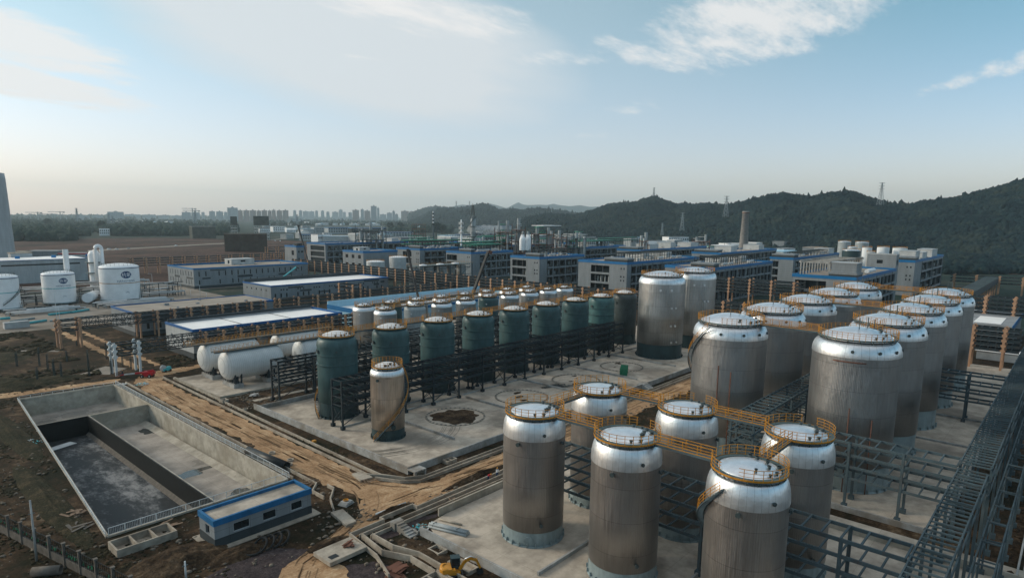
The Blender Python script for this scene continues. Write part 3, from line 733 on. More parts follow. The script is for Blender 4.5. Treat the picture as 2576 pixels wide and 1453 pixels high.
# ochre concrete racks
OR, WH = MT['orange_col'], MT['white_col']
def truss(name, label, axis, a0, a1, c0, c1, z0, z1, mat, panels=6, cat='truss'):
    t = thing(name, label, cat)
    XY = (lambda a, c, z: (a, c, z)) if axis == 'x' else (lambda a, c, z: (c, a, z))
    zs = [z1, (z0+z1)/2, z0]
    for c in (c0, c1):
        m = MB()
        for z in zs: m.beam(XY(a0, c, z), XY(a1, c, z), .2, .3)
        for k in range(panels):
            p, q = a0+(a1-a0)*k/panels, a0+(a1-a0)*(k+1)/panels
            m.beam(XY(p, c, z0 if k % 2 else z1), XY(q, c, z1 if k % 2 else z0), .14)
            m.beam(XY(q, c, z0), XY(q, c, z1), .12)
            m.beam(XY(p, c, zs[1]), XY((p+q)/2, c, z0 if k % 2 == 0 else z1), .10)
        m.build('side_frame', mat, t)
    m = MB(); n = int(abs(a1-a0)/1.9)
    for k in range(n+1):
        a = a0+(a1-a0)*k/n
        for z in zs: m.beam(XY(a, c0, z+.02), XY(a, c1, z+.02), .15, .2)
    m.build('rungs', mat, t)
    return t
OL = (8.9, 7.25, 5.6)
rack('pipe_rack', 'grey-white painted two-bay end of the pipe rack beside the red boom lift', 'x', 56.9, 63.1, 199.2, 203.0, (8.9, 7.3, 5.7), (56.9, 63.1), DK, 0, 1.9, .55, brace=False, postmat=WH, orange=True)
truss('truss_bridge', 'dark steel truss bridge from the grey-white rack end to the ochre rack', 'x', 63.4, 82.0, 199.6, 203.0, 5.4, 8.9, DK, 7)
rack('pipe_rack', 'ochre-columned pipe rack along the front of the nearer white-roofed low building', 'x', 82.2, 138, 199.8, 203.6, OL, fr(82.2, 138, 5.75), DK, 0, 1.5, .52, .55, brace=False, postmat=OR, orange=True)
rack('pipe_rack', 'two-bay ochre end of a pipe rack in the weedy ground at left', 'x', 56.3, 62.2, 251.4, 255.4, (9.6, 7.9, 6.2), (56.3, 62.2), DK, 0, 1.9, .62, brace=False, postmat=OR, orange=True)
truss('truss_bridge', 'dark steel truss bridge crossing above the weedy ground to the farther ochre rack', 'x', 62.5, 81.6, 252, 255.6, 6.0, 9.6, DK, 7)
rack('pipe_rack', 'ochre-columned pipe rack along the front of the sand-roofed low building', 'x', 81.8, 130, 254.6, 258.6, (9.2, 7.5, 5.9), fr(81.8, 130, 5.75), DK, 0, 1.5, .52, .55, brace=False, postmat=OR, orange=True)
rack('pipe_rack', 'ochre-columned pipe rack with trussed spans in front of the long white-roofed building', 'x', 138, 176, 257.6, 261.6, (9.2, 7.5, 5.9), (138, 147, 156.5, 164, 175), DK, 0, 1.5, .52, .55, brace=False, postmat=OR, orange=True)
rack('pipe_rack', 'farther stretch of the ochre rack behind the pale blue shed', 'x', 176, 243, 263, 267, (9.0, 7.4, 5.8), fr(178, 243, 11), DK, 0, 1.5, .52, .55, brace=False, postmat=OR, orange=True)
rack('pipe_rack', 'tall ochre end bay of the rack beside the first back-row tanks', 'y', 256, 270, 175.2, 179.6, (12.6, 10.8, 9.0, 7.2), (257.5, 269), DK, 0, 1.5, .66, brace=False, postmat=OR, orange=True)
rack('pipe_rack', 'small stretch of ochre rack ending by the first silver small tank', 'x', 138.3, 150, 199.8, 203.6, (8.9, 7.25, 5.6), (143, 149), DK, 0, 1.5, .52, .55, brace=False, postmat=OR, orange=True)
LV = (13.0, 11.4, 9.8, 8.2, 6.6)
for i, (y0, y1) in enumerate(((12, 60), (60, 118), (118, 178), (178, 246), (246, 318), (318, 392), (392, 436))):
    rack('pipe_rack', ('tall ochre crosswise rack before the big buildings, %s stretch from the right' % ordn(i)), 'y', y0, y1, 244.6, 249.6, LV, fr(y0+4, y1-4, 8.6), DK, 0, 2.0, .62, .75, brace=False, postmat=OR, orange=True, rw=.25, group='long crosswise ochre rack')
for i, (y0, y1) in enumerate(((-30, 40), (98, 146))):
    rack('pipe_rack', ('ochre rack seen between the big grey buildings, %s from the right' % ordn(i)), 'y', y0, y1, 312, 317, (16.4, 14.8, 13.2, 11.6, 10.0), fr(y0+3, y1-3, 9.5), DK, 0, 2.2, .62, .8, brace=False, postmat=OR, orange=True, rw=.3, group='inner crosswise ochre racks')
rack('pipe_rack', 'distant ochre rack across the open ground behind the office-like building', 'x', 166, 300, 528, 533, (11.8, 10.0, 8.2, 6.4), fr(168, 298, 9.5), DK, 0, 2.2, .7, brace=False, postmat=OR, orange=True)
rack('pipe_rack', 'far low ochre rack at the left of the big open-framed building', 'x', 330, 480, 640, 645, (11.8, 10.0, 8.2), fr(332, 478, 12), DK, 0, 3, .7, brace=False, postmat=OR, orange=True)

rack('pipe_rack', 'far ochre rack crossing the end of the ribbed-roof gallery at right', 'y', -10, 66, 511, 516, (11.2, 9.2, 7.2), fr(-8, 64, 12), DK, 0, 3, .8, .6, brace=False, postmat=OR, orange=True)
# grey-blue racks at the right
GB = MT['steel_blue']
rack('pipe_rack', 'wide grey-blue steel rack deck sweeping up the right edge, nearer lower stretch', 'x', 55, 106.4, 6.75, 10.1, (10.9, 8.9), fr(58, 106, 8.5), GB, 0, 1.35, .34, .45, rw=.17, brace=False, lowrung=8.5, group='grey-blue steel racks at the right')
rack('pipe_rack', 'wide grey-blue steel rack deck sweeping up the right edge, farther raised stretch', 'x', 107.2, 238, 6.5, 10.1, (11.5, 9.5, 7.6), fr(108, 237, 9.2), GB, 0, 1.35, .34, .45, rw=.17, brace=False, lowrung=9, group='grey-blue steel racks at the right')
rack('pipe_rack', 'lower side rack of grey-blue open frames hanging beside the right-edge rack', 'x', 58, 190, 3.6, 5.6, (7.6, 5.2), fr(60, 188, 6.5), GB, 0, 6.5, .22, .25, rw=.16, brace=False, group='grey-blue steel racks at the right')
GL = (10.9, 9.0, 7.1, 5.2)
rack('pipe_rack', 'grey-blue cross rack nearest the camera, running behind the nearest tanks', 'y', 10.4, 62, 72.9, 76.8, GL, (16.5, 24.4, 32.5, 47.8, 60), GB, 0, 2.0, .36, .4, rw=.2, brace=False, group='grey-blue steel racks at the right')
rack('pipe_rack', 'grey-blue cross rack in front of the big silver tanks', 'y', 10.4, 44, 107.3, 111.4, GL, (17, 24.4, 33.5, 42.5), GB, 0, 2.0, .36, .4, rw=.2, brace=False, group='grey-blue steel racks at the right')
rack('pipe_rack', 'grey-blue cross rack seen through the gap right of the big tanks', 'y', 10.4, 38, 174.3, 178.0, (11.2, 9.2, 7.2, 5.2), (16.9, 26, 36), GB, 0, 2.0, .36, .4, rw=.2, brace=False, group='grey-blue steel racks at the right')
rack('pipe_rack', 'long grey-blue rack running away between the two rows of big tanks', 'x', 100, 200, 37.2, 41.0, (13.2, 10.8, 8.4), fr(101, 199, 9), GB, 0, 1.9, .34, .4, rw=.2, brace=False, group='grey-blue steel racks at the right')

# ================================================================== buildings
def face_sheet(mb, face, X0, X1, Y0, Y1, z0, z1, holes, rev, depth=.35):
    """one wall face with real openings: cells round the holes, reveals into `rev`"""
    if face == 'W': P = lambda u, z, d=0: (X0+d, u, z); U = (Y1, Y0)
    elif face == 'E': P = lambda u, z, d=0: (X1-d, u, z); U = (Y0, Y1)
    elif face == 'S': P = lambda u, z, d=0: (u, Y0+d, z); U = (X0, X1)
    else: P = lambda u, z, d=0: (u, Y1-d, z); U = (X1, X0)
    lo, hi = min(U), max(U)
    us = sorted(set([lo, hi]+[h for q in holes for h in q[:2]])); zs = sorted(set([z0, z1]+[h for q in holes for h in q[2:]]))
    for i in range(len(us)-1):
        for j in range(len(zs)-1):
            cu, cz_ = (us[i]+us[i+1])/2, (zs[j]+zs[j+1])/2
            if any(q[0] < cu < q[1] and q[2] < cz_ < q[3] for q in holes): continue
            mb.quad(P(us[i], zs[j]), P(us[i+1], zs[j]), P(us[i+1], zs[j+1]), P(us[i], zs[j+1]))
    for q in holes:
        a, b, c, d = q
        for (p1, p2) in (((a, c), (b, c)), ((b, c), (b, d)), ((b, d), (a, d)), ((a, d), (a, c))):
            rev.quad(P(*p1), P(*p2), P(p2[0], p2[1], depth), P(p1[0], p1[1], depth))
    return P

def box_building(name, label, X0, X1, Y0, Y1, h, holesW=(), holesS=(), roof=None, band=1.0, bandmat=None, wall=None, darkbase=1.2, parapet=.9, dark=(), cat='building', group=None, penthouse=(), winbars=True, roofstuff=0):
    t = thing(name, label, cat, group=group); wall = wall or MT['clad']; roof = roof or MT['roof_tan']; bandmat = bandmat or MT['blue']
    m = MB()
    ztop = h-band
    hs = [q for q in holesS]; hw = [q for q in holesW]
    face_sheet(m, 'S', X0, X1, Y0, Y1, 0, ztop, hs, m); face_sheet(m, 'W', X0, X1, Y0, Y1, 0, ztop, hw, m)
    face_sheet(m, 'N', X0, X1, Y0, Y1, 0, ztop, [], m); face_sheet(m, 'E', X0, X1, Y0, Y1, 0, ztop, [], m)
    m.build('wall', wall, t)
    b = MB(); o = .12
    for x0, x1, y0, y1 in ((X0-o, X1+o, Y0-o, Y0+.25), (X0-o, X1+o, Y1-.25, Y1+o), (X0-o, X0+.25, Y0+.25, Y1-.25), (X1-.25, X1+o, Y0+.25, Y1-.25)):
        b.box(x0, x1, y0, y1, ztop, h)
    b.build('blue_fascia', bandmat, t)
    MB().poly([(X0+.25, Y0+.25), (X1-.25, Y0+.25), (X1-.25, Y1-.25), (X0+.25, Y1-.25)], h-parapet).build('roof', roof, t)
    if darkbase:
        MB().box(X0-.05, X1+.05, Y0-.05, Y0-.004, 0, darkbase).box(X0-.05, X0-.004, Y0-.004, Y1, 0, darkbase).build('plinth', MT['clad_dark'], t)
    wins = [('S', q) for q in hs]+[('W', q) for q in hw]
    for f, (a, c, z0, z1) in wins[:100]:
        w = MB()
        if f == 'S':
            w.quad((a, Y0+.3, z0), (c, Y0+.3, z0), (c, Y0+.3, z1), (a, Y0+.3, z1))
            if winbars: w.box((a+c)/2-.05, (a+c)/2+.05, Y0+.2, Y0+.295, z0, z1)
            fr_ = MB().box(a, c, Y0+.1, Y0+.2, z0, z0+.09).box(a, c, Y0+.1, Y0+.2, z1-.09, z1).box(a, a+.09, Y0+.1, Y0+.2, z0+.09, z1-.09).box(c-.09, c, Y0+.1, Y0+.2, z0+.09, z1-.09)
        else:
            w.quad((X0+.3, c, z0), (X0+.3, a, z0), (X0+.3, a, z1), (X0+.3, c, z1))
            if winbars: w.box(X0+.2, X0+.295, (a+c)/2-.05, (a+c)/2+.05, z0, z1)
        wo_ = w.build('window', MT['window'], t)
        if f == 'S' and winbars: fr_.build('frame', MT['clad_pale'], wo_)
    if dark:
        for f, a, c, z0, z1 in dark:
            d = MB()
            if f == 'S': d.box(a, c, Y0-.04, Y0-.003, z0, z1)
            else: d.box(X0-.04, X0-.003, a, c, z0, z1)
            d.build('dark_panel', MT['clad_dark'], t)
    for (x0, x1, y0, y1, hh, mt) in penthouse:
        p = MB().box(x0, x1, y0, y1, h-parapet, h+hh); p.box(x0-.15, x1+.15, y0-.15, y1+.15, h+hh, h+hh+.25)
        pp = p.build('roof_house', mt, t)
        MB().box(x0-.05, x0-.01, y0+(y1-y0)*.3, y0+(y1-y0)*.55, h-.2, h+hh*.75).box(x0+(x1-x0)*.4, x0+(x1-x0)*.6, y0-.05, y0-.01, h+hh*.3, h+hh*.75).build('doorway', MT['window'], pp)
    if roofstuff:
        rnd = random.Random(int(X0))
        for _ in range(roofstuff):
            m = MB()
            x, y = rnd.uniform(X0+1, X1-1), rnd.uniform(Y0+1, Y1-1); s_ = rnd.uniform(.3, .9)
            m.box(x-s_, x+s_, y-s_*.7, y+s_*.7, h-parapet, h-parapet+rnd.uniform(.2, .9)); m.build('roof_unit', MT['roof_grey'], t)
    return t

MT['hut_blue'] = plain('hut_blue_fascia', (.010, .105, .24), .55, 0, .3, .5)
# small pump house at the near corner of the basin
ph = box_building('pump_house', 'small single-storey house with blue band beside the empty basin', 34.0, 48.6, 84.0, 88.8, 4.1,
    holesS=[(36.3, 38.6, 1.35, 2.75), (41.3, 43.4, 1.35, 2.75)][:0]+[(36.6, 39.0, 1.5, 2.8), (40.9, 43.0, 1.5, 2.8), (45.3, 47.2, 1.5, 2.8)][:3], holesW=[(85.6, 86.8, 1.5, 2.8)], roof=MT['concrete'], band=.85, bandmat=MT['hut_blue'], darkbase=1.35, parapet=.45)
MB().box(33.2, 49.6, 82.9, 89.6, 0, .12).build('footing', MT['kerb'], ph)

def wins_row(a, b, n, w, z0, z1, skip=()): 
    s = (b-a)/n; return [(a+s*(i+.5)-w/2, a+s*(i+.5)+w/2, z0, z1) for i in range(n) if i not in skip]
# two-storey office-like block
rnd = random.Random(4)
hS = []
for i in range(18):
    x = 163.8+i*4.05
    if i in (2,): continue
    hS.append((x, x+.95, 7.2, 10.4))
    if i % 3 != 1: hS.append((x+(i % 2)*.4, x+.95+(i % 2)*.4, 2.2, 5.2))
hW = wins_row(404.5, 441, 9, .9, 7.4, 10.4)+wins_row(404.5, 441, 9, .9, 2.4, 5.4, (3,))
box_building('office_block', 'two-storey grey block with narrow upright windows, blue band and sand-coloured roof', 161, 238, 403, 443, 12.6, hW, hS, MT['roof_tan'], .9, MT['blue'], MT['clad'], 1.6, 1.0,
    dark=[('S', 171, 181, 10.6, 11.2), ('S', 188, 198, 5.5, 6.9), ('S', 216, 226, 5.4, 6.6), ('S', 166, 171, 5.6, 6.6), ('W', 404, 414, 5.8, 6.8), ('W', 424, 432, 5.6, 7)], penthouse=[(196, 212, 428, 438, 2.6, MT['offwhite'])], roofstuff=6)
# sand-roofed low building
box_building('low_building', 'low building with flat sand-coloured roof and blue edge beside the three white storage tanks', 81.5, 136, 259.6, 285, 9.0,
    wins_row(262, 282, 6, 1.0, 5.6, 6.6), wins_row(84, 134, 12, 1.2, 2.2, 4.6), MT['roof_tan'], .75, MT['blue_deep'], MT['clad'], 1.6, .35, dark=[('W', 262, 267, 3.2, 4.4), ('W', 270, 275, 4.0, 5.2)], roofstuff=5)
# white roofed low building
wr = box_building('low_building', 'low blue-edged building with bright white roof right behind the white horizontal tanks', 80.5, 134.5, 205.2, 227, 9.5,
    wins_row(208, 224, 4, 1.2, 5.0, 6.2, (2,)), wins_row(84, 132, 10, 1.4, 2.0, 4.6), MT['roof_white'], .8, MT['blue_deep'], MT['clad_pale'], 1.9, .75)
m = MB()
for x in (98, 116): m.box(x-.1, x+.1, 206, 226.5, 8.75, 8.95)
m.box(81, 134, 225.4, 226.2, 8.8, 9.3); m.build('roof_ridge', MT['roof_grey'], wr)
MB().box(81, 134.2, 226.3, 226.74, 8.7, 10.3).build('rear_parapet', MT['clad_dark'], wr)
# long white roofed building
hS = []
for i in range(22):
    x = 169+i*3.3
    if i % 4 != 3: hS.append((x, x+.95, 1.3, 3.5))
    if i % 3 == 1: hS += [(x+.2, x+1.1, 5.0, 5.8), (x+1.7, x+2.5, 5.0, 5.8)]
    elif i % 3 == 2: hS.append((x+.2, x+1.2, 4.9, 5.7))
lw = box_building('low_building', 'long low white-roofed building with scattered dark windows beside the blue sheet shed', 167, 244, 320.5, 352, 8.1,
    wins_row(323, 350, 5, 1.0, 4.6, 5.6), hS, MT['roof_white'], .8, MT['blue_deep'], MT['clad'], .9, .7,
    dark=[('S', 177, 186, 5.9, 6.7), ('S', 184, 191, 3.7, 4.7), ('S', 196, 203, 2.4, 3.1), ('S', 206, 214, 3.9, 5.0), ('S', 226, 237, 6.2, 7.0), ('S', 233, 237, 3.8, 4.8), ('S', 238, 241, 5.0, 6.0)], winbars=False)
MB().box(167.4, 243.8, 350.9, 351.7, 7.3, 9.4).build('rear_parapet', MT['clad_dark'], lw)
# pale blue shed with pipe-like roof ridges
sx0, sy0 = 150.5, 213.5
sh = thing('sheet_shed', 'long low pale blue shed with white roof strips behind the back tank rows', 'shed')
MB().box(sx0, 243, sy0, 214, 0, 6.6).box(sx0, 243, 240, 240.5, 0, 8.8).box(sx0, sx0+.4, 214, 240, 0, 7.4).box(242.6, 243, 214, 240, 0, 7.4).build('wall', MT['pale_blue'], sh)
MB().poly([(sx0+.4, 214), (242.6, 214), (242.6, 240), (sx0+.4, 240)], 6.0).build('roof', MT['roof_white'], sh)
m = MB()
for y, mt in ((221, 0), (229, 0)): m.box(sx0+10, 241, y, y+1.1, 6.0, 6.9)
m.build('roof_slot', MT['greydark'], sh)
m = MB().tube([(sx0+4, 217.5, 6.9), (241, 217.5, 6.9)], .9, 12); m.build('roof_duct', MT['shoulder'], sh)
MB().box(sx0-.1, sx0-.01, 213.4, 240.6, 5.6, 7.5).box(sx0, 243, 213.35, 213.49, 5.6, 6.7).build('fascia', MT['blue'], sh)

def frame_building(label, X0, X1, Y0, Y1, h, bays=8, floors=3, solidW=(.0, .28, .72, 1.0), cornerS=.16, roofmat=None, topframe=0, green=False, pent=(), seed=1, wholeW=False, smallwin=True, vessels=True, backbays=True, group=None):
    """open multi-storey process building: solid end towers, open bays showing slabs, columns and vessels"""
    rnd = random.Random(seed); t = thing('process_building', label, 'building', group=group); band = 1.5; ztop = h-band
    fl = [h*.02, h*.36, h*.64][:floors]; Lx, Ly = X1-X0, Y1-Y0
    hs = []; cs = X0+Lx*cornerS; bw = (X1-1.2-cs)/bays
    for i in range(bays):
        for j, z in enumerate(fl):
            zt = (fl[j+1]-.9) if j+1 < len(fl) else ztop-1.3
            hs.append((cs+bw*i+.35, cs+bw*(i+1)-.35, z+.9 if j == 0 else z+.2, zt))
    hw = []
    if not wholeW:
        a, b = Y0+Ly*solidW[1], Y0+Ly*solidW[2]
        for j, z in enumerate(fl):
            zt = (fl[j+1]-.9) if j+1 < len(fl) else ztop-1.3
            hw.append((a, b, z+.3, zt))
    sw = []
    if smallwin:
        for z in (h*.80, h*.56, h*.45):
            sw += [(Y0+1.6, Y0+2.4, z-.5, z+.6), (Y0+3.6, Y0+4.4, z-.5, z+.6)]
    m = MB()
    face_sheet(m, 'S', X0, X1, Y0, Y1, 0, ztop, hs, m, .6); face_sheet(m, 'W', X0, X1, Y0, Y1, 0, ztop, hw+sw, m, .6)
    face_sheet(m, 'N', X0, X1, Y0, Y1, 0, ztop, [], m); face_sheet(m, 'E', X0, X1, Y0, Y1, 0, ztop, [], m)
    m.build('wall', MT['clad'], t)
    b = MB(); o = .15
    for x0, x1, y0, y1 in ((X0-o, X1+o, Y0-o, Y0+.3), (X0-o, X1+o, Y1-.3, Y1+o), (X0-o, X0+.3, Y0+.3, Y1-.3), (X1-.3, X1+o, Y0+.3, Y1-.3)): b.box(x0, x1, y0, y1, ztop, h)
    b.build('blue_fascia', MT['blue'], t)
    MB().poly([(X0+.3, Y0+.3), (X1-.3, Y0+.3), (X1-.3, Y1-.3), (X0+.3, Y1-.3)], h-.9).build('roof', roofmat or MT['roof_tan'], t)
    f = MB()
    for z in fl[1:]: f.box(X0+.7, X1-.7, Y0+.7, Y1-.7, z-.35, z)
    f.build('floor_slab', MT['conc_wall'], t)
    k = MB()
    for i in range(bays+1):
        x = cs+bw*i
        for yy in (Y0+1.0, Y0+Ly*.35, Y0+Ly*.7): k.box(x-.3, x+.3, yy-.3, yy+.3, 0, ztop-.02)
    for yy in fr(Y0+Ly*.2, Y0+Ly*.8, 5): k.box(X0+.9, X0+1.5, yy-.3, yy+.3, 0, ztop-.02)
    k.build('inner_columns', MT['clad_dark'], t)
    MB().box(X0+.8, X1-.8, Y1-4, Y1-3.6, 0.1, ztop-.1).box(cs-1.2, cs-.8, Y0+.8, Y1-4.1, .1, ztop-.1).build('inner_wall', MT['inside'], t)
    if vessels:
        v = MB()
        for i in range(bays):
            for z in fl:
                for q in range(2):
                    x = cs+bw*(i+.3+.4*q); r_ = rnd.uniform(.35, .95); zt = z+rnd.uniform(1.8, h*.22)
                    v.cyl((x, Y0+rnd.uniform(2.2, 6)), r_, z+.5, zt, 10)
        for i in range(5): v.cyl((X0+rnd.uniform(2, 4), Y0+Ly*(.32+.08*i)), .5, fl[1]+.1, fl[1]+rnd.uniform(2, 4), 10)
        v.build('vessels', MT['inside_pipe'], t)
        for i in range(int(bays*1.5)):
            v = MB(); z = rnd.choice(fl)+rnd.uniform(2.5, 4.5); x = cs+rnd.uniform(0, Lx*.6); y_ = Y0+rnd.uniform(1.6, 3); v.tube([(x, y_, z), (x+rnd.uniform(5, 16), y_, z)], .16, 6); v.build('inner_pipe', MT['rust'] if seed % 2 else MT['inside_pipe'], t)
    for w_ in sw: MB().quad((X0+.3, w_[1], w_[2]), (X0+.3, w_[0], w_[2]), (X0+.3, w_[0], w_[3]), (X0+.3, w_[1], w_[3])).build('window', MT['window'], t)
    # downpipes
    for i in range(bays//2+1): MB().tube([(cs+bw*2*i, Y0-.2, 0), (cs+bw*2*i, Y0-.2, ztop+.2)], .1, 5).build('downpipe', MT['clad_dark'], t)
    # stair head houses
    for (fx0, fx1, fy0, fy1, hh, mt) in pent:
        x0, x1, y0, y1 = X0+Lx*fx0, X0+Lx*fx1, Y0+Ly*fy0, Y0+Ly*fy1
        if fx0 == 0: x0 = X0-.2
        if fy0 == 0: y0 = Y0-.2
        p = MB().box(x0, x1, y0, y1, h-.9 if fx0 else h+.02, h+hh); q = p.build('roof_house', MT[mt], t)
        MB().box(x0-.2, x1+.2, y0-.2, y1+.2, h+hh, h+hh+.9 if hh < 2 else h+hh+.3).build('coping', MT['clad_pale'] if mt != 'clad_dark' else MT['clad'], q)
    if topframe:
        m = MB(); y0, y1 = Y0+Ly*.22, Y0+Ly*.62; x0, x1 = X0+Lx*.16, X1-Lx*.12; n = int((x1-x0)/3.2)
        for i in range(n+1):
            x = x0+(x1-x0)*i/n
            for yy in (y0, y1): m.beam((x, yy, h-.9), (x, yy, h+topframe), .28)
            m.beam((x, y0, h+topframe), (x, y1, h+topframe), .22)
        for yy in (y0, y1):
            for z in (h+topframe, h+topframe*.5): m.beam((x0, yy, z), (x1, yy, z), .25)
        m.build('roof_frame', MT['steel'] if not green else MT['steel'], t)
        for i in range(10): 
            v = MB(); x = rnd.uniform(x0, x1); v.cyl((x, rnd.uniform(y0, y1)), rnd.uniform(.5, 1.1), h-.9, h+rnd.uniform(.4, 2.2), 10); v.build('roof_vessel', MT['offwhite'], t)
        for i in range(3):
            x = rnd.uniform(x0, x1-8); MB().tube([(x, Y0+3, h+.8), (x+6, Y0+3, h+.8)], .7, 10).build('roof_drum', MT['offwhite'], t)
        if green:
            for i in range(7): MB().tube([(x0, y0+(y1-y0)*i/6, h+topframe+.35), (x1, y0+(y1-y0)*i/6, h+topframe+.35)], .22, 6).build('green_pipe', MT['green_pipe'], t)
    else:
        for i in range(14):
            m = MB(); x, y = rnd.uniform(X0+3, X1-3), rnd.uniform(Y0+2, Y1-3); m.box(x-.5, x+.5, y-.5, y+.5, h-.9, h-.2+rnd.random()*.5); m.build('roof_unit', MT['roof_grey'], t)
    return t
CP = ((0, .075, 0, .45, 1.3, 'clad_dark'), (.55, .63, .55, .95, 2.2, 'offwhite'), (.85, .93, .5, .9, 2.4, 'offwhite'))
# first column of big buildings, right to left
frame_building('big grey building behind the rear big tanks, bare concrete frame on its roof', 321, 402, 77, 105, 20, 9, pent=((.0, .12, 0, .42, .9, 'clad_dark'), (.02, .13, .02, .40, 6.0, 'clad')), seed=2, solidW=(0, .45, .95, 1), cornerS=.05)
frame_building('long grey building with a dark grid side behind the pair of tall silver tanks', 326, 412, 147.5, 176, 20, 14, pent=CP, topframe=4.2, seed=3, cornerS=.035, solidW=(0, .3, .45, 1))
frame_building('grey building left of the tall silver pair, one tall opening in its end wall', 325, 418, 200, 235, 20, 14, pent=CP, topframe=4.0, seed=4, solidW=(0, .35, .73, 1), cornerS=.05)
frame_building('grey building with small paired windows at its near corner, mid row', 324, 374, 265.5, 291, 20, 6, pent=CP[:1], topframe=4.0, seed=5, solidW=(0, .45, .93, 1), cornerS=.16)
frame_building('grey open-framed building right of the leaning black crane jib, above the concrete silos', 330, 376, 335, 362, 20, 6, pent=CP[:1], topframe=4.6, green=True, seed=6, solidW=(0, .55, .97, 1), cornerS=.2)
frame_building('grey open-framed building behind the concrete silos, with a tall opening in its end wall', 333, 381, 396, 426, 20, 6, pent=CP[:1], topframe=4.6, green=False, seed=7, solidW=(0, .35, .72, 1), cornerS=.10)
frame_building('grey open-framed building at the left end, two open storeys of vessels under its blue band', 328, 432, 524, 556, 20, 16, pent=CP[1:], seed=8, solidW=(0, .06, .8, 1), cornerS=.02, smallwin=False, roofmat=MT['roof_grey'])
box_building('grey_block', 'narrow grey block with blue band at the far left of the big buildings', 280, 287, 491, 510, 20, [(495, 499, 12, 16), (495, 499, 7, 9), (495, 499, 3, 5)], [(281.5, 283, 14, 16), (284, 286.5, 14, 16), (281.5, 283, 8, 10)], MT['roof_tan'], 1.4, penthouse=[(281, 286, 492, 497, 1.6, MT['clad_dark'])])
box_building('grey_block', 'wide grey block with six square windows in front of the two white vertical tanks', 275, 306, 390, 416, 20, [(393, 396.5, 14.4, 17), (401, 404.5, 14.4, 17), (409, 412.5, 14.4, 17), (393, 396.5, 9.5, 11), (401, 404.5, 9.5, 11), (409, 412.5, 9.5, 11)], [], MT['roof_tan'], 1.5, penthouse=[(279, 288, 400, 408, 2.0, MT['clad_pale'])])
# second column
frame_building('grey open-framed building at far right with a stepped row of white roof houses', 458, 560, 78, 91, 22, 4, pent=((0, .08, 0, .9, 1.2, 'clad_dark'), (.14, .27, .2, .9, 4.8, 'offwhite'), (.36, .52, .2, .9, 3.2, 'offwhite'), (.70, .9, .2, .9, 4.2, 'offwhite')), seed=9, wholeW=True, cornerS=.22)
frame_building('grey open-framed building with a pale roof left of the group of distant round tanks', 458, 566, 150, 166, 20, 12, pent=((0, .09, 0, .9, 1.4, 'clad_dark'), (.84, .97, .2, .9, 3.4, 'offwhite')), topframe=3, seed=10, solidW=(0, .62, .86, 1), cornerS=.04, smallwin=False)
frame_building('low-looking long grey building with blue band in the second rank, white roof houses along it', 470, 594, 277, 300, 20, 12, pent=((0, .07, .1, .9, 1.2, 'clad_dark'), (.22, .34, .3, .9, 3.4, 'offwhite'), (.52, .60, .3, .9, 4.0, 'offwhite'), (.84, .97, .3, .9, 3.2, 'offwhite')), seed=11, cornerS=.02)
frame_building('grey blue-banded building in the second rank behind the one with small paired windows', 455, 540, 335, 358, 20, 10, pent=((0, .08, .1, .9, 1.2, 'clad_dark'), (.4, .5, .3, .9, 3.4, 'offwhite')), topframe=4.5, green=True, seed=12, cornerS=.03)
frame_building('grey blue-banded building in the second rank under a bright green pipe bridge', 455, 545, 398, 424, 20, 10, pent=((.1, .2, .2, .9, 3.2, 'offwhite'), (.5, .6, .2, .9, 3.4, 'offwhite')), topframe=4.5, green=True, seed=13, cornerS=.03)
frame_building('farthest grey blue-banded building in the second rank behind the concrete-silo group', 460, 560, 470, 500, 20, 10, pent=((.1, .2, .2, .9, 3.2, 'offwhite'),), topframe=4.5, green=True, seed=14, cornerS=.03)
frame_building('far grey blue-banded building at the foot of the brick chimney', 480, 600, 212, 236, 20, 12, pent=((0, .07, .1, .9, 1.2, 'clad_dark'), (.3, .4, .3, .9, 3.2, 'offwhite'), (.8, .9, .3, .9, 3.2, 'offwhite')), seed=15, cornerS=.03)
# roof-top concrete pergola and box of the building behind the rear big tanks
pg = thing('roof_pergola', 'bare white concrete post-and-beam frame on the roof behind the rear big tanks', 'roof frame')
m = MB()
for i in range(14):
    x = 326+i*4.4
    for y in (103, 90): m.box(x-.3, x+.3, y-.3, y+.3, 19.1, 25.2)
    m.box(x-.25, x+.25, 89, 104, 25.2, 25.8)
m.box(325, 384, 102.6, 103.4, 25.8, 26.3).box(325, 384, 89.6, 90.4, 25.8, 26.3); m.build('concrete_frame', MT['conc_wall'], pg)
m = MB().tube([(352, 80, 20.9), (366, 80, 20.9)], 1.0, 14)
tag(m.build('roof_vessel', MT['white']), 'white horizontal vessels lying on the roof edge behind the rear big tanks', 'vessel')
bt = box_building('stair_tower', 'pale square stair tower between the roof vessels and the rightmost big building', 402.5, 409, 77.5, 92, 27.5, [(84, 87, 22.2, 24.2)], [(404.5, 407.5, 21.5, 24.5)], MT['roof_grey'], .4, MT['clad_pale'], MT['clad'])
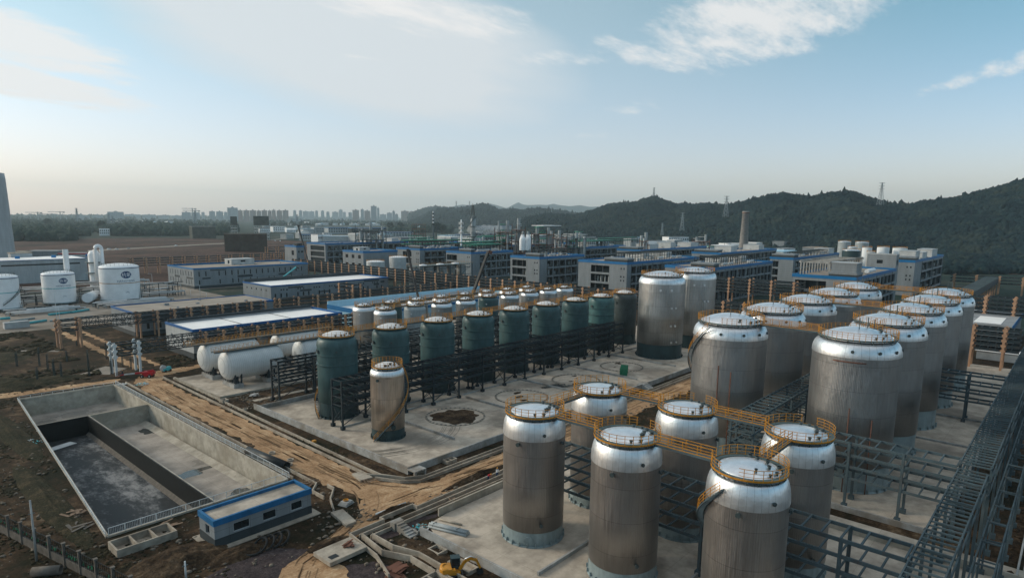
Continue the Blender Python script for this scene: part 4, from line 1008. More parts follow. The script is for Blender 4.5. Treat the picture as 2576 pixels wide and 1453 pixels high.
# silo group
sg = thing('silo_group', 'four concrete silos under one steel platform, below the grey buildings', 'silo group')
m = MB()
for x in (251.5, 262.5, 274, 281.5, 291): MB().lathe([(3.1, 0), (3.1, 14.2)], 32, (x, 304.5)).build('silo', MT['conc_wall'], sg)
m.box(249, 298, 300.5, 309, 15.0, 15.35); m.build('platform', MT['deck'], sg)
m = MB()
for x in (249.5, 256.8, 268.5, 277.9, 287, 297.5):
    for y in (300.8, 308.7): m.box(x-.2, x+.2, y-.2, y+.2, 0, 15)
for z in (4, 8.5, 13): m.beam((249.5, 300.8, z), (297.5, 300.8, z), .25); m.beam((249.5, 308.7, z), (297.5, 308.7, z), .25)
m.beam((249.5, 300.6, 8.5), (256.8, 300.6, 15), .18); m.beam((256.8, 300.6, 8.5), (249.5, 300.6, 15), .18); m.beam((287, 300.6, 8.5), (297.5, 300.6, 15), .18)
m.build('steel_frame', GB, sg)
m = MB()
for k in range(25):
    for y in (300.6, 308.9): m.beam((249+k*49/24, y, 15.3), (249+k*49/24, y, 16.4), .07)
for y in (300.6, 308.9): m.beam((249, y, 16.4), (298, y, 16.4), .08)
m.build('railing', MT['yellow'], sg)
MB().lathe([(2.4, 15.4), (2.2, 15.9), (0, 16.3)], 20, (258, 304)).lathe([(2.4, 15.4), (2.2, 15.9), (0, 16.3)], 20, (272, 304)).lathe([(2.4, 15.4), (2.2, 15.9), (0, 16.3)], 20, (285, 304)).build('silo_cap', MT['white'], sg)

# white vertical tanks between the grey buildings
def simple_tank(name, label, x, y, r, h, mt, cap, rail=True, group=None, cone=.12, stair=False):
    t = thing(name, label, 'storage tank', (x, y, 0), 0, group)
    MB().lathe([(r, 0), (r, h)], 48).build('shell', mt, t)
    MB().lathe([(r+.05, h-.1), (r+.05, h+.05)]+[(r*(1-k/8), h+.05+r*cone*(1-(1-k/8)**2)) for k in range(0, 9)], 48).build('roof', cap, t)
    if rail:
        rr = ring_rail(r-.1, h+.05, (), 1.1, .05, 36, 24, 1); rr.build('railing', MT['yellow'] if rail == 1 else MT['greydark'], t)
    if stair:
        s1, s2 = spiral(r+.05, stair[0], stair[1], 0, h); s1.build('stair', MT['greydark'], t)
    return t
simple_tank('storage_tank', 'plain off-white vertical tank, left one of the two in front of the grey buildings', 268, 366, 6.2, 14.2, MT['offwhite'], MT['white'])
simple_tank('storage_tank', 'plain off-white vertical tank, right one of the two, its edge hidden by a grey building', 292, 372, 6.2, 16.0, MT['offwhite'], MT['white'])
# distant tank farm at right
GD = 'distant round tanks at the foot of the hill'
for i, (r_, x, yb, yt, xl, xr, mt, cap, dsc) in enumerate((
    ('d0', 742, 730, 645, 680, 808, 'paintgrey', 'dome', 'big grey distant tank with a spiral stair, farthest left of the group'),
    ('d0', 912, 730, 652, 845, 980, 'paintgrey', 'dome', 'big grey distant tank right of the one with the spiral stair'),
    ('d0', 820, 745, 698, 770, 868, 'offwhite', 'dome', 'small pale distant tank in front of the two big grey ones'),
    ('d0', 962, 800, 703, 912, 1010, 'white', 'offwhite', 'white upright distant tank between the grey pair and the wide white ones'),
    ('d0', 1118, 790, 700, 1055, 1178, 'white', 'offwhite', 'tall white distant tank with an ochre rim, in the middle of the group'),
    ('d0', 1280, 790, 708, 1208, 1355, 'white', 'offwhite', 'wide white distant tank at the right end of the group'),
    ('d0', 998, 800, 745, 955, 1042, 'offwhite', 'offwhite', 'squat pale distant tank in front of the white ones'),
    ('d0', 810, 810, 728, 715, 898, 'skirt_dark', 'dome', 'wide dark distant tank with a pale domed roof'),
    ('d0', 520, 740, 712, 460, 585, 'offwhite', 'dome', 'low pale domed distant tank at the left, above the grey building roof'))):
    D = (640, 660, 610, 590, 600, 610, 560, 545, 600)[i]
    x_, y_, z_ = at_d(*zp(r_, x, yt), D)
    a_, b_, _ = at_d(*zp(r_, xl, yt), D); c_, d_, _ = at_d(*zp(r_, xr, yt), D)
    simple_tank('storage_tank', dsc, x_, y_, math.hypot(a_-c_, b_-d_)/2, z_, MT[mt], MT[cap], 1, GD)

# three white lettered tanks
def text_mesh(body, size, mt, extrude=.0):
    cu = bpy.data.curves.new('t', 'FONT'); cu.body = body; cu.size = size; cu.align_x = 'CENTER'; cu.extrude = extrude; cu.resolution_u = 3
    o = bpy.data.objects.new('t', cu); C.objects.link(o); bpy.context.view_layer.update()
    me = bpy.data.meshes.new_from_object(o.evaluated_get(bpy.context.evaluated_depsgraph_get())); bpy.data.objects.remove(o)
    return me
def wrap(me, r, a0, z0):
    """bend a flat lettering mesh round a tank of radius r, centred at angle a0"""
    import bmesh
    b = bmesh.new(); b.from_mesh(me)
    bmesh.ops.subdivide_edges(b, edges=[e for e in b.edges if e.calc_length() > .8], cuts=2)
    for v in b.verts:
        a = a0+v.co.x/r; v.co = Vector(((r+.03)*math.cos(a), (r+.03)*math.sin(a), z0+v.co.y))
    b.to_mesh(me); b.free(); return me
def put(me, name, mt, parent):
    me.materials.clear(); me.materials.append(mt); o = bpy.data.objects.new(name, me); C.objects.link(o); o.parent = parent; return o
def disc_mesh(rx, ry, n=40):
    m = MB(); 
    rows = 8
    m.v = [(0, 0, 0)]+[(rx*k/rows*math.cos(2*PI*i/n), ry*k/rows*math.sin(2*PI*i/n), 0) for k in range(1, rows+1) for i in range(n)]
    for i in range(n): m.f.append((0, 1+i, 1+(i+1) % n)); m.sm.append(False)
    for k in range(rows-1):
        for i in range(n): m.f.append((1+k*n+i, 1+(k+1)*n+i, 1+(k+1)*n+(i+1) % n, 1+k*n+(i+1) % n)); m.sm.append(False)
    me = bpy.data.meshes.new('emblem'); me.from_pydata(m.v, [], m.f); return me
def letter_tank(label, x, y, r, h, dz, stripe, ta, sub, stair=None, txt=True):
    t = thing('storage_tank', label, 'storage tank', (x, y, 0), 0, 'three white tanks with blue oval emblems')
    MB().lathe([(r, 1.4), (r, h)], 96).build('shell', MT['white'], t)
    MB().lathe([(r+.35, .9), (r+.35, 1.4), (r, 1.4)], 48).build('base_ring', MT['skirt_pale'], t)
    MB().lathe([(r*1.0+.25, h-.28), (r+.25, h-.02), (r, h)], 96, smooth=False).build('rim', MT['navy'], t)
    MB().lathe([(r*math.cos(PI/2*k/10)+.0, h+dz*math.sin(PI/2*k/10)) for k in range(11)], 64).build('dome_roof', MT['white'], t)
    MB().lathe([(r+.04, h*.56-.22), (r+.04, h*.56+.10)], 96).build('stripe', stripe, t)
    m = MB()
    for k in range(14):
        a = 2*PI*k/14; m.cyl((r*.9*math.cos(a), r*.9*math.sin(a)), .35, 0, 1.4, 8)
    m.build('footings', MT['conc_wall'], t)
    rr = ring_rail(r*.82, h+dz*.55, (), 1.1, .05, 36, 24, 1); rr.build('railing', MT['greydark'], t)
    m = MB()
    for k in range(12):
        a = ta+.9+k*.22; zq = random.Random(k).uniform(1.0, 3.6); m.tube([((r+.5)*math.cos(a), (r+.5)*math.sin(a), 0), ((r+.5)*math.cos(a), (r+.5)*math.sin(a), zq), ((r+.1)*math.cos(a), (r+.1)*math.sin(a), zq)], .16, 6)
    m.build('base_pipes', MT['offwhite'], t)
    if txt:
        put(wrap(disc_mesh(r*.36/1.0*.72*1.05, r*.24*.84), r, ta, h*.80), 'emblem', MT['navy'], t)
        me = wrap(text_mesh('杭氧', r*.245, None), r+.04, ta, h*.80-r*.09); put(me, 'emblem_lettering', MT['white'], t)
        me = wrap(text_mesh('HANGYANG', r*.165, None), r, ta, h*.80-r*.40); put(me, 'lettering', MT['navy'], t)
        me = wrap(text_mesh(sub, r*.12, None), r, ta, h*.28); put(me, 'small_lettering', MT['navy'], t)
    if stair:
        s1, s2 = spiral(r+.05, stair[0], stair[1], stair[2], stair[3], 1.0); o = s1.build('stair', MT['greydark'], t); s2.build('handrail', MT['greydark'], o)
    return t
vA = math.atan2(-373.7, -111.9)
letter_tank('largest white tank, blue oval emblem above an ochre stripe', 112, 373.7, 9.1, 17.6, 1.9, MT['ochre_line'], vA+.34, 'LN₂', (vA+1.05, vA+1.45, .6, 8.5))
letter_tank('middle-sized white tank, blue oval emblem above a teal stripe', 86.7, 380.2, 7.0, 15.0, 1.5, MT['teal_paint'], vA+.36, 'LO₂', (vA+1.1, vA+1.5, .6, 3.5))
letter_tank('white tank cut by the left edge of the photo, a dark stair crossing its side', 62.4, 372.7, 6.9, 15.3, 1.5, MT['teal_paint'], vA+.3, 'LAr', (vA+.15, vA+1.5, 3.0, 10.5), txt=False)

# ================================================================== setting
BTL, BTR, BRR, BRL = (32.6, 189.1), (53.0, 188.5), (52.5, 98.2), (25.1, 98.2)
def ragged(p, amp=.5, step=.7):
    out = []
    for (x0, y0), (x1, y1) in zip(p, p[1:]+p[:1]):
        L = math.hypot(x1-x0, y1-y0); n = max(1, int(L/step))
        for k in range(n):
            x, y = x0+(x1-x0)*k/n, y0+(y1-y0)*k/n; q = lambda s_: mnoise.noise(Vector((x*.35, y*.35, s_)))*2.2+mnoise.noise(Vector((x*1.7, y*1.7, s_)))*1.1; out.append((x+amp*q(1), y+amp*q(9)))
    return out
def sheet(name, polys, z, mat, kind='structure'):
    m = MB()
    for p in polys: m.poly(ragged(p) if name in ('road', 'gravel') and math.hypot(*p[0]) < 400 else p, z)
    return tag(m.build(name, mat), kind=kind)
def holed(name, outer, holes, z, mat):
    loops = [[Vector((x, y, 0)) for x, y in l] for l in [outer]+holes]
    tri = tessellate_polygon(loops); flat = [p for l in loops for p in l]
    me = bpy.data.meshes.new(name); fs = []
    for a, b, c in tri:
        A, B_, C_ = flat[a], flat[b], flat[c]
        if (B_.x-A.x)*(C_.y-A.y)-(B_.y-A.y)*(C_.x-A.x) < 0: a, c = c, a
        fs.append((a, b, c))
    me.from_pydata([(p.x, p.y, z) for p in flat], [], fs); me.materials.append(mat)
    o = bpy.data.objects.new(name, me); C.objects.link(o); return o
o = holed('ground', [(-300, -300), (330, -300), (330, 330), (-300, 330)], [[BTL, BTR, BRR, BRL]], 0.0, MT['dirt']); tag(o, kind='structure')
G0 = 16000
o = holed('ground', [(-G0, -G0), (G0, -G0), (G0, G0), (-G0, G0)], [[(-299.5, -299.5), (329.5, -299.5), (329.5, 329.5), (-299.5, 329.5)]], -0.03, MT['farland']); tag(o, kind='structure')
# pavements, roads
sheet('road', [[(55.9, 92), (57, 88), (57, 82), (51.5, 77), (42, 74.5), (36, 72), (30, 62), (33, 56), (41, 60), (43.6, 69), (50, 73.6), (56, 74.4), (80, 74.6), (250, 75), (250, 82.2), (90, 80.6), (70, 79.6), (65, 81.6), (63, 86), (62.5, 92), (63, 130), (63.6, 184), (66, 190), (78, 193), (79, 197), (62, 197), (58.6, 190), (56.6, 180), (56.2, 130)]], .02, MT['road'])
sheet('road', [[(-20, 190.5), (30, 194), (54, 191.5), (57, 195), (30, 199), (-20, 197)]], .02, MT['road'])
sheet('road', [[(63, 205), (65.5, 205), (66.5, 300), (64, 300)], [(69, 205), (70.5, 205), (72, 300), (70.5, 300)]], .02, MT['road'])
sheet('gravel', [[(20, 40), (47, 40), (47, 66), (41.5, 68), (36.5, 71.5), (43, 74.5), (41, 77.5), (36, 79.5), (28, 78), (20, 70)], [(50, 69.2), (105, 69.2), (105, 70.6), (50, 70.6)]], .012, MT['gravel'])
sheet('yard', [[(40, 300), (80, 300), (150, 300), (150, 316), (158, 320), (160, 398), (240, 398), (240, 402), (160, 402), (158, 420), (40, 420), (0, 300)]], .015, MT['yard'])
sheet('yard', [[(150, 420), (172, 450), (150, 470), (120, 440)]], .02, MT['yard'])
sheet('yard', [[(140, 402.5), (161, 402.5), (161, 450), (150, 450)]], .027, MT['yard'])
sheet('field', [[(20, 440), (600, 500), (600, 1100), (470, 1330), (60, 1330), (-100, 900)]], 0.0, MT['redfield'])
sheet('road', [[at(*zp('a0', 850, 742)), at(*zp('a0', 2200, 664)), at(*zp('b0', 300, 620)), at(*zp('b0', 300, 612)), at(*zp('a0', 2200, 655)), at(*zp('a0', 850, 728))]], .05, MT['yard'])
sheet('road', [[at(*zp('d0', 1690, 812)), at(*zp('d0', 2478, 842)), at(*zp('d0', 2478, 862)), at(*zp('d0', 1690, 838))]], .05, MT['yard'])
sheet('bare_soil', [[at(*zp('d0', 1690, 765)), at(*zp('d0', 2478, 800)), at(*zp('d0', 2478, 838)), at(*zp('d0', 1690, 808))], [at(*zp('d0', 1700, 880)), at(*zp('d0', 2478, 920)), at(*zp('d0', 2478, 965)), at(*zp('d0', 1700, 945))]], .04, MT['redfield'])
sheet('pavement', [[(68.6, 85.4), (178, 85.4), (250, 85.4), (250, 140), (118, 140), (68.6, 140)]], .10, MT['concrete'])
sheet('pavement', [[(55.8, 0), (103, 0), (103, 68.9), (62.5, 68.9), (58.3, 68.2), (57.3, 66), (55.8, 65)]], .10, MT['concrete'])
sheet('pavement', [[(106, 11.5), (250, 11.5), (250, 66), (106, 66)]], .10, MT['concrete'])
sheet('pavement', [[(112, 143), (242, 143), (242, 206), (118, 206)]], .06, MT['concrete'])
sheet('pavement', [[(66.9, 156.1), (112, 156.1), (112, 184), (66.9, 184)]], .14, MT['concrete'])
sheet('pavement', [[(71.2, 145.8+1.4), (112, 147.2), (112, 148.9), (71.2, 148.9)]], .12, MT['kerb'])
sheet('pavement', [[(40, -1.2), (300, -1.2), (300, 1.6), (40, 1.6)]], .05, MT['conc_pale'])

def wall(label, pts, h, w, mat=None, z=0, name='retaining_wall', cat='wall', group=None):
    m = MB()
    for i, (p, q) in enumerate(zip(pts[:-1], pts[1:])):
        e = w/2-.003*(i % 2); d = Vector((q[0]-p[0], q[1]-p[1], 0)).normalized()*e
        m.beam((p[0]-d.x, p[1]-d.y, z+h/2-.003*(i % 2)), (q[0]+d.x, q[1]+d.y, z+h/2-.003*(i % 2)), w-.004*(i % 2), h)
    return tag(m.build(name, mat or MT['conc_wall']), label, cat, group)
wall('long pale concrete retaining wall bounding the platform of the green tanks on the road sides', [(68.35, 141.6), (68.35, 85.2), (178, 85.2)], 1.35, .32)
wall('low concrete wall along the back of the green tank platform, behind the first green tank', [(68.8, 140.2), (117, 141.4)], 1.1, .3)
for i, (p, q) in enumerate((((86, 114.6), (86, 92.2)), ((109.2, 114.6), (109.2, 98)), ((132.4, 114.6), (132.4, 91)), ((155.4, 114.6), (155.4, 91)), ((178.2, 114.6), (178.2, 91)))):
    wall('low divider wall crossing the tank platform, %s from the near left corner' % ordn(i), [p, q], .6, .28, group='divider walls on the green tank platform')
wall('low divider wall running lengthwise under the black pipe rack', [(74.9, 114.9), (240, 114.9)], .45, .28)
wall('second low divider wall lengthwise under the black pipe rack', [(88, 118.9), (240, 118.9)], .4, .28)
wall('concrete wall of the front platform beside the dark gravel strip', [(61.4, 69.2), (98.5, 69.2), (98.5, 0)], 1.25, .28, MT['conc_pale'])
wall('sloping-topped concrete wall of the front platform beside the excavator', [(55.6, 66.6), (55.6, 0)], 1.25, .28)
wall('low divider wall between the two nearest tanks on the front platform', [(58.9, 47.5), (98.3, 47.5)], .6, .3)
wall('low divider wall on the front platform at the foot of the nearest tank row', [(60, 32.5), (98.3, 32.5)], .6, .3)
wall('concrete kerb wall of the big tank platform beside the bare strip', [(105.9, 66), (105.9, 11.4), (250, 11.4)], .9, .35)
for i, y in enumerate((131.4, 154.0, 176.5, 199)):
    wall('low divider wall between the big tanks, %s from the front' % ordn(i), [(y, 12), (y, 24)], .5, .3, group='divider walls on the big tank platform')
wall('kerb wall round the slab of the white horizontal tanks', [(66.7, 184.2), (66.7, 155.9), (112.2, 155.9)], .55, .25, MT['conc_pale'])
# trench walls along the roads
KG = 'thin concrete trench walls beside the dirt road'
KB = MT['kerb']
def trench(label, pts, h=.55, w=.2): wall(label, pts, h, w, KB, 0, 'trench_wall', 'trench wall', KG)
trench('outer trench wall right of the dirt road, toward the white horizontal tanks', [(64.7, 187), (63.4, 130), (62.9, 89.6), (65.0, 86.4)])
trench('inner trench wall right of the dirt road, nearest the platform', [(66.3, 184), (65.2, 130), (64.4, 92), (64.4, 87.8), (66.4, 83.6), (69.5, 81.9), (90, 81.9), (180, 82.8)])
trench('outer curved trench wall at the road corner, facing the tan crossing', [(63.0, 87.4), (65.0, 83.2), (67.5, 80.9), (90, 80.7), (180, 81.6)])
trench('trench wall left of the dirt road, beside the basin', [(55.7, 188), (54.9, 130), (54.7, 92.6), (52.6, 90.4), (52.6, 87)], .6)
trench('second trench wall left of the dirt road, closest to the basin rail', [(54.3, 188), (53.8, 140), (53.4, 98)], .5)
trench('bent trench wall near the house corner at the crossing', [(55.6, 90.6), (55.6, 88.8), (52.9, 85.6), (51.2, 82)], .6)
trench('upper trench wall on the near side of the tan crossing road', [(45.6, 61), (47.4, 66), (48.3, 73.4), (54.2, 73.4), (54.2, 74.3), (60.4, 74.3), (60.4, 73.2), (105, 73.6)], .7)
trench('middle trench wall on the near side of the tan crossing road', [(49.2, 72.3), (55.0, 72.3), (61.3, 72.2), (105, 72.5)], .55)
trench('lower trench wall on the near side of the tan crossing road', [(50.2, 71.0), (61.1, 71.0), (105, 71.2)], .55)
trench('trench wall running toward the excavator, left one', [(49.2, 71.7), (48.4, 66), (50.0, 62), (49.6, 50)], .9)
trench('trench wall running toward the excavator, right one', [(50.2, 70.6), (50.2, 66), (51.4, 62), (51.2, 50)], .9)
# cover slabs over the trenches
for lab, p in (('pale cover slab over the trench at the house corner', [(49.6, 76.3), (51.4, 76.3), (52.3, 81.2), (50.4, 81.6)]), ('pale cover slab over the trench at the upper bend of the road', [(60.6, 88.4), (62.8, 88), (63.3, 91.5), (61.2, 91.9)])):
    tag(MB().poly(p, 0, .4).build('cover_slab', KB), lab, 'slab')

# ---- the empty basin
bs = thing('basin', 'large empty concrete basin with three chambers, one lined in black', 'basin')
zf = -4.3
def wq(mb, p, q, z0, z1): mb.quad((p[0], p[1], z0), (q[0], q[1], z0), (q[0], q[1], z1), (p[0], p[1], z1))
yd = 163.8; xl = lambda y: BRL[0]+(BTL[0]-BRL[0])*(y-BRL[1])/(BTL[1]-BRL[1]); xr = lambda y: BRR[0]+(BTR[0]-BRR[0])*(y-BRR[1])/(BTR[1]-BRR[1])
m = MB(); wq(m, BTL, BTR, zf, .25); wq(m, BTR, (xr(yd), yd), zf, .25); wq(m, (xr(yd), yd), BRR, zf, .25); wq(m, (xl(yd), yd), BTL, zf, .25); wq(m, BRR, (40.4, 98.2), zf, .25)
m.box(40.4, xr(yd), yd-.2, yd+.2, zf, -.05); m.box(30.9, 40.4, yd+.01, yd+.2, zf, -.05)
m.box(40.42, 40.6, 98.2, yd-.2, zf, -.05); m.build('pale_inner_wall', MT['conc_pale'], bs)
m = MB(); wq(m, (40.4, 98.22), BRL, zf, .25); wq(m, BRL, (xl(yd), yd), zf, .25); m.box(30.9, 40.4, yd-.2, yd+.008, zf, -.06); m.box(40.2, 40.4, 98.2, yd-.2, zf, -.06); m.build('black_liner_wall', MT['liner'], bs)
m = MB()
for p, q in ((BTL, BTR), (BTR, BRR), (BRR, BRL), (BRL, BTL)): m.beam((*p, .1), (*q, .1), .42, .36)
m.build('rim', MT['conc_pale'], bs)
MB().poly([(xl(yd), yd), BTL, BTR, (xr(yd), yd)], zf).poly([(40.6, 98.2), (40.6, yd), (xr(yd), yd), BRR], zf).build('floor', MT['basin_floor'], bs)
MB().poly([BRL, (xl(yd), yd), (40.4, yd), (40.4, 98.2)], zf).build('dark_floor', MT['basin_grey'], bs)
# sloped fillets at the foot of the walls
m = MB()
for x0, x1, y0, y1 in ((39.5, 40.2, 98.4, yd-.3),): m.quad((x0, y0, zf+.02), (x1, y0, zf+.6), (x1, y1, zf+.6), (x0, y1, zf+.02))
m.build('dark_fillet', MT['fence_conc'], bs)
m = MB(); m.quad((50.9, 98.4, zf+.02), (52.5, 98.4, zf+.5), (52.0, yd-.3, zf+.5), (50.4, yd-.3, zf+.02)); m.build('fillet', MT['conc_pale'], bs)
# puddles (shallow water)
wm = Mat('water_film', .04, 0); wm.base((.05, .052, .05)); MT['water'] = wm.m
def puddle(label, x, y, rx, ry, z, seed, ang_=0):
    rnd = random.Random(seed); n = 34; pts = []
    ph_ = [rnd.uniform(0, 6.28) for _ in range(4)]
    for k in range(n):
        a = 2*PI*k/n; q = 1+.22*math.sin(2*a+ph_[0])+.18*math.sin(3*a+ph_[1])+.12*math.sin(5*a+ph_[2])+.08*math.sin(9*a+ph_[3])
        u, v = rx*q*math.cos(a), ry*q*math.sin(a); pts.append((x+u*math.cos(ang_)-v*math.sin(ang_), y+u*math.sin(ang_)+v*math.cos(ang_)))
    return tag(MB().poly(pts, z).build('puddle', MT['water']), label, 'puddle')
puddle('flat puddle across the middle of the pale basin chamber', 46, 124, 4.6, 1.5, zf+.012, 2)
puddle('jagged puddle near the front end of the pale basin chamber', 49.4, 108, 2.6, 2.2, zf+.012, 5)
puddle('thin dark puddle in the far basin chamber', 44, 176, 5, .8, zf+.012, 7)
puddle('small puddle beside the dividing wall of the pale chamber', 50, 156, 1.6, 2.4, zf+.012, 9)
puddle('dark puddle inside the second empty tank footing ring', 134.5, 103, 4.2, 2.0, .125, 12, -.4)
# basin railings
def fence_rail(label, p, q, h=1.1, step=2.0, bars=True, mt=None, z=.28):
    mt = mt or MT['white_col']; t = thing('railing', label, 'railing'); p = Vector((*p, z)); q = Vector((*q, z)); d = q-p; L = d.length; d.normalize(); n = int(L/step)
    b0_ = MB().box(-.04, .04, -.04, .04, 0, h).build('post', mt, t, tuple(p))
    for k in range(1, n+1): copypart(b0_, t, tuple(p+d*L*k/n))
    m = MB().beam(p+Vector((0, 0, h)), q+Vector((0, 0, h)), .07).beam(p+Vector((0, 0, .12)), q+Vector((0, 0, .12)), .05); m.build('rails', mt, t)
    if bars:
        m = MB(); nb = int(L/.22)
        for k in range(nb): m.beam(p+d*L*k/nb+Vector((0, 0, .12)), p+d*L*k/nb+Vector((0, 0, h)), .022)
        m.build('bars', mt, t)
    return t
fence_rail('barred light steel railing along the front edge of the basin, behind the small house', (25.3, 98.1), (52.4, 98.1))
fence_rail('light steel railing along the right edge of the basin beside the dirt road', (52.9, 98.3), (53.3, 188.2), 1.0, 2.2)
fence_rail('low white pipe rail along the left edge of the basin', (25.0, 98.6), (32.4, 188.8), .55, 1.0, False)
fence_rail('thin pipe rail along the far edge of the basin', (32.8, 189.2), (53, 188.7), .6, 2.2, False)
# empty footing rings
def footing_ring(label, x, y, r, seed, dark=.3):
    t = thing('tank_footing', label, 'tank footing', (x, y, .1))
    MB().lathe([(r+.28, 0), (r+.28, .10), (r-.28, .10), (r-.28, 0)], 64, smooth=False).build('ring', MT['kerb'], t)
    n = 38; b0_ = MB().box(-.2, .2, -.2, .2, .09, .165).build('anchor_pocket', MT['greydark'], t, (r, 0, 0))
    for k in range(1, n): copypart(b0_, t, (r*math.cos(2*PI*k/n), r*math.sin(2*PI*k/n), 0)).rotation_euler = (0, 0, 2*PI*k/n)
    rnd = random.Random(seed); m = MB()
    for _ in range(6):
        cx_, cy_ = rnd.uniform(-r*.6, r*.6), rnd.uniform(-r*.6, r*.6); k_ = rnd.uniform(.2, .9)
        m.poly([(cx_+k_*rnd.uniform(.6, 1.3)*math.cos(i*PI/4)*1.6, cy_+k_*rnd.uniform(.6, 1.3)*math.sin(i*PI/4)) for i in range(8)], .03)
    m.build('wet_patches', MT['mud'], t)
    return t
footing_ring('charred and littered round footing of a missing tank, right of the slim silver tank', 96.8, 103.3, 6.6, 1)
footing_ring('round footing of a missing tank behind the leftmost foreground tank', 119.5, 103, 6.6, 2)
footing_ring('round footing of a missing tank holding a dark puddle', 143.0, 103.2, 6.6, 3)
footing_ring('round footing of a missing tank beside the green sheet bundle', 166.5, 103, 6.4, 4)
sheet('scorched_soil', [[(96.8+5.3*(1+.08*math.sin(3*a+1)+.06*math.sin(7*a)+.05*math.sin(11*a+2))*math.cos(a), 103.3+5.3*(1+.08*math.sin(3*a+1)+.06*math.sin(7*a)+.05*math.sin(11*a+2))*math.sin(a)) for a in [2*PI*k/72 for k in range(72)]]], .115, MT['mud'])

MT['tyre'] = plain('tyre_mark', (.22, .195, .165), .9, 0, .35, .5)
m = MB()
def tyre(cx_, cy_, r_, a0, a1, w=.16):
    n = 30
    for k in range(n):
        p, q = a0+(a1-a0)*k/n, a0+(a1-a0)*(k+1)/n
        if cx_+r_*math.cos(p) < 69.4 or cy_+r_*math.sin(p) < 86.4: continue
        m.quad(*[(cx_+rr*math.cos(t_), cy_+rr*math.sin(t_), .112) for rr, t_ in ((r_, p), (r_+w, p), (r_+w, q), (r_, q))])
for i, dr_ in enumerate((0, .32, .7, 1.7, 2.0, 2.5, 3.4)):
    tyre(80, 113, 17+dr_, PI*1.02, PI*1.42); tyre(80, 110, 14+dr_*1.1, PI*1.25, PI*1.75); tyre(112, 100, 12+dr_, PI*1.15, PI*1.7)
tag(m.build('tyre_marks', MT['tyre']), kind='stuff')
MT['rut'] = plain('wheel_rut', (.23, .145, .082), .95, 0, .3, .8)
m = MB(); rnd = random.Random(8)
def path_strip(ctrl, off, w):
    P_ = []
    for i in range(len(ctrl)-1):
        p0, p1, p2, p3 = [Vector((*ctrl[max(0, min(len(ctrl)-1, j))], 0)) for j in (i-1, i, i+1, i+2)]
        for k in range(14):
            t_ = k/14; P_.append(.5*((2*p1)+(p2-p0)*t_+(2*p0-5*p1+4*p2-p3)*t_*t_+(3*p1-p0-3*p2+p3)*t_**3))
    for a, b in zip(P_[:-1], P_[1:]):
        d_ = (b-a); 
        if d_.length < 1e-4 or mnoise.noise(Vector((a.x*.22+off, a.y*.22, off))) < -.02: continue
        n_ = Vector((-d_.y, d_.x, 0)).normalized(); wob = .18*mnoise.noise(Vector((a.x*.3, a.y*.3, off)))
        q = [a+n_*(off+wob), a+n_*(off+wob+w), b+n_*(off+wob+w), b+n_*(off+wob)]; m.quad(*[(v.x, v.y, .034) for v in reversed(q)])
CP_ = [(61, 188), (59.6, 170), (59.6, 140), (59.3, 115), (59.8, 100), (60.2, 90), (64.5, 81), (74, 77.8), (95, 77.6), (125, 78.2), (170, 78.6)]
CQ_ = [(60.5, 175), (59.2, 150), (59.6, 120), (59.2, 98), (58.9, 88), (55.5, 80.5), (48.5, 75.6), (41, 72.8), (35.5, 67)]
CR_ = [(40, 72.2), (47, 74.6), (54, 77.2), (64, 77.6), (80, 77.4), (110, 77.8)]
for c_, n_s in ((CP_, 5), (CQ_, 4), (CR_, 4)):
    for k in range(n_s):
        o_ = rnd.uniform(-1.5, 1.1); path_strip(c_, o_, .17); path_strip(c_, o_+1.25, .17)
tag(m.build('wheel_ruts', MT['rut']), kind='stuff')
# ---- dirt heaps, stones, weeds
def heap(label, x, y, rx, ry, h, seed, mt=None, z=0, cat='earth heap', rot=0.0):
    n = 26; m = MB(); c_, s_ = math.cos(rot), math.sin(rot)
    for i in range(n+1):
        for j in range(n+1):
            u, v = -1+2*i/n, -1+2*j/n; q = max(0, 1-(u*u+v*v)**.5)
            nz = mnoise.noise(Vector((u*2.2+seed, v*2.2, seed*1.7)))*.5+mnoise.noise(Vector((u*6+seed, v*6, 3.3)))*.35
            zz_ = h*(q**.8)*(1+nz)-.03*(q <= 0)-.02; m.v.append((x+(u*c_*rx-v*s_*ry), y+(u*s_*rx+v*c_*ry), z+zz_))
    for i in range(n):
        for j in range(n):
            a = i*(n+1)+j; m.f.append((a, a+n+1, a+n+2, a+1)); m.sm.append(True)
    return tag(m.build('earth_heap', mt or MT['mud']), label, cat)
heap('dark dug earth heap in front of the small house beside the tub', 29.5, 84.5, 6.5, 4.2, 1.5, 2)
heap('earth heap between the small house and the rubber hoops', 36.5, 80.6, 6, 2.2, .9, 3)
heap('long low earth bank left of the basin', 22.6, 118, 2.2, 22, .7, 4, MT['ferncover'])
heap('low earth bank outside the far left corner of the basin', 26.0, 160, 2.4, 22, .7, 5, MT['ferncover'])
heap('earth heap beside the trench corner at the upper road bend', 66.1, 90.2, 1.2, 5, .6, 6)
heap('brushy earth ridge along the near side of the tan crossing', 57.5, 75.6, 4.5, .9, .8, 7)
heap('brushy earth ridge farther along the tan crossing', 76, 75.4, 9, .9, .9, 8)
heap('dug earth between the two trenches near the excavator', 52.8, 62.5, 2.2, 5.5, .5, 9)
heap('dug earth beside the pale lid slab', 45.2, 74, 3.4, 1.5, .5, 10)
heap('loose earth between the platform wall and the white tank slab', 68, 149.5, 1.8, 5.5, .6, 11)
heap('weedy mound in the left waste ground, farther one', 22, 215, 16, 9, 1.5, 12, MT['ferncover'])
heap('weedy mound in the left waste ground, near the dirt track', 38, 206, 14, 6, 1.3, 13, MT['ferncover'])
heap('weedy mound behind the rebar stubs', 30, 250, 18, 14, 1.6, 14, MT['ferncover'])
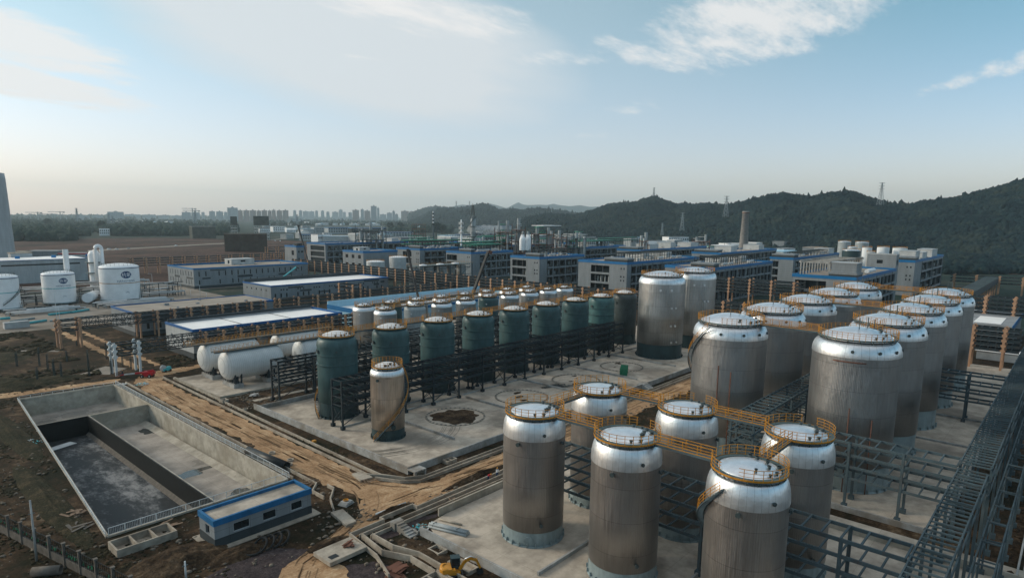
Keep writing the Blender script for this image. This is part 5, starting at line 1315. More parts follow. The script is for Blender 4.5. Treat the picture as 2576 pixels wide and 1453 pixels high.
heap('sandy heap on the open ground at far right', *az_('d0', 1950, 900), 22, 12, 5, 15, MT['redfield'])
heap('orange soil heap at the right edge of the open ground', *az_('d0', 2400, 915), 16, 10, 6, 16, MT['redfield'])

def lumps(name, mat, pts, kind='stuff', sub=1, jit=.35):
    """one mesh of many irregular clumps; pts = (x, y, z, rx, ry, rz)"""
    import bmesh
    b = bmesh.new(); bmesh.ops.create_icosphere(b, subdivisions=sub, radius=1.0)
    V = np.array([v.co[:] for v in b.verts]); F = np.array([[v.index for v in f.verts] for f in b.faces]); b.free()
    P = np.array(pts, dtype=np.float32); n, k = len(P), len(V); rg = np.random.RandomState(n+7)
    variants = [V*(1+rg.uniform(-jit, jit, (k, 1))) for _ in range(12)]
    idx = rg.randint(0, 12, n); VV = np.stack(variants)[idx]
    th = rg.uniform(0, 2*PI, n); c, s = np.cos(th)[:, None], np.sin(th)[:, None]
    X = (VV[:, :, 0]*c-VV[:, :, 1]*s)*P[:, 3:4]+P[:, 0:1]; Y = (VV[:, :, 0]*s+VV[:, :, 1]*c)*P[:, 4:5]+P[:, 1:2]; Z = VV[:, :, 2]*P[:, 5:6]+P[:, 2:3]
    co_ = np.stack([X, Y, Z], -1).reshape(-1, 3); FF = (F[None]+(np.arange(n)*k)[:, None, None]).reshape(-1, 3)
    me = bpy.data.meshes.new(name); me.vertices.add(len(co_)); me.vertices.foreach_set('co', co_.astype(np.float32).ravel())
    me.loops.add(FF.size); me.loops.foreach_set('vertex_index', FF.astype(np.int32).ravel()); me.polygons.add(len(FF))
    me.polygons.foreach_set('loop_start', np.arange(0, FF.size, 3, dtype=np.int32)); me.update(calc_edges=True); me.materials.append(mat)
    o = bpy.data.objects.new(name, me); C.objects.link(o)
    if kind: o['kind'] = kind
    return o
MT['stone'] = plain('field_stone', (.17, .14, .11), .9, 0, .6, .9)
rnd = random.Random(42)
def inb(x, y): return xl(y)-1 < x < xr(y)+1.5 and 96 < y < 190
pts = []
for _ in range(9000):
    a = rnd.random()
    if a < .38: x, y = rnd.uniform(-10, 56), rnd.uniform(196, 300)
    elif a < .85: x, y = rnd.uniform(8, 33), rnd.uniform(70, 192)
    elif a < .9: x, y = rnd.uniform(64.6, 66.2), rnd.uniform(88, 186)
    else: x, y = rnd.uniform(72, 80), rnd.uniform(196, 300)
    if inb(x, y) or mnoise.noise(Vector((x*.06, y*.06, 1))) < -.05: continue
    s_ = rnd.uniform(.25, 1.0)*(1.3 if y > 200 else .42); pts.append((x, y, 0, s_, s_, s_*rnd.uniform(.25, .5)))
lumps('weeds', MT['ferncover'], pts, sub=1, jit=.55)
pts = []
for _ in range(1500):
    a = rnd.random()
    if a < .35: x, y = rnd.uniform(12, 32), rnd.uniform(76, 190)
    elif a < .55: x, y = rnd.uniform(28, 56), rnd.uniform(74, 98)
    elif a < .7: x, y = rnd.uniform(44, 56), rnd.uniform(50, 80)
    elif a < .85: x, y = rnd.uniform(64.6, 78), rnd.uniform(142, 156)
    elif a < .95: x, y = rnd.uniform(56, 150), rnd.uniform(74.4, 76.2)
    else: x, y = rnd.uniform(20, 60), rnd.uniform(196, 250)
    if inb(x, y) or (34 < x < 49 and 83 < y < 89.5): continue
    s_ = rnd.uniform(.05, .22)*rnd.choice((1, 1, 1.7)); pts.append((x, y, s_*.3, s_*1.3, s_, s_*.7))
lumps('rubble', MT['stone'], pts, sub=1, jit=.4)
pts = [(rnd.uniform(40, 300), rnd.uniform(-3.2, -1.6) if rnd.random() < .5 else rnd.uniform(1.9, 3.4), .05, *(lambda s_: (s_*1.4, s_, s_*.6))(rnd.uniform(.15, .5))) for _ in range(700)]
lumps('trench_spoil', MT['mud'], pts)
wall('long thin concrete trench wall at the lower right edge, nearest the rack', [(45, 2.1), (300, 2.1)], .7, .22, MT['conc_wall'])
wall('long thin concrete trench wall at the lower right edge, farthest out', [(45, -1.6), (300, -1.6)], .7, .22, MT['conc_wall'])
for i in range(12):
    tag(MB().box(58+i*3.4, 61+i*3.4, -.9, 1.3, .06, .45).build('concrete_block', MT['conc_wall']), 'flat pale concrete block in the row along the right-edge trench, %s from the near end' % ordn(i), 'concrete block', 'row of flat concrete blocks at the right edge')

# ================================================================== small things
# septic tub
def tub(label, x0, x1, y0, y1, h, cells, t_=.22, mt=None, z=0):
    m = MB(); m.box(x0, x1, y0, y0+t_, z, z+h).box(x0, x1, y1-t_, y1, z, z+h).box(x0, x0+t_, y0+t_, y1-t_, z, z+h).box(x1-t_, x1, y0+t_, y1-t_, z, z+h)
    for i in range(1, cells):
        x = x0+(x1-x0)*i/cells; m.box(x-t_/2, x+t_/2, y0+t_, y1-t_, z, z+h-.02)
    m.box(x0+t_, x1-t_, y0+t_, y1-t_, z+.02, z+.06)
    return tag(m.build('concrete_tub', mt or MT['kerb']), label, 'concrete tub')
tub('three-chambered open concrete tub below the basin railing', 24.2, 31.8, 91.0, 94.6, 1.1, 3)
tub('small square open concrete box beside the trench near the platform corner', 69.4, 71, 83.6, 84.9, .8, 1)
tub('second small open concrete box beside the trench, farther right', 76, 78.4, 83.2, 84.7, .7, 2)
tub('open concrete pit with a blue pump beside the stair wall', 53.2, 54.9, 60.2, 62.4, .5, 1)
tub('long open concrete pit beside the excavator', 52.8, 54.6, 54, 58, .5, 1)
tub('wood-framed concrete pit at the bottom edge left of the excavator', 46.5, 50.2, 51.5, 57, .9, 2)
tub('small open concrete box at the end of the double trench beside the white tank slab', 65.2, 66.8, 151.4, 153.4, .7, 1)
# lid slab
t = thing('cover_slab', 'wide pale concrete lid slab with scrap wood lying on it, lower centre', 'slab')
MB().box(41.9, 47.6, 68.4, 72.4, .2, .75).build('lid', KB, t); MB().box(42.1, 47.4, 68.6, 72.2, -.0, .2).build('chamber', MT['greydark'], t)
MB().box(42.5, 43.7, 69.0, 69.9, .752, .78).build('hatch', MT['black'], t)
def planks(label, x, y, n, L, w, seed, mt=None, z=0, spread=1.0):
    rnd = random.Random(seed); m = MB()
    for i in range(n):
        a = rnd.uniform(-.5, .5)+(PI/2 if rnd.random() < .25 else 0); cx_, cy_ = x+rnd.uniform(-1, 1)*spread, y+rnd.uniform(-1, 1)*spread; l = L*rnd.uniform(.5, 1)
        zz_ = z+.05+.05*i+rnd.uniform(0, .05)
        m.beam((cx_-math.cos(a)*l/2, cy_-math.sin(a)*l/2, zz_), (cx_+math.cos(a)*l/2, cy_+math.sin(a)*l/2, zz_+rnd.uniform(0, .25)), w*rnd.uniform(.6, 1.2), .05)
    return tag(m.build('plank_pile', mt or MT['wood']), label, 'pile of boards')
planks('scrap boards lying on the pale lid slab', 46.0, 70.2, 7, 1.6, .4, 3, MT['rust'], .75, .4)
planks('scattered boards on the weedy ground left of the basin', 24.0, 110, 9, 2.2, .5, 4, spread=1.4)
planks('long grey boards in the weeds below the other scattered boards', 23.2, 104, 6, 3.4, .4, 5, MT['fence_conc'], spread=.9)
planks('leaning boards at the basin corner by the small house', 31.8, 95.4, 6, 3.0, .4, 6, spread=1.2)
planks('pile of flat reddish and grey boards beside the trench end', 46.9, 61.5, 10, 3.0, .8, 7, MT['rust'], spread=.8)
planks('thin poles strewn beside the trench by the house corner', 54.2, 93.6, 9, 3.2, .14, 8, spread=1.0)
planks('thin poles at the upper road bend beside the trench junction', 61.6, 87.4, 8, 2.4, .14, 9, spread=1.0)
planks('broken boards between the trenches farther along the crossing', 66, 72.8, 8, 2.4, .2, 10, spread=1.6)
planks('stack of grey stone slabs beside the white tank slab', 73.6, 152.4, 8, 2.2, .9, 11, MT['conc_wall'], spread=.5)
planks('boards dumped by the rim at the far corner of the basin', 54.6, 187.6, 5, 2.4, .8, 12, MT['white_col'], spread=.5)
def rubbish(label, x, y, r, n, seed, cols=('offwhite', 'white', 'teal_paint', 'wood', 'rust')):
    rnd = random.Random(seed); t = thing('rubbish_pile', label, 'rubbish', (x, y, 0))
    for c in cols[:3]:
        m = MB()
        for _ in range(n):
            a, q = rnd.uniform(0, 6.28), r*math.sqrt(rnd.random()); p = (q*math.cos(a), q*math.sin(a), .05+rnd.uniform(0, .35)*(1-q/r)); s_ = rnd.uniform(.12, .38)
            m.beam(p, (p[0]+s_*rnd.uniform(-1, 1), p[1]+s_*rnd.uniform(-1, 1), p[2]+rnd.uniform(0, .2)), s_*rnd.uniform(.4, 1), .06)
        m.build('scraps', MT[c], t)
    return t
rubbish('heap of white and blue sacks beside the dirt road near the far basin corner', 58.3, 184.2, 1.6, 26, 1)
rubbish('rubbish heap at the foot of the concrete stair on the front platform', 57.0, 68.3, 1.2, 26, 2, ('offwhite', 'wood', 'teal_paint'))
rubbish('rubbish strewn left of the basin near the black chamber', 27.6, 152, 2.2, 20, 3, ('offwhite', 'wood', 'teal_paint'))
rubbish('rubbish heap beyond the front platform between the rails and the dirt', 116.5, 77.6, 2.0, 22, 4, ('offwhite', 'white', 'rust'))
rubbish('pale rubbish in the strip below the slim silver tank ring catwalk', 98, 77.4, 1.4, 14, 5, ('white', 'offwhite', 'wood'))
rubbish('sheets of white foam left in the black basin chamber', 29.9, 158.8, .1, 1, 6, ('white',))['label'] = 'small white scrap in the black basin chamber by its far end'
m = MB(); m.beam((30.6, 157.6, zf+.08), (36.2, 159.6, zf+.08), 2.2, .08); tag(m.build('scaffold_board', MT['white_col']), 'pale platform board with boxes lying at the far end of the black basin chamber', 'board')
# stacked stone slabs on the island
t = thing('slab_stack', 'stack of pale square slabs with an orange rope coil by the road crossing', 'stack of slabs', (54.0, 82.9, 0), .3)
for i in range(4): MB().box(-1.0+.12*i, 1.0-.1*i, -.85+.1*(i % 2), .85-.08*i, .05+i*.14, .17+i*.14).build('slab', MT['conc_wall'], t)
m = MB()
for k in range(4): m.tube(arc(.25+.06*k, .64+.05*k, n=12), .04, 4, closed=True)
m.build('rope_coil', MT['exc'], t)
# large black pipe
def pipe(label, p, q, r, mt, thick=.06, n=28, z=None, name='pipe'):
    p, q = Vector(p), Vector(q); d = (q-p).normalized(); m = MB()
    def ring(c, rr):
        a = d.cross(Vector((0, 0, 1))).normalized(); b = a.cross(d); return [tuple(c+a*math.cos(2*PI*k/n)*rr+b*math.sin(2*PI*k/n)*rr) for k in range(n)]
    rs = [ring(p, r-thick), ring(p, r), ring(q, r), ring(q, r-thick)]
    for g in rs: m.v += g
    for i in range(4):
        j = (i+1) % 4
        for k in range(n): l = (k+1) % n; m.f.append((i*n+k, j*n+k, j*n+l, i*n+l)); m.sm.append(i in (1, 3))
    return tag(m.build(name, mt), label, 'pipe')
pipe('big black plastic pipe lying between the basin rail and the dirt road', (53.6, 114.6, .82), (54.6, 102.2, .82), .8, MT['black'])
t = thing('pipe_bundle', 'strapped bundle of grey steel pipes on the front platform', 'pipe bundle')
for i, (dx_, dz_) in enumerate(((0, .3), (.42, .3), (.21, .66), (-.42, .3), (-.21, .66))):
    MB().tube([(58.1+dx_, 67.4, dz_), (59.9+dx_, 61.4+dx_*.2, dz_)], .2, 14).build('steel_pipe', MT['jacket_grey'] if False else MT['paintgrey'], t)
for f in (.12, .75): MB().tube([(58.1+1.8*f-.62, 67.4-6*f, .12), (58.1+1.8*f-.3, 67.4-6*f, .9), (58.1+1.8*f+.35, 67.4-6*f, .9), (58.1+1.8*f+.66, 67.4-6*f, .12)], .04, 4).build('strap', MT['black'], t)
pipe('single yellowish pipe lying above the strapped bundle on the front platform', (60.3, 68.0, .28), (61.4, 64.2, .28), .15, MT['kerb'])
pipe('long grey pipe lying on the near edge of the tan crossing', (54.9, 76.3, .22), (60.5, 76.1, .22), .16, MT['white_col'])
pipe('short fat concrete pipe lying beyond the fence at lower left', (15.6, 93.9, .6), (18.2, 92.0, .6), .6, MT['fence_conc'])
# rubber hoops
for i in range(5):
    m = MB().tube([(1.15*math.cos(2*PI*k/24), 1.15*math.sin(2*PI*k/24), 0) for k in range(24)], .16, 6, closed=True)
    o = m.build('pipe_ring', MT['rubber'], None, (37.0+i*1.05, 79.6-.1*i, .2+.32*(i > 0)*1.2)); o.rotation_euler = (0, .0 if i == 0 else -.75, 0)
    tag(o, 'black pipe ring in front of the small house, %s from the left' % ordn(i), 'ring', 'row of black rings in front of the house')
# concrete well rings
for i, (x, y) in enumerate(((57.4, 105.9), (56.9, 111.8), (56.2, 104.2), (66.6, 142.6))):
    m = MB().lathe([(.62, 0), (.62, .35), (.42, .35), (.42, 0)], 20, smooth=False); o = m.build('well_ring', KB, None, (x, y, .02))
    tag(o, ('pale concrete ring beside the dirt road near the end of the big black pipe', 'pale concrete ring beside the middle of the big black pipe', 'third pale concrete ring by the big black pipe, half under it', 'pale concrete ring by the left corner of the tank platform')[i], 'concrete ring')
tag(MB().box(65.0, 65.7, 110.6, 111.2, .35, .75).box(65.1, 65.2, 110.7, 110.8, 0, .35).box(65.5, 65.6, 111, 111.1, 0, .35).build('yellow_box', MT['exc']), 'small yellow box on legs in the weeds beside the trench', 'box')
# stair on the front platform
t = thing('concrete_stair', 'short concrete stair dropping from the front platform wall', 'stair')
m = MB()
for i in range(6): m.box(53.9, 55.2, 70.2-.55*(i+1), 70.2-.55*i, 0, 1.15-.19*i)
m.build('steps', MT['conc_wall'], t); MB().box(53.7, 55.45, 70.2, 71.3, 0, 1.2).build('landing', MT['conc_wall'], t); MB().box(55.25, 55.45, 66.9, 70.2, 0, .55).build('side_wall', MT['conc_wall'], t)
t = thing('concrete_stair', 'small concrete stair through the far platform wall above the strip of rails', 'stair')
m = MB()
for i in range(5): m.box(148, 150.5, 85-.5*(i+1), 85-.5*i, 0, 1.3-.25*i)
m.build('steps', MT['conc_wall'], t); MB().box(147.6, 150.9, 85.01, 86.4, 0, 1.36).build('landing', MT['conc_wall'], t)
tag(MB().box(68.0, 70.6, 82.9, 85.0, .95, 1.15).box(70.3, 70.6, 82.9, 83.2, 0, .95).box(68.0, 68.4, 82.9, 83.3, 0, .95).build('corner_landing', MT['conc_wall']), 'concrete landing sticking out at the near corner of the tank platform', 'landing')
# green bundle
t = thing('sheet_bundle', 'bundle of curved dark green sheets lying on the tank platform', 'sheet bundle', (158.5, 97.2, .15), .5)
m = MB()
for i in range(9):
    z = .2+i*.22; w = 1.0-.5*abs(i-4)/4
    m.box(-3.0, 3.0, -w, w, z, z+.13)
m.build('sheets', MT['green_net'], t); m = MB()
for k in range(12): m.box(-2.9+k*.52, -2.75+k*.52, -1.05, 1.05, .1, .2+9*.22)
m.build('ribs', MT['green_net'], t)
tag(MB().beam((109.5, 76.8, .2), (112.5, 79.8, .9), 2.2, .06).build('roof_sheet', MT['pale_blue']), 'bent pale blue roofing sheet leaning in the strip between platform and big tanks', 'sheet')

# mini excavator
t = thing('excavator', 'small yellow excavator with a dark cab at the bottom edge, its arm reaching right', 'excavator', (51.3, 55.4, .05), R(-35))
for sy in (-.78, .78):
    tr = MB(); pr = [(-1.05, .3), (-.9, .08), (.9, .08), (1.05, .3), (.9, .55), (-.9, .55)]
    n = len(tr.v); tr.v += [(x, sy-.2, z) for x, z in pr]+[(x, sy+.2, z) for x, z in pr]; k = 6
    tr.f.append(tuple(range(n, n+k))[::-1]); tr.f.append(tuple(range(n+k, n+2*k))); tr.sm += [False, False]
    for i in range(k): j = (i+1) % k; tr.f.append((n+i, n+j, n+k+j, n+k+i)); tr.sm.append(False)
    for q in range(9): tr.box(-.95+q*.23, -.86+q*.23, sy-.22, sy+.22, .0, .09)
    tr.build('track', MT['rubber'], t)
bd = MB().box(-1.25, .95, -.85, .85, .62, .92); bd.box(-1.35, -.15, -.88, .88, .92, 1.45); bd.lathe([(.9, .9), (.92, 1.1), (.85, 1.5), (.55, 1.56)], 20, (-.72, 0), PI/2, PI*1.5); bd.box(-.15, .3, -.88, -.3, .92, 1.3)
bd.build('body', MT['exc'], t); MB().cyl((-.1, 0), .5, .45, .64, 16).build('slew_ring', MT['rubber'], t)
MB().box(-1.47, -1.36, -.45, .45, .95, 1.35).build('counterweight_panel', MT['black'], t)
cb = MB()
for x in (-.1, .95):
    for y in (.0, .84): cb.box(x-.05, x+.05, y-.05, y+.05, .92, 2.35)
cb.box(-.18, 1.02, -.08, .92, 2.35, 2.45).box(-.1, .95, -.02, .04, .92, 1.35).box(-.1, .95, .82, .86, .92, 1.35); c_ = cb.build('cab', MT['skirt_dark'], t)
MB().box(-.06, .92, .0, .03, 1.35, 2.35).box(-.06, .92, .83, .85, 1.35, 2.35).box(.93, .95, .05, .8, 1.0, 2.35).box(-.09, -.07, .05, .8, 1.3, 2.35).build('cab_glass', MT['window'], c_)
bm = MB(); P_ = [(.9, -.25, 1.05), (1.6, -.25, 2.05), (2.3, -.25, 2.35), (3.1, -.25, 2.0)]
for a, b in zip(P_[:-1], P_[1:]): bm.beam(a, b, .26, .34)
bm.build('boom', MT['exc'], t)
MB().beam((3.0, -.25, 2.15), (3.55, -.25, .9), .2, .28).build('arm', MT['exc'], t)
MB().tube([(1.5, -.25, 2.3), (2.3, -.25, 2.62), (2.9, -.25, 2.3)], .07, 8).tube([(1.0, -.25, .9), (1.7, -.25, 1.75)], .07, 8).build('hydraulic_ram', MT['shoulder'], t)
bk = MB(); 
for k in range(5): a0_, a1_ = PI*.15+k*.45, PI*.15+(k+1)*.45; bk.quad((3.5+.42*math.cos(-a0_), -.55, .6+.42*math.sin(-a0_)), (3.5+.42*math.cos(-a0_), .05, .6+.42*math.sin(-a0_)), (3.5+.42*math.cos(-a1_), .05, .6+.42*math.sin(-a1_)), (3.5+.42*math.cos(-a1_), -.55, .6+.42*math.sin(-a1_)))
bk.box(3.1, 3.9, -.56, -.54, .25, .7).box(3.1, 3.9, .04, .06, .25, .7); bk.build('bucket', MT['rubber'], t)
MB().box(1.15, 1.3, -.9, .9, .1, .5).build('dozer_blade', MT['black'], t)

# red boom lift
t = thing('boom_lift', 'red telescopic boom lift with its long arm lowered, under the grey-white rack end', 'boom lift', (62.2, 191.4, 0), R(136))
MB().box(-1.3, 1.3, -.9, .9, .45, .95).build('chassis', MT['red'], t)
for x in (-1.0, 1.0):
    for y in (-.95, .95):
        w = MB().tube([(x, y-.2, .48), (x, y+.2, .48)], .48, 18); w_ = w.build('wheel', MT['rubber'], t); MB().tube([(x, y-.21, .48), (x, y+.21, .48)], .2, 10).build('rim', MT['offwhite'], w_)
MB().box(-1.9, 1.0, -.85, -.25, .98, 1.75).box(-1.9, 1.0, .25, .85, .98, 1.65).box(-1.9, -1.2, -.25, .25, .98, 1.9).build('turret', MT['red'], t)
MB().beam((-1.8, 0, 1.75), (3.2, 0, 1.15), .4, .45).beam((-1.7, 0, 2.1), (-.2, 0, 1.8), .3, .3).build('boom', MT['red'], t); MB().beam((3.0, 0, 1.17), (6.2, 0, .8), .28, .3).build('inner_boom', MT['offwhite'], t)
MB().beam((6.1, 0, .85), (7.3, 0, .55), .2, .25).build('jib', MT['red'], t)
bk = MB().box(7.4, 8.3, -.9, .9, .3, .38)
for x in (7.4, 8.3):
    for y in (-.9, 0, .9): bk.beam((x, y, .35), (x, y, 1.4), .05)
for z in (.9, 1.4): bk.beam((7.4, -.9, z), (7.4, .9, z), .05).beam((8.3, -.9, z), (8.3, .9, z), .05).beam((7.4, -.9, z), (8.3, -.9, z), .05).beam((7.4, .9, z), (8.3, .9, z), .05)
bk.build('basket', MT['rust'], t)
# teal compressor trailer with round drum
t = thing('compressor', 'teal machine with a pale round drum standing on the muddy track beside the boom lift', 'machine', (68.4, 194.6, 0), R(20))
MB().box(-1.3, 1.2, -.6, .6, .4, 1.1).box(-.2, 1.1, -.5, .5, 1.1, 1.4).build('body', MT['teal_paint'], t); MB().tube([(-1.1, -.3, 1.3), (-1.1, .3, 1.3)], .85, 20).build('drum', MT['offwhite'], t)
for x in (-.8, .8): MB().tube([(x, -.7, .35), (x, .7, .35)], .35, 14).build('wheel', MT['rubber'], t)
# white container at left
bx = az_('a1', 100, 275); t = thing('container', 'weathered white container beside teal pipes at the left edge', 'container', (bx[0]+2, bx[1], 0), R(2))
MB().box(-4, 4, -1.2, 1.2, .1, 2.6).build('body', MT['offwhite'], t); m = MB()
for k in range(20): m.box(-3.9+k*.41, -3.75+k*.41, -1.26, -1.205, .2, 2.5)
m.build('ribs', MT['offwhite'], t)
# fence at lower left with concrete posts
t = thing('fence', 'dark mesh fence with pale concrete posts cutting across the lower left corner', 'fence')
a, b = Vector((13.6, 119.4, 0)), Vector((23.0, 75.6, 0)); d = (b-a).normalized(); n = 12; L = (b-a).length
base = None
for k in range(n+1):
    p = a+d*L*k/n
    if base is None: base = MB().box(-.17, .17, -.17, .17, 0, 3.1).box(-.24, .24, -.24, .24, 3.1, 3.2).build('post', MT['fence_conc'], t, tuple(p))
    else: copypart(base, t, tuple(p))
MB().beam(a+Vector((0, 0, .55)), b+Vector((0, 0, .55)), .16, 1.1).build('base_wall', MT['fence_conc'], t)
m = MB()
for k in range(int(L/.45)): p = a+d*.45*k; m.beam(p+Vector((0, 0, 1.1)), p+Vector((0, 0, 2.9)), .05)
for z in (1.25, 2.0, 2.85): m.beam(a+Vector((0, 0, z)), b+Vector((0, 0, z)), .06)
m.build('metal_bars', MT['black'], t)
m = MB(); rnd = random.Random(3)
for k in range(70):
    p = a+d*rnd.uniform(0, L); z = rnd.uniform(1.1, 1.6); m.quad(tuple(p+Vector((.1, 0, z))), tuple(p+d*.5+Vector((.12, 0, z+.1))), tuple(p+d*.45+Vector((.1, 0, z+rnd.uniform(.2, .7)))), tuple(p+d*.1+Vector((.15, 0, z+.4))))
m.build('netting_shreds', MT['green_net'], t)
for i, k in enumerate((0, .75)):
    s_ = thing('notice_board', ('small white notice board on the fence, left one', 'small white notice board on the fence, right one with a yellow patch')[i], 'sign'); p = Vector((21.85+.14*i, 81.0-.75*i, 0))
    n_ = Vector((-d.y, d.x, 0)); n_ = -n_ if n_.x > 0 else n_
    MB().beam(p-d*.25+Vector((0, 0, 1.9))+n_*.12, p+d*.25+Vector((0, 0, 1.9))+n_*.12, .04, .7).build('board', MT['white'], s_)
    MB().beam(p-d*.12+Vector((0, 0, 2.0))+n_*.15, p+d*.12+Vector((0, 0, 2.0))+n_*.15, .02, .25).build('pictogram', MT['navy'] if i == 0 else MT['exc'], s_)
# poles
def pole(label, x, y, h, r=.18, mt=None, lamp=False, cat='pole'):
    t = thing('pole' if not lamp else 'street_lamp', label, cat, (x, y, 0))
    MB().tube([(0, 0, 0), (0, 0, h)], r, 10, r1=r*.7).build('shaft', mt or MT['white_col'], t)
    if lamp: MB().tube([(0, 0, h-.1), (-.5, .2, h+.3), (-1.5, .6, h+.4)], .06, 6).box(-2.0, -1.3, .5, .8, h+.36, h+.46).build('lamp_arm', MT['white_col'], t)
    else: MB().beam((-.35, 0, h*.78), (.35, 0, h*.78), .1).build('bracket', MT['greydark'], t)
    return t
pole('tall pale concrete pole beside the fence at lower left', 16.9, 98.0, 8.4, .16, MT['conc_wall'])
pole('short pale pole at the bottom edge in front of the small house', 28.2, 79.0, 2.6, .14)
for i, (r_, x, yb, yt) in enumerate((('a1', 575, 420, -110), ('a1', 590, 300, 60), ('a0', 1480, 1100, 960), ('a0', 1440, 1150, 1020), ('a0', 1700, 1150, 1030), ('a0', 1940, 1180, 1065), ('a0', 2002, 1195, 1150), ('a0', 1850, 1190, 1110), ('a0', 1630, 1160, 1050))):
    x_, y_ = az_(r_, x, yb); 
    D = math.hypot(x_, y_); z_ = at_d(*zp(r_, x, yt), D)[2]
    pole('slim street lamp pole, %s from the left around the pale yard' % ordn((0, 1, 3, 2, 5, 7, 8, 6, 4)[i]), x_, y_, max(3, z_), .10, lamp=True, cat='street lamp')
# rebar stubs in the weeds
for i, (x, y, yt) in enumerate(((165, 640, 490), (385, 635, 450), (465, 665, 510), (530, 740, 560), (600, 765, 585), (365, 790, 640), (650, 595, 480), (865, 735, 470), (1035, 570, 390), (1080, 715, 560), (1190, 640, 530), (1270, 655, 545), (520, 690, 600), (745, 440, 390))):
    px_, py_ = az_('a1', x, y); h_ = max(2.2, at_d(*zp('a1', x, yt), math.hypot(px_, py_))[2])
    m = MB(); rnd = random.Random(i)
    for k in range(9):
        a = 2*PI*k/9; e = rnd.uniform(.1, .3); m.tube([(.24*math.cos(a), .24*math.sin(a), 0), (e*math.cos(a), e*math.sin(a), h_*rnd.uniform(.75, 1.0))], .035, 4)
    for z in range(int(h_/.5)): m.tube(arc(.23, .3+z*.5, n=8), .035, 4, closed=True)
    o = m.build('rebar_cage', MT['skirt_dark'], None, (px_, py_, 0)); tag(o, 'dark upright rebar cage in the weedy ground at left, %s from the left' % ordn((0, 2, 3, 5, 6, 1, 7, 9, 10, 11, 12, 13, 4, 8)[i]), 'rebar cage', 'rebar cages in the left waste ground')
sheet('pavement', [[az_('a1', 760, 720), az_('a1', 1060, 720), az_('a1', 1230, 660), az_('a1', 1020, 640)], [az_('a1', 260, 790), az_('a1', 540, 760), az_('a1', 500, 740)], [az_('a1', 160, 495), az_('a1', 560, 500), az_('a1', 600, 480), az_('a1', 170, 485)]], .03, MT['yard'])
# coloured pipes by the yard
for i, (p, q, mt, r_) in enumerate(((('a1', 225, 240), ('a1', 450, 205), 'teal_pipe', .5), (('a1', 470, 150), ('a1', 690, 125), 'teal_pipe', .5), (('a1', 690, 128), ('a1', 860, 100), 'teal_pipe', .5), (('a1', 0, 190), ('a1', 100, 182), 'teal_pipe', .5), (('a1', 100, 215), ('a1', 335, 182), 'skirt_pale', .4), (('a1', 485, 210), ('a1', 900, 165), 'skirt_pale', .4))):
    a_, b_ = az_(*p), az_(*q); pipe('%s long pipe from the left lying along the yard below the white lettered tanks' % ordn((1, 3, 5, 0, 2, 4)[i]), (*a_, r_), (*b_, r_), r_, MT[mt], .05, 14)
# crane jibs
for lab, (r_, x0, y0, x1, y1), D, w in (('thick black crane jib leaning above the back rows of tanks', ('b0', 2112, 1118, 2252, 738), 285, 1.1), ('thin black crane jib rising in front of the grey building with the tall opening', ('b0', 1495, 852, 1465, 722), 320, .9), ('distant dark crane jib leaning at the left of the grey blocks', ('b0', 455, 662, 406, 487), 620, 1.1), ('teal crane jib resting low beside the office-like block', ('b0', 248, 998, 390, 890), 400, .6)):
    a_, b_ = at_d(*zp(r_, x0, y0), D), at_d(*zp(r_, x1, y1), D+8); t = thing('crane', lab, 'crane'); k_ = (a_[2]-2.6)/(b_[2]-a_[2]); a_ = tuple(a_[i]-(b_[i]-a_[i])*k_ for i in range(3))
    MB().beam(a_, b_, w, w).build('boom', MT['black'] if 'teal' not in lab else MT['teal_pipe'], t); MB().beam(b_, (b_[0]+1.2, b_[1]-1, b_[2]-.8), w*1.5, w*1.3).build('boom_head', MT['rust'] if 'thick' in lab else MT['black'], t)
    MB().box(a_[0]-3, a_[0]+3, a_[1]-1.6, a_[1]+1.6, 0.1, max(2.8, a_[2])).build('carrier', MT['exc'] if 'teal' not in lab else MT['teal_pipe'], t)
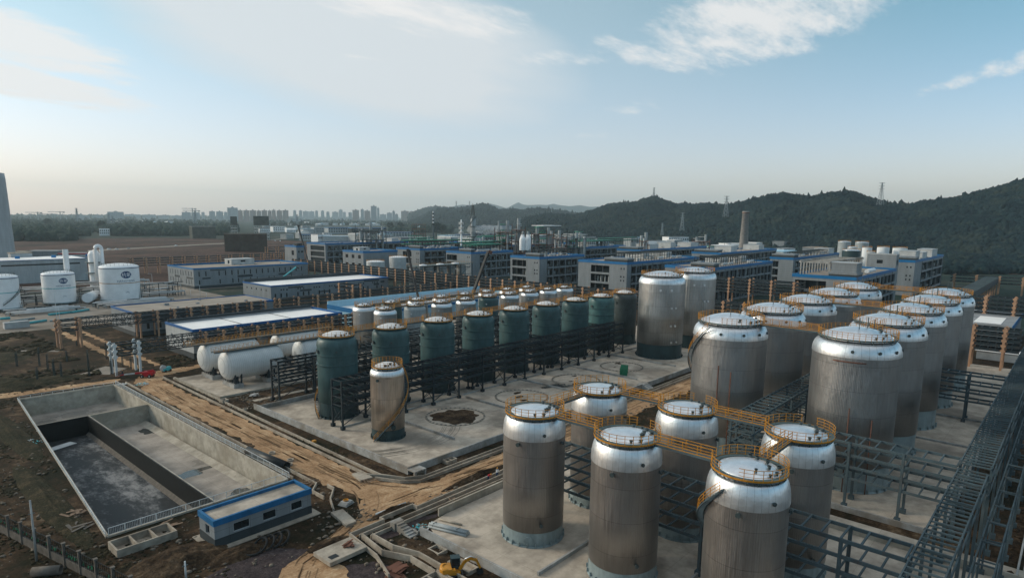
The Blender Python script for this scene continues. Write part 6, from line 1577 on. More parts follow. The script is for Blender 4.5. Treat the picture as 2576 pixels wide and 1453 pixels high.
# two workers by the trenches, crouching and standing
def person(label, x, y, rz, pose, shirt, z=0):
    J = dict(hip=(0, 0, .95), chest=(0, .03, 1.28), neck=(0, .02, 1.48), head=(0, .04, 1.60), top=(0, .04, 1.74))
    if pose == 'bend': J.update(hip=(0, -.05, .85), chest=(0, .28, 1.05), neck=(0, .46, 1.12), head=(0, .56, 1.13), top=(0, .68, 1.10))
    V, E, RD = [], [], []
    def add(p, r_, par=None):
        V.append(p); RD.append(r_)
        if par is not None: E.append((par, len(V)-1))
        return len(V)-1
    h = add(J['hip'], .15); c = add(J['chest'], .17, h); n = add(J['neck'], .06, c); hd = add(J['head'], .10, n); add(J['top'], .08, hd)
    for s_ in (-1, 1):
        k = add((s_*.10, J['hip'][1]+.02, J['hip'][2]-.12), .095, h); k = add((s_*.13, .07, .5), .068, k); k = add((s_*.13, -.02 if pose != 'bend' else .02, .09), .05, k); add((s_*.14, .15, .04), .04, k)
        cz_ = J['chest']; k = add((s_*.20, cz_[1], cz_[2]+.10), .06, c); k = add((s_*.27, cz_[1]+.10, cz_[2]-.18), .045, k); k = add((s_*.2, cz_[1]+.33, cz_[2]-.22), .034, k); add((s_*.18, cz_[1]+.41, cz_[2]-.24), .036, k)
    me = bpy.data.meshes.new('person'); me.from_pydata(V, E, []); o = bpy.data.objects.new('person', me); C.objects.link(o)
    md = o.modifiers.new('s', 'SKIN'); o.modifiers.new('u', 'SUBSURF').levels = 1
    for i, v in enumerate(me.skin_vertices[0].data): v.radius = (RD[i], RD[i]); v.use_root = i == 0
    bpy.context.view_layer.update(); nm = bpy.data.meshes.new_from_object(o.evaluated_get(bpy.context.evaluated_depsgraph_get())); bpy.data.objects.remove(o)
    nm.materials.clear(); nm.materials.append(shirt); nm.materials.append(MT['navy']); nm.materials.append(MT['skin'])
    for p_ in nm.polygons:
        q = p_.center; p_.use_smooth = True; p_.material_index = 1 if q.z < J['hip'][2]-.02 and abs(q.x) < .2 else (2 if (Vector(J['head'])-q).length < .19 else 0)
    o = bpy.data.objects.new('person', nm); C.objects.link(o); o.location = (x, y, z); o.rotation_euler = (0, 0, rz); tag(o, label, 'person')
    hp = Vector(J['head'])+Vector((0, 0, .06)); m = MB().lathe([(.155, hp.z-.0), (.125, hp.z+.03), (.12, hp.z+.09), (.07, hp.z+.15), (0, hp.z+.16)], 14, (hp.x, hp.y)); hh = m.build('hard_hat', MT['exc'], o); hh.rotation_euler = (0, 0, 0)
MT['skin'] = plain('skin', (.42, .24, .16), .6); 
person('worker in a red top bending over the trench beside the tan crossing road', 76.2, 73.1, R(200), 'bend', MT['red'])
person('worker in a pale top standing in the trench strip right of the one in red', 78.3, 72.9, R(160), 'stand', MT['white'])
person('dark-clothed worker standing below the grey-white rack end at left', 58.0, 198.0, R(-60), 'stand', MT['skirt_dark'])

# ================================================================== plant at the left
lt = thing('tower', 'tall tapering pale tower cut by the left edge of the photo', 'tower', (*at_d(7.4, 700, 632)[:2], 0))
MB().lathe([(9.9, 0), (8.3, 70)], 40).lathe([(8.3, 70), (8.0, 74), (3, 75)], 24).build('shaft', MT['clad_pale'], lt)
MB().lathe([(10.3, 10), (10.3, 10.6), (9.4, 10.6)], 40, smooth=False).build('platform', MT['greydark'], lt)
x0_, y0_ = at(*zp('a0', 120, 826), 15.0); x1_, y1_ = at(*zp('a0', 838, 802), 15.0)
pb = box_building('plant_hall', 'white hall with pale sheet roof behind the three white lettered tanks', x0_-12, x1_, y1_, y1_+34, 15, [], [(x0_-6, x1_-4, 11.2, 12.2)], MT['roof_white'], .4, MT['blue_deep'], MT['clad_pale'], 0, .05, winbars=False)
m = MB()
for k in range(3): m.cyl((x0_+6+k*20, y1_+18), 1.4, 14.9, 16.6, 14)
m.build('roof_vent', MT['blue'], pb)
ax_, ay_ = at(*zp('a0', 245, 1010)); MB_ = thing('annex', 'plain white box annex in front of the white hall', 'building', (ax_, ay_+3, 0))
MB().box(-6, 6, 0, 8, 0, 17.5).build('wall', MT['clad_pale'], MB_); MB().box(-6.4, 6.4, -.4, 8.4, 17.5, 18).build('coping', MT['kerb'], MB_)
def column_tower(label, r_, x, yb, yt, rad, D, mt, cat='tower', bands=0):
    x_, y_, zt = at_d(*zp(r_, x, yt), D); t = thing('process_tower', label, cat, (x_, y_, 0))
    MB().lathe([(rad, 0), (rad, zt-rad*.8), (rad*.7, zt-rad*.2), (0.02, zt)], 20).build('shell', mt, t)
    m = MB()
    for k in range(1, 4+bands): z = zt*k/(4.2+bands); m.lathe([(rad*1.5, z), (rad*1.5, z+.4), (rad, z+.4)], 16, smooth=False)
    m.build('platforms', MT['deck'], t); return t
column_tower('white round column with a looped pipe between the two larger lettered tanks', 'a0', 905, 960, 725, 3.0, 430, MT['white'])
x_, y_, zt = at_d(*zp('a0', 930, 683), 428); m = MB(); m.tube([(x_+1.6, y_-3, 0), (x_+1.6, y_-3, zt-2)]+[(x_+1.6*math.cos(a), y_-3, zt-2+2*math.sin(a)) for a in [PI*k/8 for k in range(9)]]+[(x_-1.6, y_-3, 4)], 1.0, 10)
tag(m.build('looped_pipe', MT['white']), 'thick white pipe looping over like an upturned U beside the white round column', 'pipe')
x_, y_, zt = at_d(*zp('a0', 630, 720), 410); t = thing('vent_stack', 'slender white vent stack with a conical foot behind the middle lettered tank', 'stack', (x_, y_, 0)); MB().lathe([(3.6, 0), (3.6, zt-27), (3.4, zt-24), (1.3, zt-17), (1.3, zt)], 24).build('shaft', MT['white'], t)
# pipework between the lettered tanks
rnd = random.Random(9)
for i, (x0, y0, x1, y1) in enumerate(((72, 386, 80, 380), (94, 384, 104, 378), (92, 392, 130, 392), (60, 392, 90, 396), (60, 352, 84, 356), (96, 352, 124, 356), (124, 380, 140, 384))):
    t = thing('pipework', ('tangle of white pipes and frames left of the middle lettered tank', 'tangle of white pipes and frames between the middle and largest lettered tanks', 'long raised white pipes behind the lettered tanks, right part', 'long raised white pipes behind the lettered tanks, left part', 'low pipes and frames in front of the two left lettered tanks', 'low pipes and frames in front of the largest lettered tank', 'pipes and frames at the right side of the largest lettered tank')[i], 'pipework')
    m = MB()
    for k in range(9):
        z = rnd.uniform(1, 9 if i not in (4, 5) else 2.2); yy = rnd.uniform(y0-6, y0+8); xa = x0+rnd.uniform(-2, 2); xb = x1+rnd.uniform(0, 5); m.tube([(xa, yy, 0.2), (xa, yy, z), (xb, yy, z), (xb, yy, 0.2)], rnd.uniform(.2, .55), 8)
    m.build('pipes', MT['offwhite'], t); m = MB()
    for k in range(8):
        xa, ya, z = x0+rnd.uniform(-3, x1-x0+3), rnd.uniform(y0-6, y0+8), rnd.uniform(3, 8) if i not in (4, 5) else rnd.uniform(1, 2.5)
        m.beam((xa, ya, 0), (xa, ya, z), .3); m.beam((xa-3, ya, z), (xa+3, ya, z), .3)
    m.build('frames', MT['steel'], t)
tag(MB().tube([(96, 371, 3), (104, 385, 3)], 2.4, 20).build('drum', MT['white']), 'white horizontal drum lying between the middle and largest lettered tanks', 'vessel')

# ---- mid-distance industry
def slab_block(name, label, r_, xl_, xr_, yt, h, depth, mt, band=None, roof=None, nw=0, wz=None, rows=1, cat='building', group=None, up=0, y2=None):
    """block whose near roof edge runs from (xl, yt) to (xr, y2) in a zoom region; height h fixes its place"""
    a = at(*zp(r_, xl_, yt), h); b = at(*zp(r_, xr_, y2 if y2 is not None else yt), h)
    x0, x1 = min(a[0], b[0]), max(a[0], b[0]); y0 = min(a[1], b[1]); L = math.hypot(b[0]-a[0], b[1]-a[1]); ang_ = math.atan2(b[1]-a[1], b[0]-a[0])
    t = thing(name, label, cat, (a[0], a[1], 0), ang_, group)
    hb = .12*h if band else 0
    w = MB(); w.box(0, L, 0, depth, 0, h-hb); w.build('wall', mt, t)
    if band: MB().box(-.2, L+.2, -.2, depth+.2, h-hb, h).build('fascia', band, t)
    else: MB().box(-.2, L+.2, -.2, depth+.2, h, h+.5).build('roof_edge', roof or MT['roof_grey'], t)
    MB().poly([(.1, .1), (L-.1, .1), (L-.1, depth-.1), (.1, depth-.1)], h+.012+(0 if band else .5)).build('roof', roof or MT['roof_tan'], t)
    if nw:
        for r in range(rows):
            z0 = h*(.30+.35*r) if rows > 1 else h*.45
            for k in range(nw):
                u = L*(k+.5)/nw; ww = L/nw*.28; MB().box(u-ww, u+ww, -.12, -.01, z0, z0+h*.18).build('window', MT['window'], t)
    return t
NB = (('c0', 1320, 1500, 640, 10, 22, 'white', None, 'roof_grey', 8, 1, 'white block with a grey pitched-looking roof at the foot of the wooded hill'),
      ('c0', 1520, 1715, 600, 15, 20, 'white', None, 'roof_grey', 9, 2, 'long white two-storey block with square windows at the foot of the hill'),
      ('c0', 1310, 1500, 655, 12, 14, 'white', None, 'white', 0, 1, 'white box-like block in front of the pair of white blocks'),
      ('c0', 920, 1230, 570, 12, 30, 'offwhite', None, 'roof_grey', 0, 1, 'long pale shed with grey roof left of the white blocks'),
      ('c0', 790, 920, 558, 14, 20, 'white', None, 'white', 4, 1, 'small white frame-fronted block'),
      ('c0', 645, 970, 510, 22, 26, 'clad', None, 'roof_grey', 9, 2, 'wide grey factory block with cluttered roof before the hill'),
      ('c0', 1900, 2115, 685, 12, 18, 'white', 'green_net', 'roof_grey', 8, 1, 'white block with a green roof edge left of the brick chimney'),
      ('c0', 2090, 2425, 668, 12, 22, 'white', None, 'roof_white', 14, 1, 'long white block with a row of windows behind the brick chimney'),
      ('c0', 2130, 2270, 735, 14, 12, 'clad_pale', None, 'roof_grey', 0, 1, 'grey block round the foot of the brick chimney'),
      ('c0', 2330, 2480, 735, 9, 20, 'white', None, 'roof_white', 0, 1, 'white flat block right of the brick chimney'),
      ('b0', 700, 930, 505, 17, 26, 'clad_pale', 'blue', 'roof_grey', 10, 2, 'distant grey block with blue roof edge, two strips of windows'),
      ('b0', 930, 1262, 508, 17, 24, 'inside', 'blue', 'roof_grey', 12, 2, 'distant open-framed block with blue roof edge and clutter on top'),
      ('b0', 562, 692, 508, 15, 20, 'clad_pale', None, 'roof_grey', 7, 2, 'distant plain grey block left of the blue-edged ones'),
      ('b0', 1240, 1520, 550, 12, 26, 'clad_pale', 'blue', 'roof_grey', 10, 2, 'distant grey block with blue edge right of the open-framed one'),
      ('b0', 430, 600, 572, 12, 24, 'clad_pale', 'blue', 'roof_grey', 8, 2, 'distant small grey block with blue edge at the left'),
      ('b0', 655, 985, 588, 11, 24, 'offwhite', 'pale_blue', 'roof_white', 0, 1, 'distant low pale shed with pale blue roof edge'),
      ('b0', 165, 292, 500, 14, 24, 'white', None, 'roof_grey', 6, 2, 'distant white block before the open ground'),
      ('b0', 298, 372, 510, 12, 18, 'white', None, 'roof_grey', 5, 2, 'small distant white block right of a larger white one'),
      ('b0', 35, 138, 520, 10, 18, 'white', None, 'roof_grey', 5, 1, 'distant low white block by the dark netted scaffold'),
      ('b0', 352, 458, 425, 26, 30, 'clad_pale', None, 'roof_grey', 0, 1, 'far pale windowless block in the haze'),
      ('b0', 2120, 2400, 560, 13, 24, 'clad', None, 'roof_grey', 8, 2, 'grey block below the slender lattice flare tower'),
      ('b0', 1960, 2130, 572, 10, 20, 'clad', 'blue_deep', 'roof_grey', 0, 1, 'low dark-roofed shed left of the grey block by the lattice tower'),
      ('b0', 2130, 2480, 492, 14, 30, 'clad_pale', 'blue', 'roof_grey', 0, 1, 'far hazy block with a thin blue edge behind the steam'),
      ('a0', 1860, 2085, 500, 22, 24, 'scaffold', None, 'roof_grey', 0, 1, 'unfinished dark building among the distant trees at left'),
      ('a0', 960, 1060, 520, 14, 16, 'white', None, 'white', 5, 3, 'white house with dark windows on the edge of the red field'),
      ('a0', 120, 235, 745, 9, 14, 'roof_tan', None, 'roof_tan', 0, 1, 'low tan shed behind the white hall at left'),
      ('a0', 235, 560, 740, 9, 20, 'clad', None, 'roof_grey', 0, 1, 'low grey sheds behind the white hall'),
      ('a0', 560, 830, 755, 9, 14, 'clad_pale', 'red', 'roof_grey', 0, 1, 'low shed with a red sign band behind the white hall'))
for (r_, xl_, xr_, yt, h, dp, mt, bd_, rf, nw, rows, lab) in NB:
    slab_block('distant_building', lab, r_, xl_, xr_, yt, h, dp, MT[mt], MT[bd_] if bd_ else None, MT[rf], nw, None, rows)
# netted scaffold block in front of the red field
a = at(*zp('a0', 2180, 742)); b = at(*zp('b0', 112, 738)); D = math.hypot(*a); zt = at_d(*zp('a0', 2300, 570), D)[2]
L = math.hypot(b[0]-a[0], b[1]-a[1]); t = thing('scaffolded_building', 'dark netted scaffold wrapped round an unfinished building beside the red field', 'building', (a[0], a[1], 0), math.atan2(b[1]-a[1], b[0]-a[0]))
MB().box(0, L, 0, 34, 0, zt).build('netting', MT['scaffold'], t); m = MB()
for k in range(41):
    m.beam((L*k/40, -.6, 0), (L*k/40, -.6, zt+1.5), .25)
for k in range(9): m.beam((0, -.6, zt*(k+.5)/9), (L, -.6, zt*(k+.5)/9), .25)
m.build('scaffold_poles', MT['rust'], t)
# unfinished frames
def open_frame(label, r_, xl_, xr_, yt, yb, D, mt, floors=5, bays=6, depth=16, top=None, dark=False):
    a = at_d(*zp(r_, xl_, yt), D); b = at_d(*zp(r_, xr_, yt), D); zt = a[2]; L = math.hypot(b[0]-a[0], b[1]-a[1])
    t = thing('open_frame', label, 'steel structure', (a[0], a[1], 0), math.atan2(b[1]-a[1], b[0]-a[0])); m = MB()
    for k in range(bays+1):
        for y in (0, depth): m.beam((L*k/bays, y, 0), (L*k/bays, y, zt), .5)
    m.build('columns', mt, t); m = MB()
    for k in range(1, floors+1): m.box(-.3, L+.3, -.3, depth+.3, zt*k/floors-.5, zt*k/floors)
    m.build('floors', mt, t)
    if dark: MB().box(-.5, L+.5, -.5, depth+.5, zt*.62, zt+.3).build('dark_box', MT['scaffold'], t)
    return t
open_frame('rust-brown open steel frame of several floors in the middle distance', 'b0', 1510, 1640, 475, 600, 950, MT['rust'], 5, 6)
open_frame('tall dark box on stilts in the haze, left one', 'a0', 2232, 2292, 402, 560, 1300, MT['clad_pale'], 8, 4, 30, dark=True)
open_frame('tall dark box on stilts in the haze, right wider one', 'a0', 2455, 2600, 398, 560, 1250, MT['clad_pale'], 8, 7, 40, dark=True)
# process units with rusty pipe frames
def unit(label, r_, xl_, xr_, yt, D, seed, cols=3, frame='rust'):
    a = at_d(*zp(r_, xl_, yt), D); b = at_d(*zp(r_, xr_, yt), D); L = math.hypot(b[0]-a[0], b[1]-a[1]); zt = max(12, a[2])
    rnd = random.Random(seed); t = thing('process_unit', label, 'process unit', (a[0], a[1], 0), math.atan2(b[1]-a[1], b[0]-a[0]))
    m = MB(); nb = max(3, int(L/6))
    for k in range(nb+1):
        for y in (0, 9, 18): m.beam((L*k/nb, y, 0), (L*k/nb, y, zt*rnd.uniform(.8, 1.0)), .45)
    for z in (.35, .6, .85):
        m.box(0, L, 0, 18, zt*z, zt*z+.4)
    m.build('frame', MT[frame], t); m = MB()
    for k in range(int(L/2.5)):
        x, y = rnd.uniform(1, L-1), rnd.uniform(1, 17); m.cyl((x, y), rnd.uniform(.5, 1.4), zt*rnd.choice((.35, .6)), zt*rnd.uniform(.62, .95), 10)
    m.build('vessels', MT['offwhite'], t); m = MB()
    for k in range(12):
        m = MB(); z = zt*rnd.uniform(.4, 1.05); y = rnd.uniform(-1, 18); x = rnd.uniform(0, L*.5); m.tube([(x, y, z), (x+rnd.uniform(.2, .5)*L, y, z)], .3, 6); m.build('pipe', MT['green_pipe'] if seed % 2 else MT['offwhite'], t)
    m = MB()
    for k in range(cols):
        x = L*(k+.5)/cols; m.cyl((x, 9), rnd.uniform(.9, 1.5), 0, zt*rnd.uniform(1.0, 1.15), 14)
    m.build('columns', MT['paintgrey'], t)
    MB().box(L*.2, L*.8, 2, 16, .1, zt*.34).build('inner_block', MT['clad'], t)
    return t
unit('rust-coloured process unit with crowded columns right of the steam', 'b0', 2310, 2480, 495, 560, 1, 2)
unit('rust-coloured process unit in front of the wooded hill, left of the white canopy', 'c0', 0, 130, 470, 565, 2, 1)
unit('grey process unit with orange floors below the white canopy', 'c0', 190, 410, 515, 560, 3, 2, 'rust')
unit('small rusty process unit right of the white canopy', 'c0', 390, 530, 555, 540, 4, 1)
unit('low greenish process unit with pipework left of the grey factory block', 'c0', 535, 720, 560, 560, 5, 1, 'steel_blue')
unit('brown process unit with an ochre tower at the hill foot', 'c0', 1745, 1920, 610, 700, 6, 2)
unit('process unit with pale vessels on the roofs left of the brown open frame', 'b0', 960, 1260, 480, 640, 8, 1, 'steel_blue')
unit('long low row of pipes and vessels right of the brown open frame', 'b0', 1440, 1900, 596, 640, 9, 1, 'steel_blue')
unit('crowded pipe frames above the roofs left of the pale stacks', 'b0', 2130, 2420, 600, 600, 11, 2, 'steel_blue')
unit('long crowded row of frames and vessels below the grey factory block', 'c0', 420, 900, 585, 620, 10, 1, 'steel_blue')
unit('low tangle of pipes before the white blocks', 'c0', 1235, 1320, 590, 560, 7, 2, 'rust')
tag(MB().box(*(lambda p: (p[0], p[0]+26, p[1], p[1]+14, p[2]-.5, p[2]))(at_d(*zp('c0', 305, 488), 575))).build('canopy', MT['white']), 'thin white canopy roof on top of the process unit', 'canopy')
# long green pipe bridges
def bridge(label, r_, xl_, yl, xr_, yr, h, group=None):
    a = at(*zp(r_, xl_, yl), h); b = at(*zp(r_, xr_, yr), h); L = math.hypot(b[0]-a[0], b[1]-a[1]); t = thing('pipe_bridge', label, 'pipe bridge', (a[0], a[1], 0), math.atan2(b[1]-a[1], b[0]-a[0]), group)
    m = MB(); n = max(3, int(L/9))
    for k in range(n+1):
        for y in (0, 7): m.beam((L*k/n, y, 0), (L*k/n, y, h-.6), .4)
        for z in (h-.6, h-3.6): m.beam((L*k/n, 0, z), (L*k/n, 7, z), .35)
    for y in (0, 7):
        for z in (h-.8, h-3.8): m.beam((0, y, z), (L, y, z), .35)
    m.build('frame', MT['steel'], t); m = MB()
    for y in (.6, 1.8, 3.0, 4.2, 5.4, 6.6): m.tube([(0, y, h-.2), (L, y, h-.2)], .26, 6); m.tube([(0, y, h-3.3), (L, y, h-3.3)], .26, 6)
    m.build('green_pipes', MT['green_pipe'], t); return t
bridge('long bright green pipe bridge crossing above the blue-banded roofs at the middle', 'c0', 550, 625, 1215, 600, 22)
bridge('green pipe bridge at left above the roofs, ending at the grey posts', 'b0', 1435, 632, 2110, 622, 25)
bridge('green pipe bridge right of the other one, behind the two white roof stacks', 'b0', 2030, 652, 2480, 632, 25)
for i, x in enumerate((102, 155)):
    x_, y_, zt = at_d(*zp('c0', x, 580), 545); _, _, zb = at_d(*zp('c0', x, 715), 545)
    t = thing('roof_stack', 'slim white bottle-shaped stack standing on the grey roof, %s one' % ('left', 'right')[i], 'stack', (x_, y_, 0)); MB().lathe([(2.6, 18), (2.6, zb+8), (1.2, zb+12), (1.2, zt-1), (1.6, zt-1), (1.2, zt+.4)], 20).build('shaft', MT['white'], t)
for i, x in enumerate((2025, 2042)):
    pass
for i, x in enumerate((108, 155)):
    x_, y_, zt = at_d(*zp('c0', x, 545), 620); t = thing('silver_column', 'silver column behind the slim white stack, %s one' % ('left', 'right')[i], 'column', (x_, y_, 0)); MB().lathe([(3.4, 0), (3.4, zt-6), (1.6, zt-3.5), (.8, zt)], 20).build('shell', MT['paintgrey'], t)
# flare tower, telecom mast, chimney
x_, y_, zt = at_d(*zp('b0', 2103, 292), 640); t = thing('flare_tower', 'tall dark cluttered process tower with a lattice top rising before the hazy hill', 'tower', (x_, y_, 0))
_, _, z1 = at_d(*zp('b0', 2103, 400), 640)
MB().lathe([(1.7, 0), (1.7, z1-22), (2.5, z1-18), (2.5, z1-3), (1.2, z1)], 20).build('shell', MT['paintgrey'], t); m = MB()
for z in (z1-30, z1-20, z1-10, z1-1): m.lathe([(3.8, z), (3.8, z+.5), (2, z+.5)], 16, smooth=False)
for k in range(14): a = k*.8; m.beam((3*math.cos(a), 3*math.sin(a), z1-34+k*2.4), (3*math.cos(a+.8), 3*math.sin(a+.8), z1-31.6+k*2.4), .4)
m.build('platforms', MT['greydark'], t); m = MB()
for a in (0, 2.09, 4.19): m.beam((2.2*math.cos(a), 2.2*math.sin(a), z1), (.7*math.cos(a), .7*math.sin(a), zt), .45)
for k in range(8): z = z1+(zt-z1)*k/8; m.beam((1.8*(1-k/9), 0, z), (-1.0*(1-k/9), 1.6*(1-k/9), z+3), .3)
m.build('lattice', MT['greydark'], t)
x_, y_, zt = at_d(*zp('b0', 1988, 432), 560); t = thing('telecom_mast', 'white telecom mast with clustered antennas above the roofs', 'mast', (x_, y_, 0)); MB().tube([(0, 0, 0), (0, 0, zt)], 1.1, 12, r1=.5).build('shaft', MT['white'], t); m = MB()
for z in (zt-3, zt-7, zt-11):
    for k in range(6): a = k*PI/3; m.box(1.8*math.cos(a)-.3, 1.8*math.cos(a)+.3, 1.8*math.sin(a)-.3, 1.8*math.sin(a)+.3, z-1.2, z+1)
    m.lathe([(1.9, z), (1.9, z+.2), (.6, z+.2)], 12, smooth=False)
m.build('antennas', MT['offwhite'], t)
x_, y_, zt = at_d(*zp('b0', 1716, 355), 700); t = thing('mast', 'thin banded mast rising left of the telecom mast', 'mast', (x_, y_, 0)); MB().tube([(0, 0, 0), (0, 0, zt-14)], .9, 6).build('lattice', MT['steel_blue'], t); m = MB()
for k in range(4): m.tube([(0, 0, zt-14+k*3.6), (0, 0, zt-12.2+k*3.6)], .8, 8)
m.build('dark_bands', MT['black'], t); m = MB()
for k in range(4): m.tube([(0, 0, zt-12.2+k*3.6), (0, 0, zt-10.4+k*3.6)], .8, 8)
m.build('white_bands', MT['white'], t)
x_, y_, zt = at_d(*zp('c0', 2266, 350), 700); t = thing('chimney', 'tall tapering brick chimney standing before the wooded hill', 'chimney', (x_, y_, 0)); MB().lathe([(5.2, 0), (3.1, zt-2.2), (3.5, zt-2), (3.5, zt-.4), (3.1, zt)], 28).build('shaft', MT['brick'], t)
MB().lathe([(3.56, zt-2.0), (3.56, zt-1.2)], 28).build('top_band', MT['rust'], t)

# crowd of low blocks behind the blue-banded buildings
rnd = random.Random(31); LB = []
for _ in range(46):
    x, y = rnd.uniform(560, 1000), rnd.uniform(180, 1000)
    if y > x*1.9 or (y > 440 and x < 600) : continue
    LB.append((math.atan2(y, x), x, y))
LB.sort(reverse=True)
for i, (_, x, y) in enumerate(LB):
    w, d, h = rnd.uniform(18, 60), rnd.uniform(12, 26), rnd.uniform(7, 15); mt, rf = rnd.choice((('white', 'roof_grey'), ('clad', 'roof_tan'), ('clad_pale', 'roof_white'), ('offwhite', 'pale_blue'), ('clad', 'roof_grey')))
    t = thing('distant_building', 'low block in the crowd of far plant roofs, %s from the left' % ordn(i), 'building', (x, y, 0), 0, 'crowd of far plant roofs')
    MB().box(0, w, 0, d, 0, h).build('wall', MT[mt], t); MB().box(-.3, w+.3, -.3, d+.3, h, h+.6).build('roof', MT[rf], t)
    m = MB()
    for k in range(int(w/4)):
        m.box(1+k*4, 3+k*4, -.1, -.01, h*.45, h*.75); 
    m.build('windows', MT['window'], t)
    if i % 2: 
        m = MB()
        for k in range(int(w/5)): m.beam((k*5+1, d*.3, h), (k*5+1, d*.3, h+4.5), .3)
        m.beam((1, d*.3, h+4.5), (w-2, d*.3, h+4.5), .3); m.build('roof_rack', MT['steel'], t)
# steam
sp = MB(); sx_, sy_, sz_ = at_d(*zp('b0', 2235, 528), 640)
tag(lumps('steam', MT['white'], [(sx_+q*2.6, sy_-q*2.6, sz_-2+abs(math.sin(q*1.3))*3, 5, 5, 4.2) for q in range(-4, 4)], 'stuff', 2, .25), kind='stuff')
stm = bpy.data.materials.new('steam_volume'); stm.use_nodes = True; stt = stm.node_tree; stt.nodes.clear(); sv = stt.nodes.new('ShaderNodeVolumePrincipled'); sv.inputs['Density'].default_value = .10; sv.inputs['Color'].default_value = (1, 1, 1, 1)
som = stt.nodes.new('ShaderNodeOutputMaterial'); stt.links.new(sv.outputs[0], som.inputs['Volume'])
for o in bpy.data.objects:
    if o.name.startswith('steam'): o.data.materials.clear(); o.data.materials.append(stm)
# ---- pylons
def pylon(label, r_, x, yt, yb, D, group='power pylons', arms=3, lean=0, foot=None):
    x_, y_, zt = at_d(*zp(r_, x, yt), D); _, _, zb = at_d(*zp(r_, x, yb), D); zb = zb if foot is None else foot
    h = zt-zb; t = thing('power_pylon', label, 'power pylon', (x_, y_, zb), YAW, group); w = h*.10; th = max(.35, D*.00034); m = MB()
    fc = lambda f: w*(1-f)**1.15+w*.10
    L_ = [(sx, sy) for sx in (-1, 1) for sy in (-1, 1)]
    fs = [0, .2, .38, .54, .68, .8, .9, 1.0]
    for sx, sy in L_:
        for f0, f1 in zip(fs[:-1], fs[1:]): m.beam((sx*fc(f0), sy*fc(f0), h*f0), (sx*fc(f1), sy*fc(f1), h*f1), th)
    for f0, f1 in zip(fs[:-1], fs[1:]):
        for s_ in (-1, 1): m.beam((s_*fc(f0), -fc(f0), h*f0), (s_*fc(f1), fc(f1), h*f1), th*.7); m.beam((s_*fc(f0), fc(f0), h*f0), (s_*fc(f1), -fc(f1), h*f1), th*.7)
    m.build('lattice_body', MT['paintgrey'], t); m = MB()
    for k in range(arms):
        f = 1-.02-.13*k; m.beam((0, -h*.13, h*f), (0, h*.13, h*f), th*1.1); m.beam((0, -h*.13, h*f), (0, 0, h*(f-.05)), th*.7); m.beam((0, h*.13, h*f), (0, 0, h*(f-.05)), th*.7)
    m.build('cross_arms', MT['paintgrey'], t); return t
PYL = [('lattice pylon on the highest point of the middle wooded hill', 'c0', 1377, 122, 215, 1950), ('slim pylon on the ridge saddle left of the brick chimney', 'c0', 2082, 202, 405, 1150), ('pale pylon on the lower hillside, taller of two', 'c0', 1655, 364, 540, 1050), ('pale pylon on the lower hillside, shorter left one', 'c0', 1458, 464, 582, 1250),
       ('large pylon standing on the right ridge against the sky', 'd0', 1108, 72, 290, 1300), ('pylon standing in the hazy trees at far left', 'a0', 738, 320, 442, 1900), ('dark hazy pylon in the middle of the left skyline', 'a0', 1886, 342, 468, 2100), ('hazy pylon right of the far pale block', 'b0', 396, 380, 480, 1700), ('small hazy pylon above the blue-edged blocks', 'b0', 836, 420, 497, 1300),
       ('twin-topped pylon on the far hazy ridge, left one', 'b0', 1940, 252, 325, 3000), ('twin-topped pylon on the far hazy ridge, right one', 'b0', 2068, 252, 305, 3000), ('small dark pylon pair in the left trees', 'a0', 1088, 395, 470, 1500), ('thin pylon left of the dark pair in the trees', 'a0', 1050, 370, 470, 2000), ('tiny pylon on the rounded hill behind the process units', 'c0', 384, 315, 360, 2050)]
for p in PYL: pylon(*p)
# tower cranes on the horizon
for i, (r_, x, yt, D) in enumerate((('a0', 1862, 318, 3400), ('a0', 1890, 338, 3300), ('a0', 295, 388, 3800), ('a0', 362, 356, 3600), ('a0', 505, 372, 3800), ('a0', 580, 350, 3700), ('a0', 640, 382, 3900))):
    x_, y_, zt = at_d(*zp(r_, x, yt), D); t = thing('tower_crane', 'tiny tower crane on the hazy left horizon, %s from the left' % ordn((5, 6, 0, 1, 2, 3, 4)[i]), 'tower crane', (x_, y_, 0), YAW+PI/2+rnd.uniform(-.4, .4), 'tower cranes on the horizon')
    MB().beam((0, 0, 0), (0, 0, zt), 3).build('mast', MT['paintgrey'], t); MB().beam((-22, 0, zt-3), (60, 0, zt-3), 2.5).beam((-22, 0, zt-5), (-14, 0, zt-5), 5).build('jib', MT['paintgrey'], t)

# ---- skyline
sm_ = Mat('tower_block_wall', .8, 0); br = sm_.n('ShaderNodeTexBrick'); tcn = sm_.n('ShaderNodeTexCoord'); sepn = sm_.n('ShaderNodeSeparateXYZ'); sm_.t.links.new(tcn.outputs['Object'], sepn.inputs[0]); cmn = sm_.n('ShaderNodeCombineXYZ')
sm_.t.links.new(sm_.math('ADD', sepn.outputs[0], sepn.outputs[1]), cmn.inputs[0]); sm_.t.links.new(sepn.outputs[2], cmn.inputs[1]); sm_.t.links.new(cmn.outputs[0], br.inputs[0])
br.inputs['Color1'].default_value = (.15, .18, .20, 1); br.inputs['Color2'].default_value = (.20, .23, .25, 1); br.inputs['Mortar'].default_value = (.36, .40, .42, 1); br.inputs['Scale'].default_value = 1; br.inputs['Mortar Size'].default_value = 1.6; br.inputs['Brick Width'].default_value = 8; br.inputs['Row Height'].default_value = 6; br.offset = 0
sm_.base(br.outputs[0]); MT['block'] = sm_.m
sm2 = sm_.m.copy(); [n for n in sm2.node_tree.nodes if n.type == 'TEX_BRICK'][0].inputs['Mortar'].default_value = (.42, .30, .26, 1); MT['block_pink'] = sm2
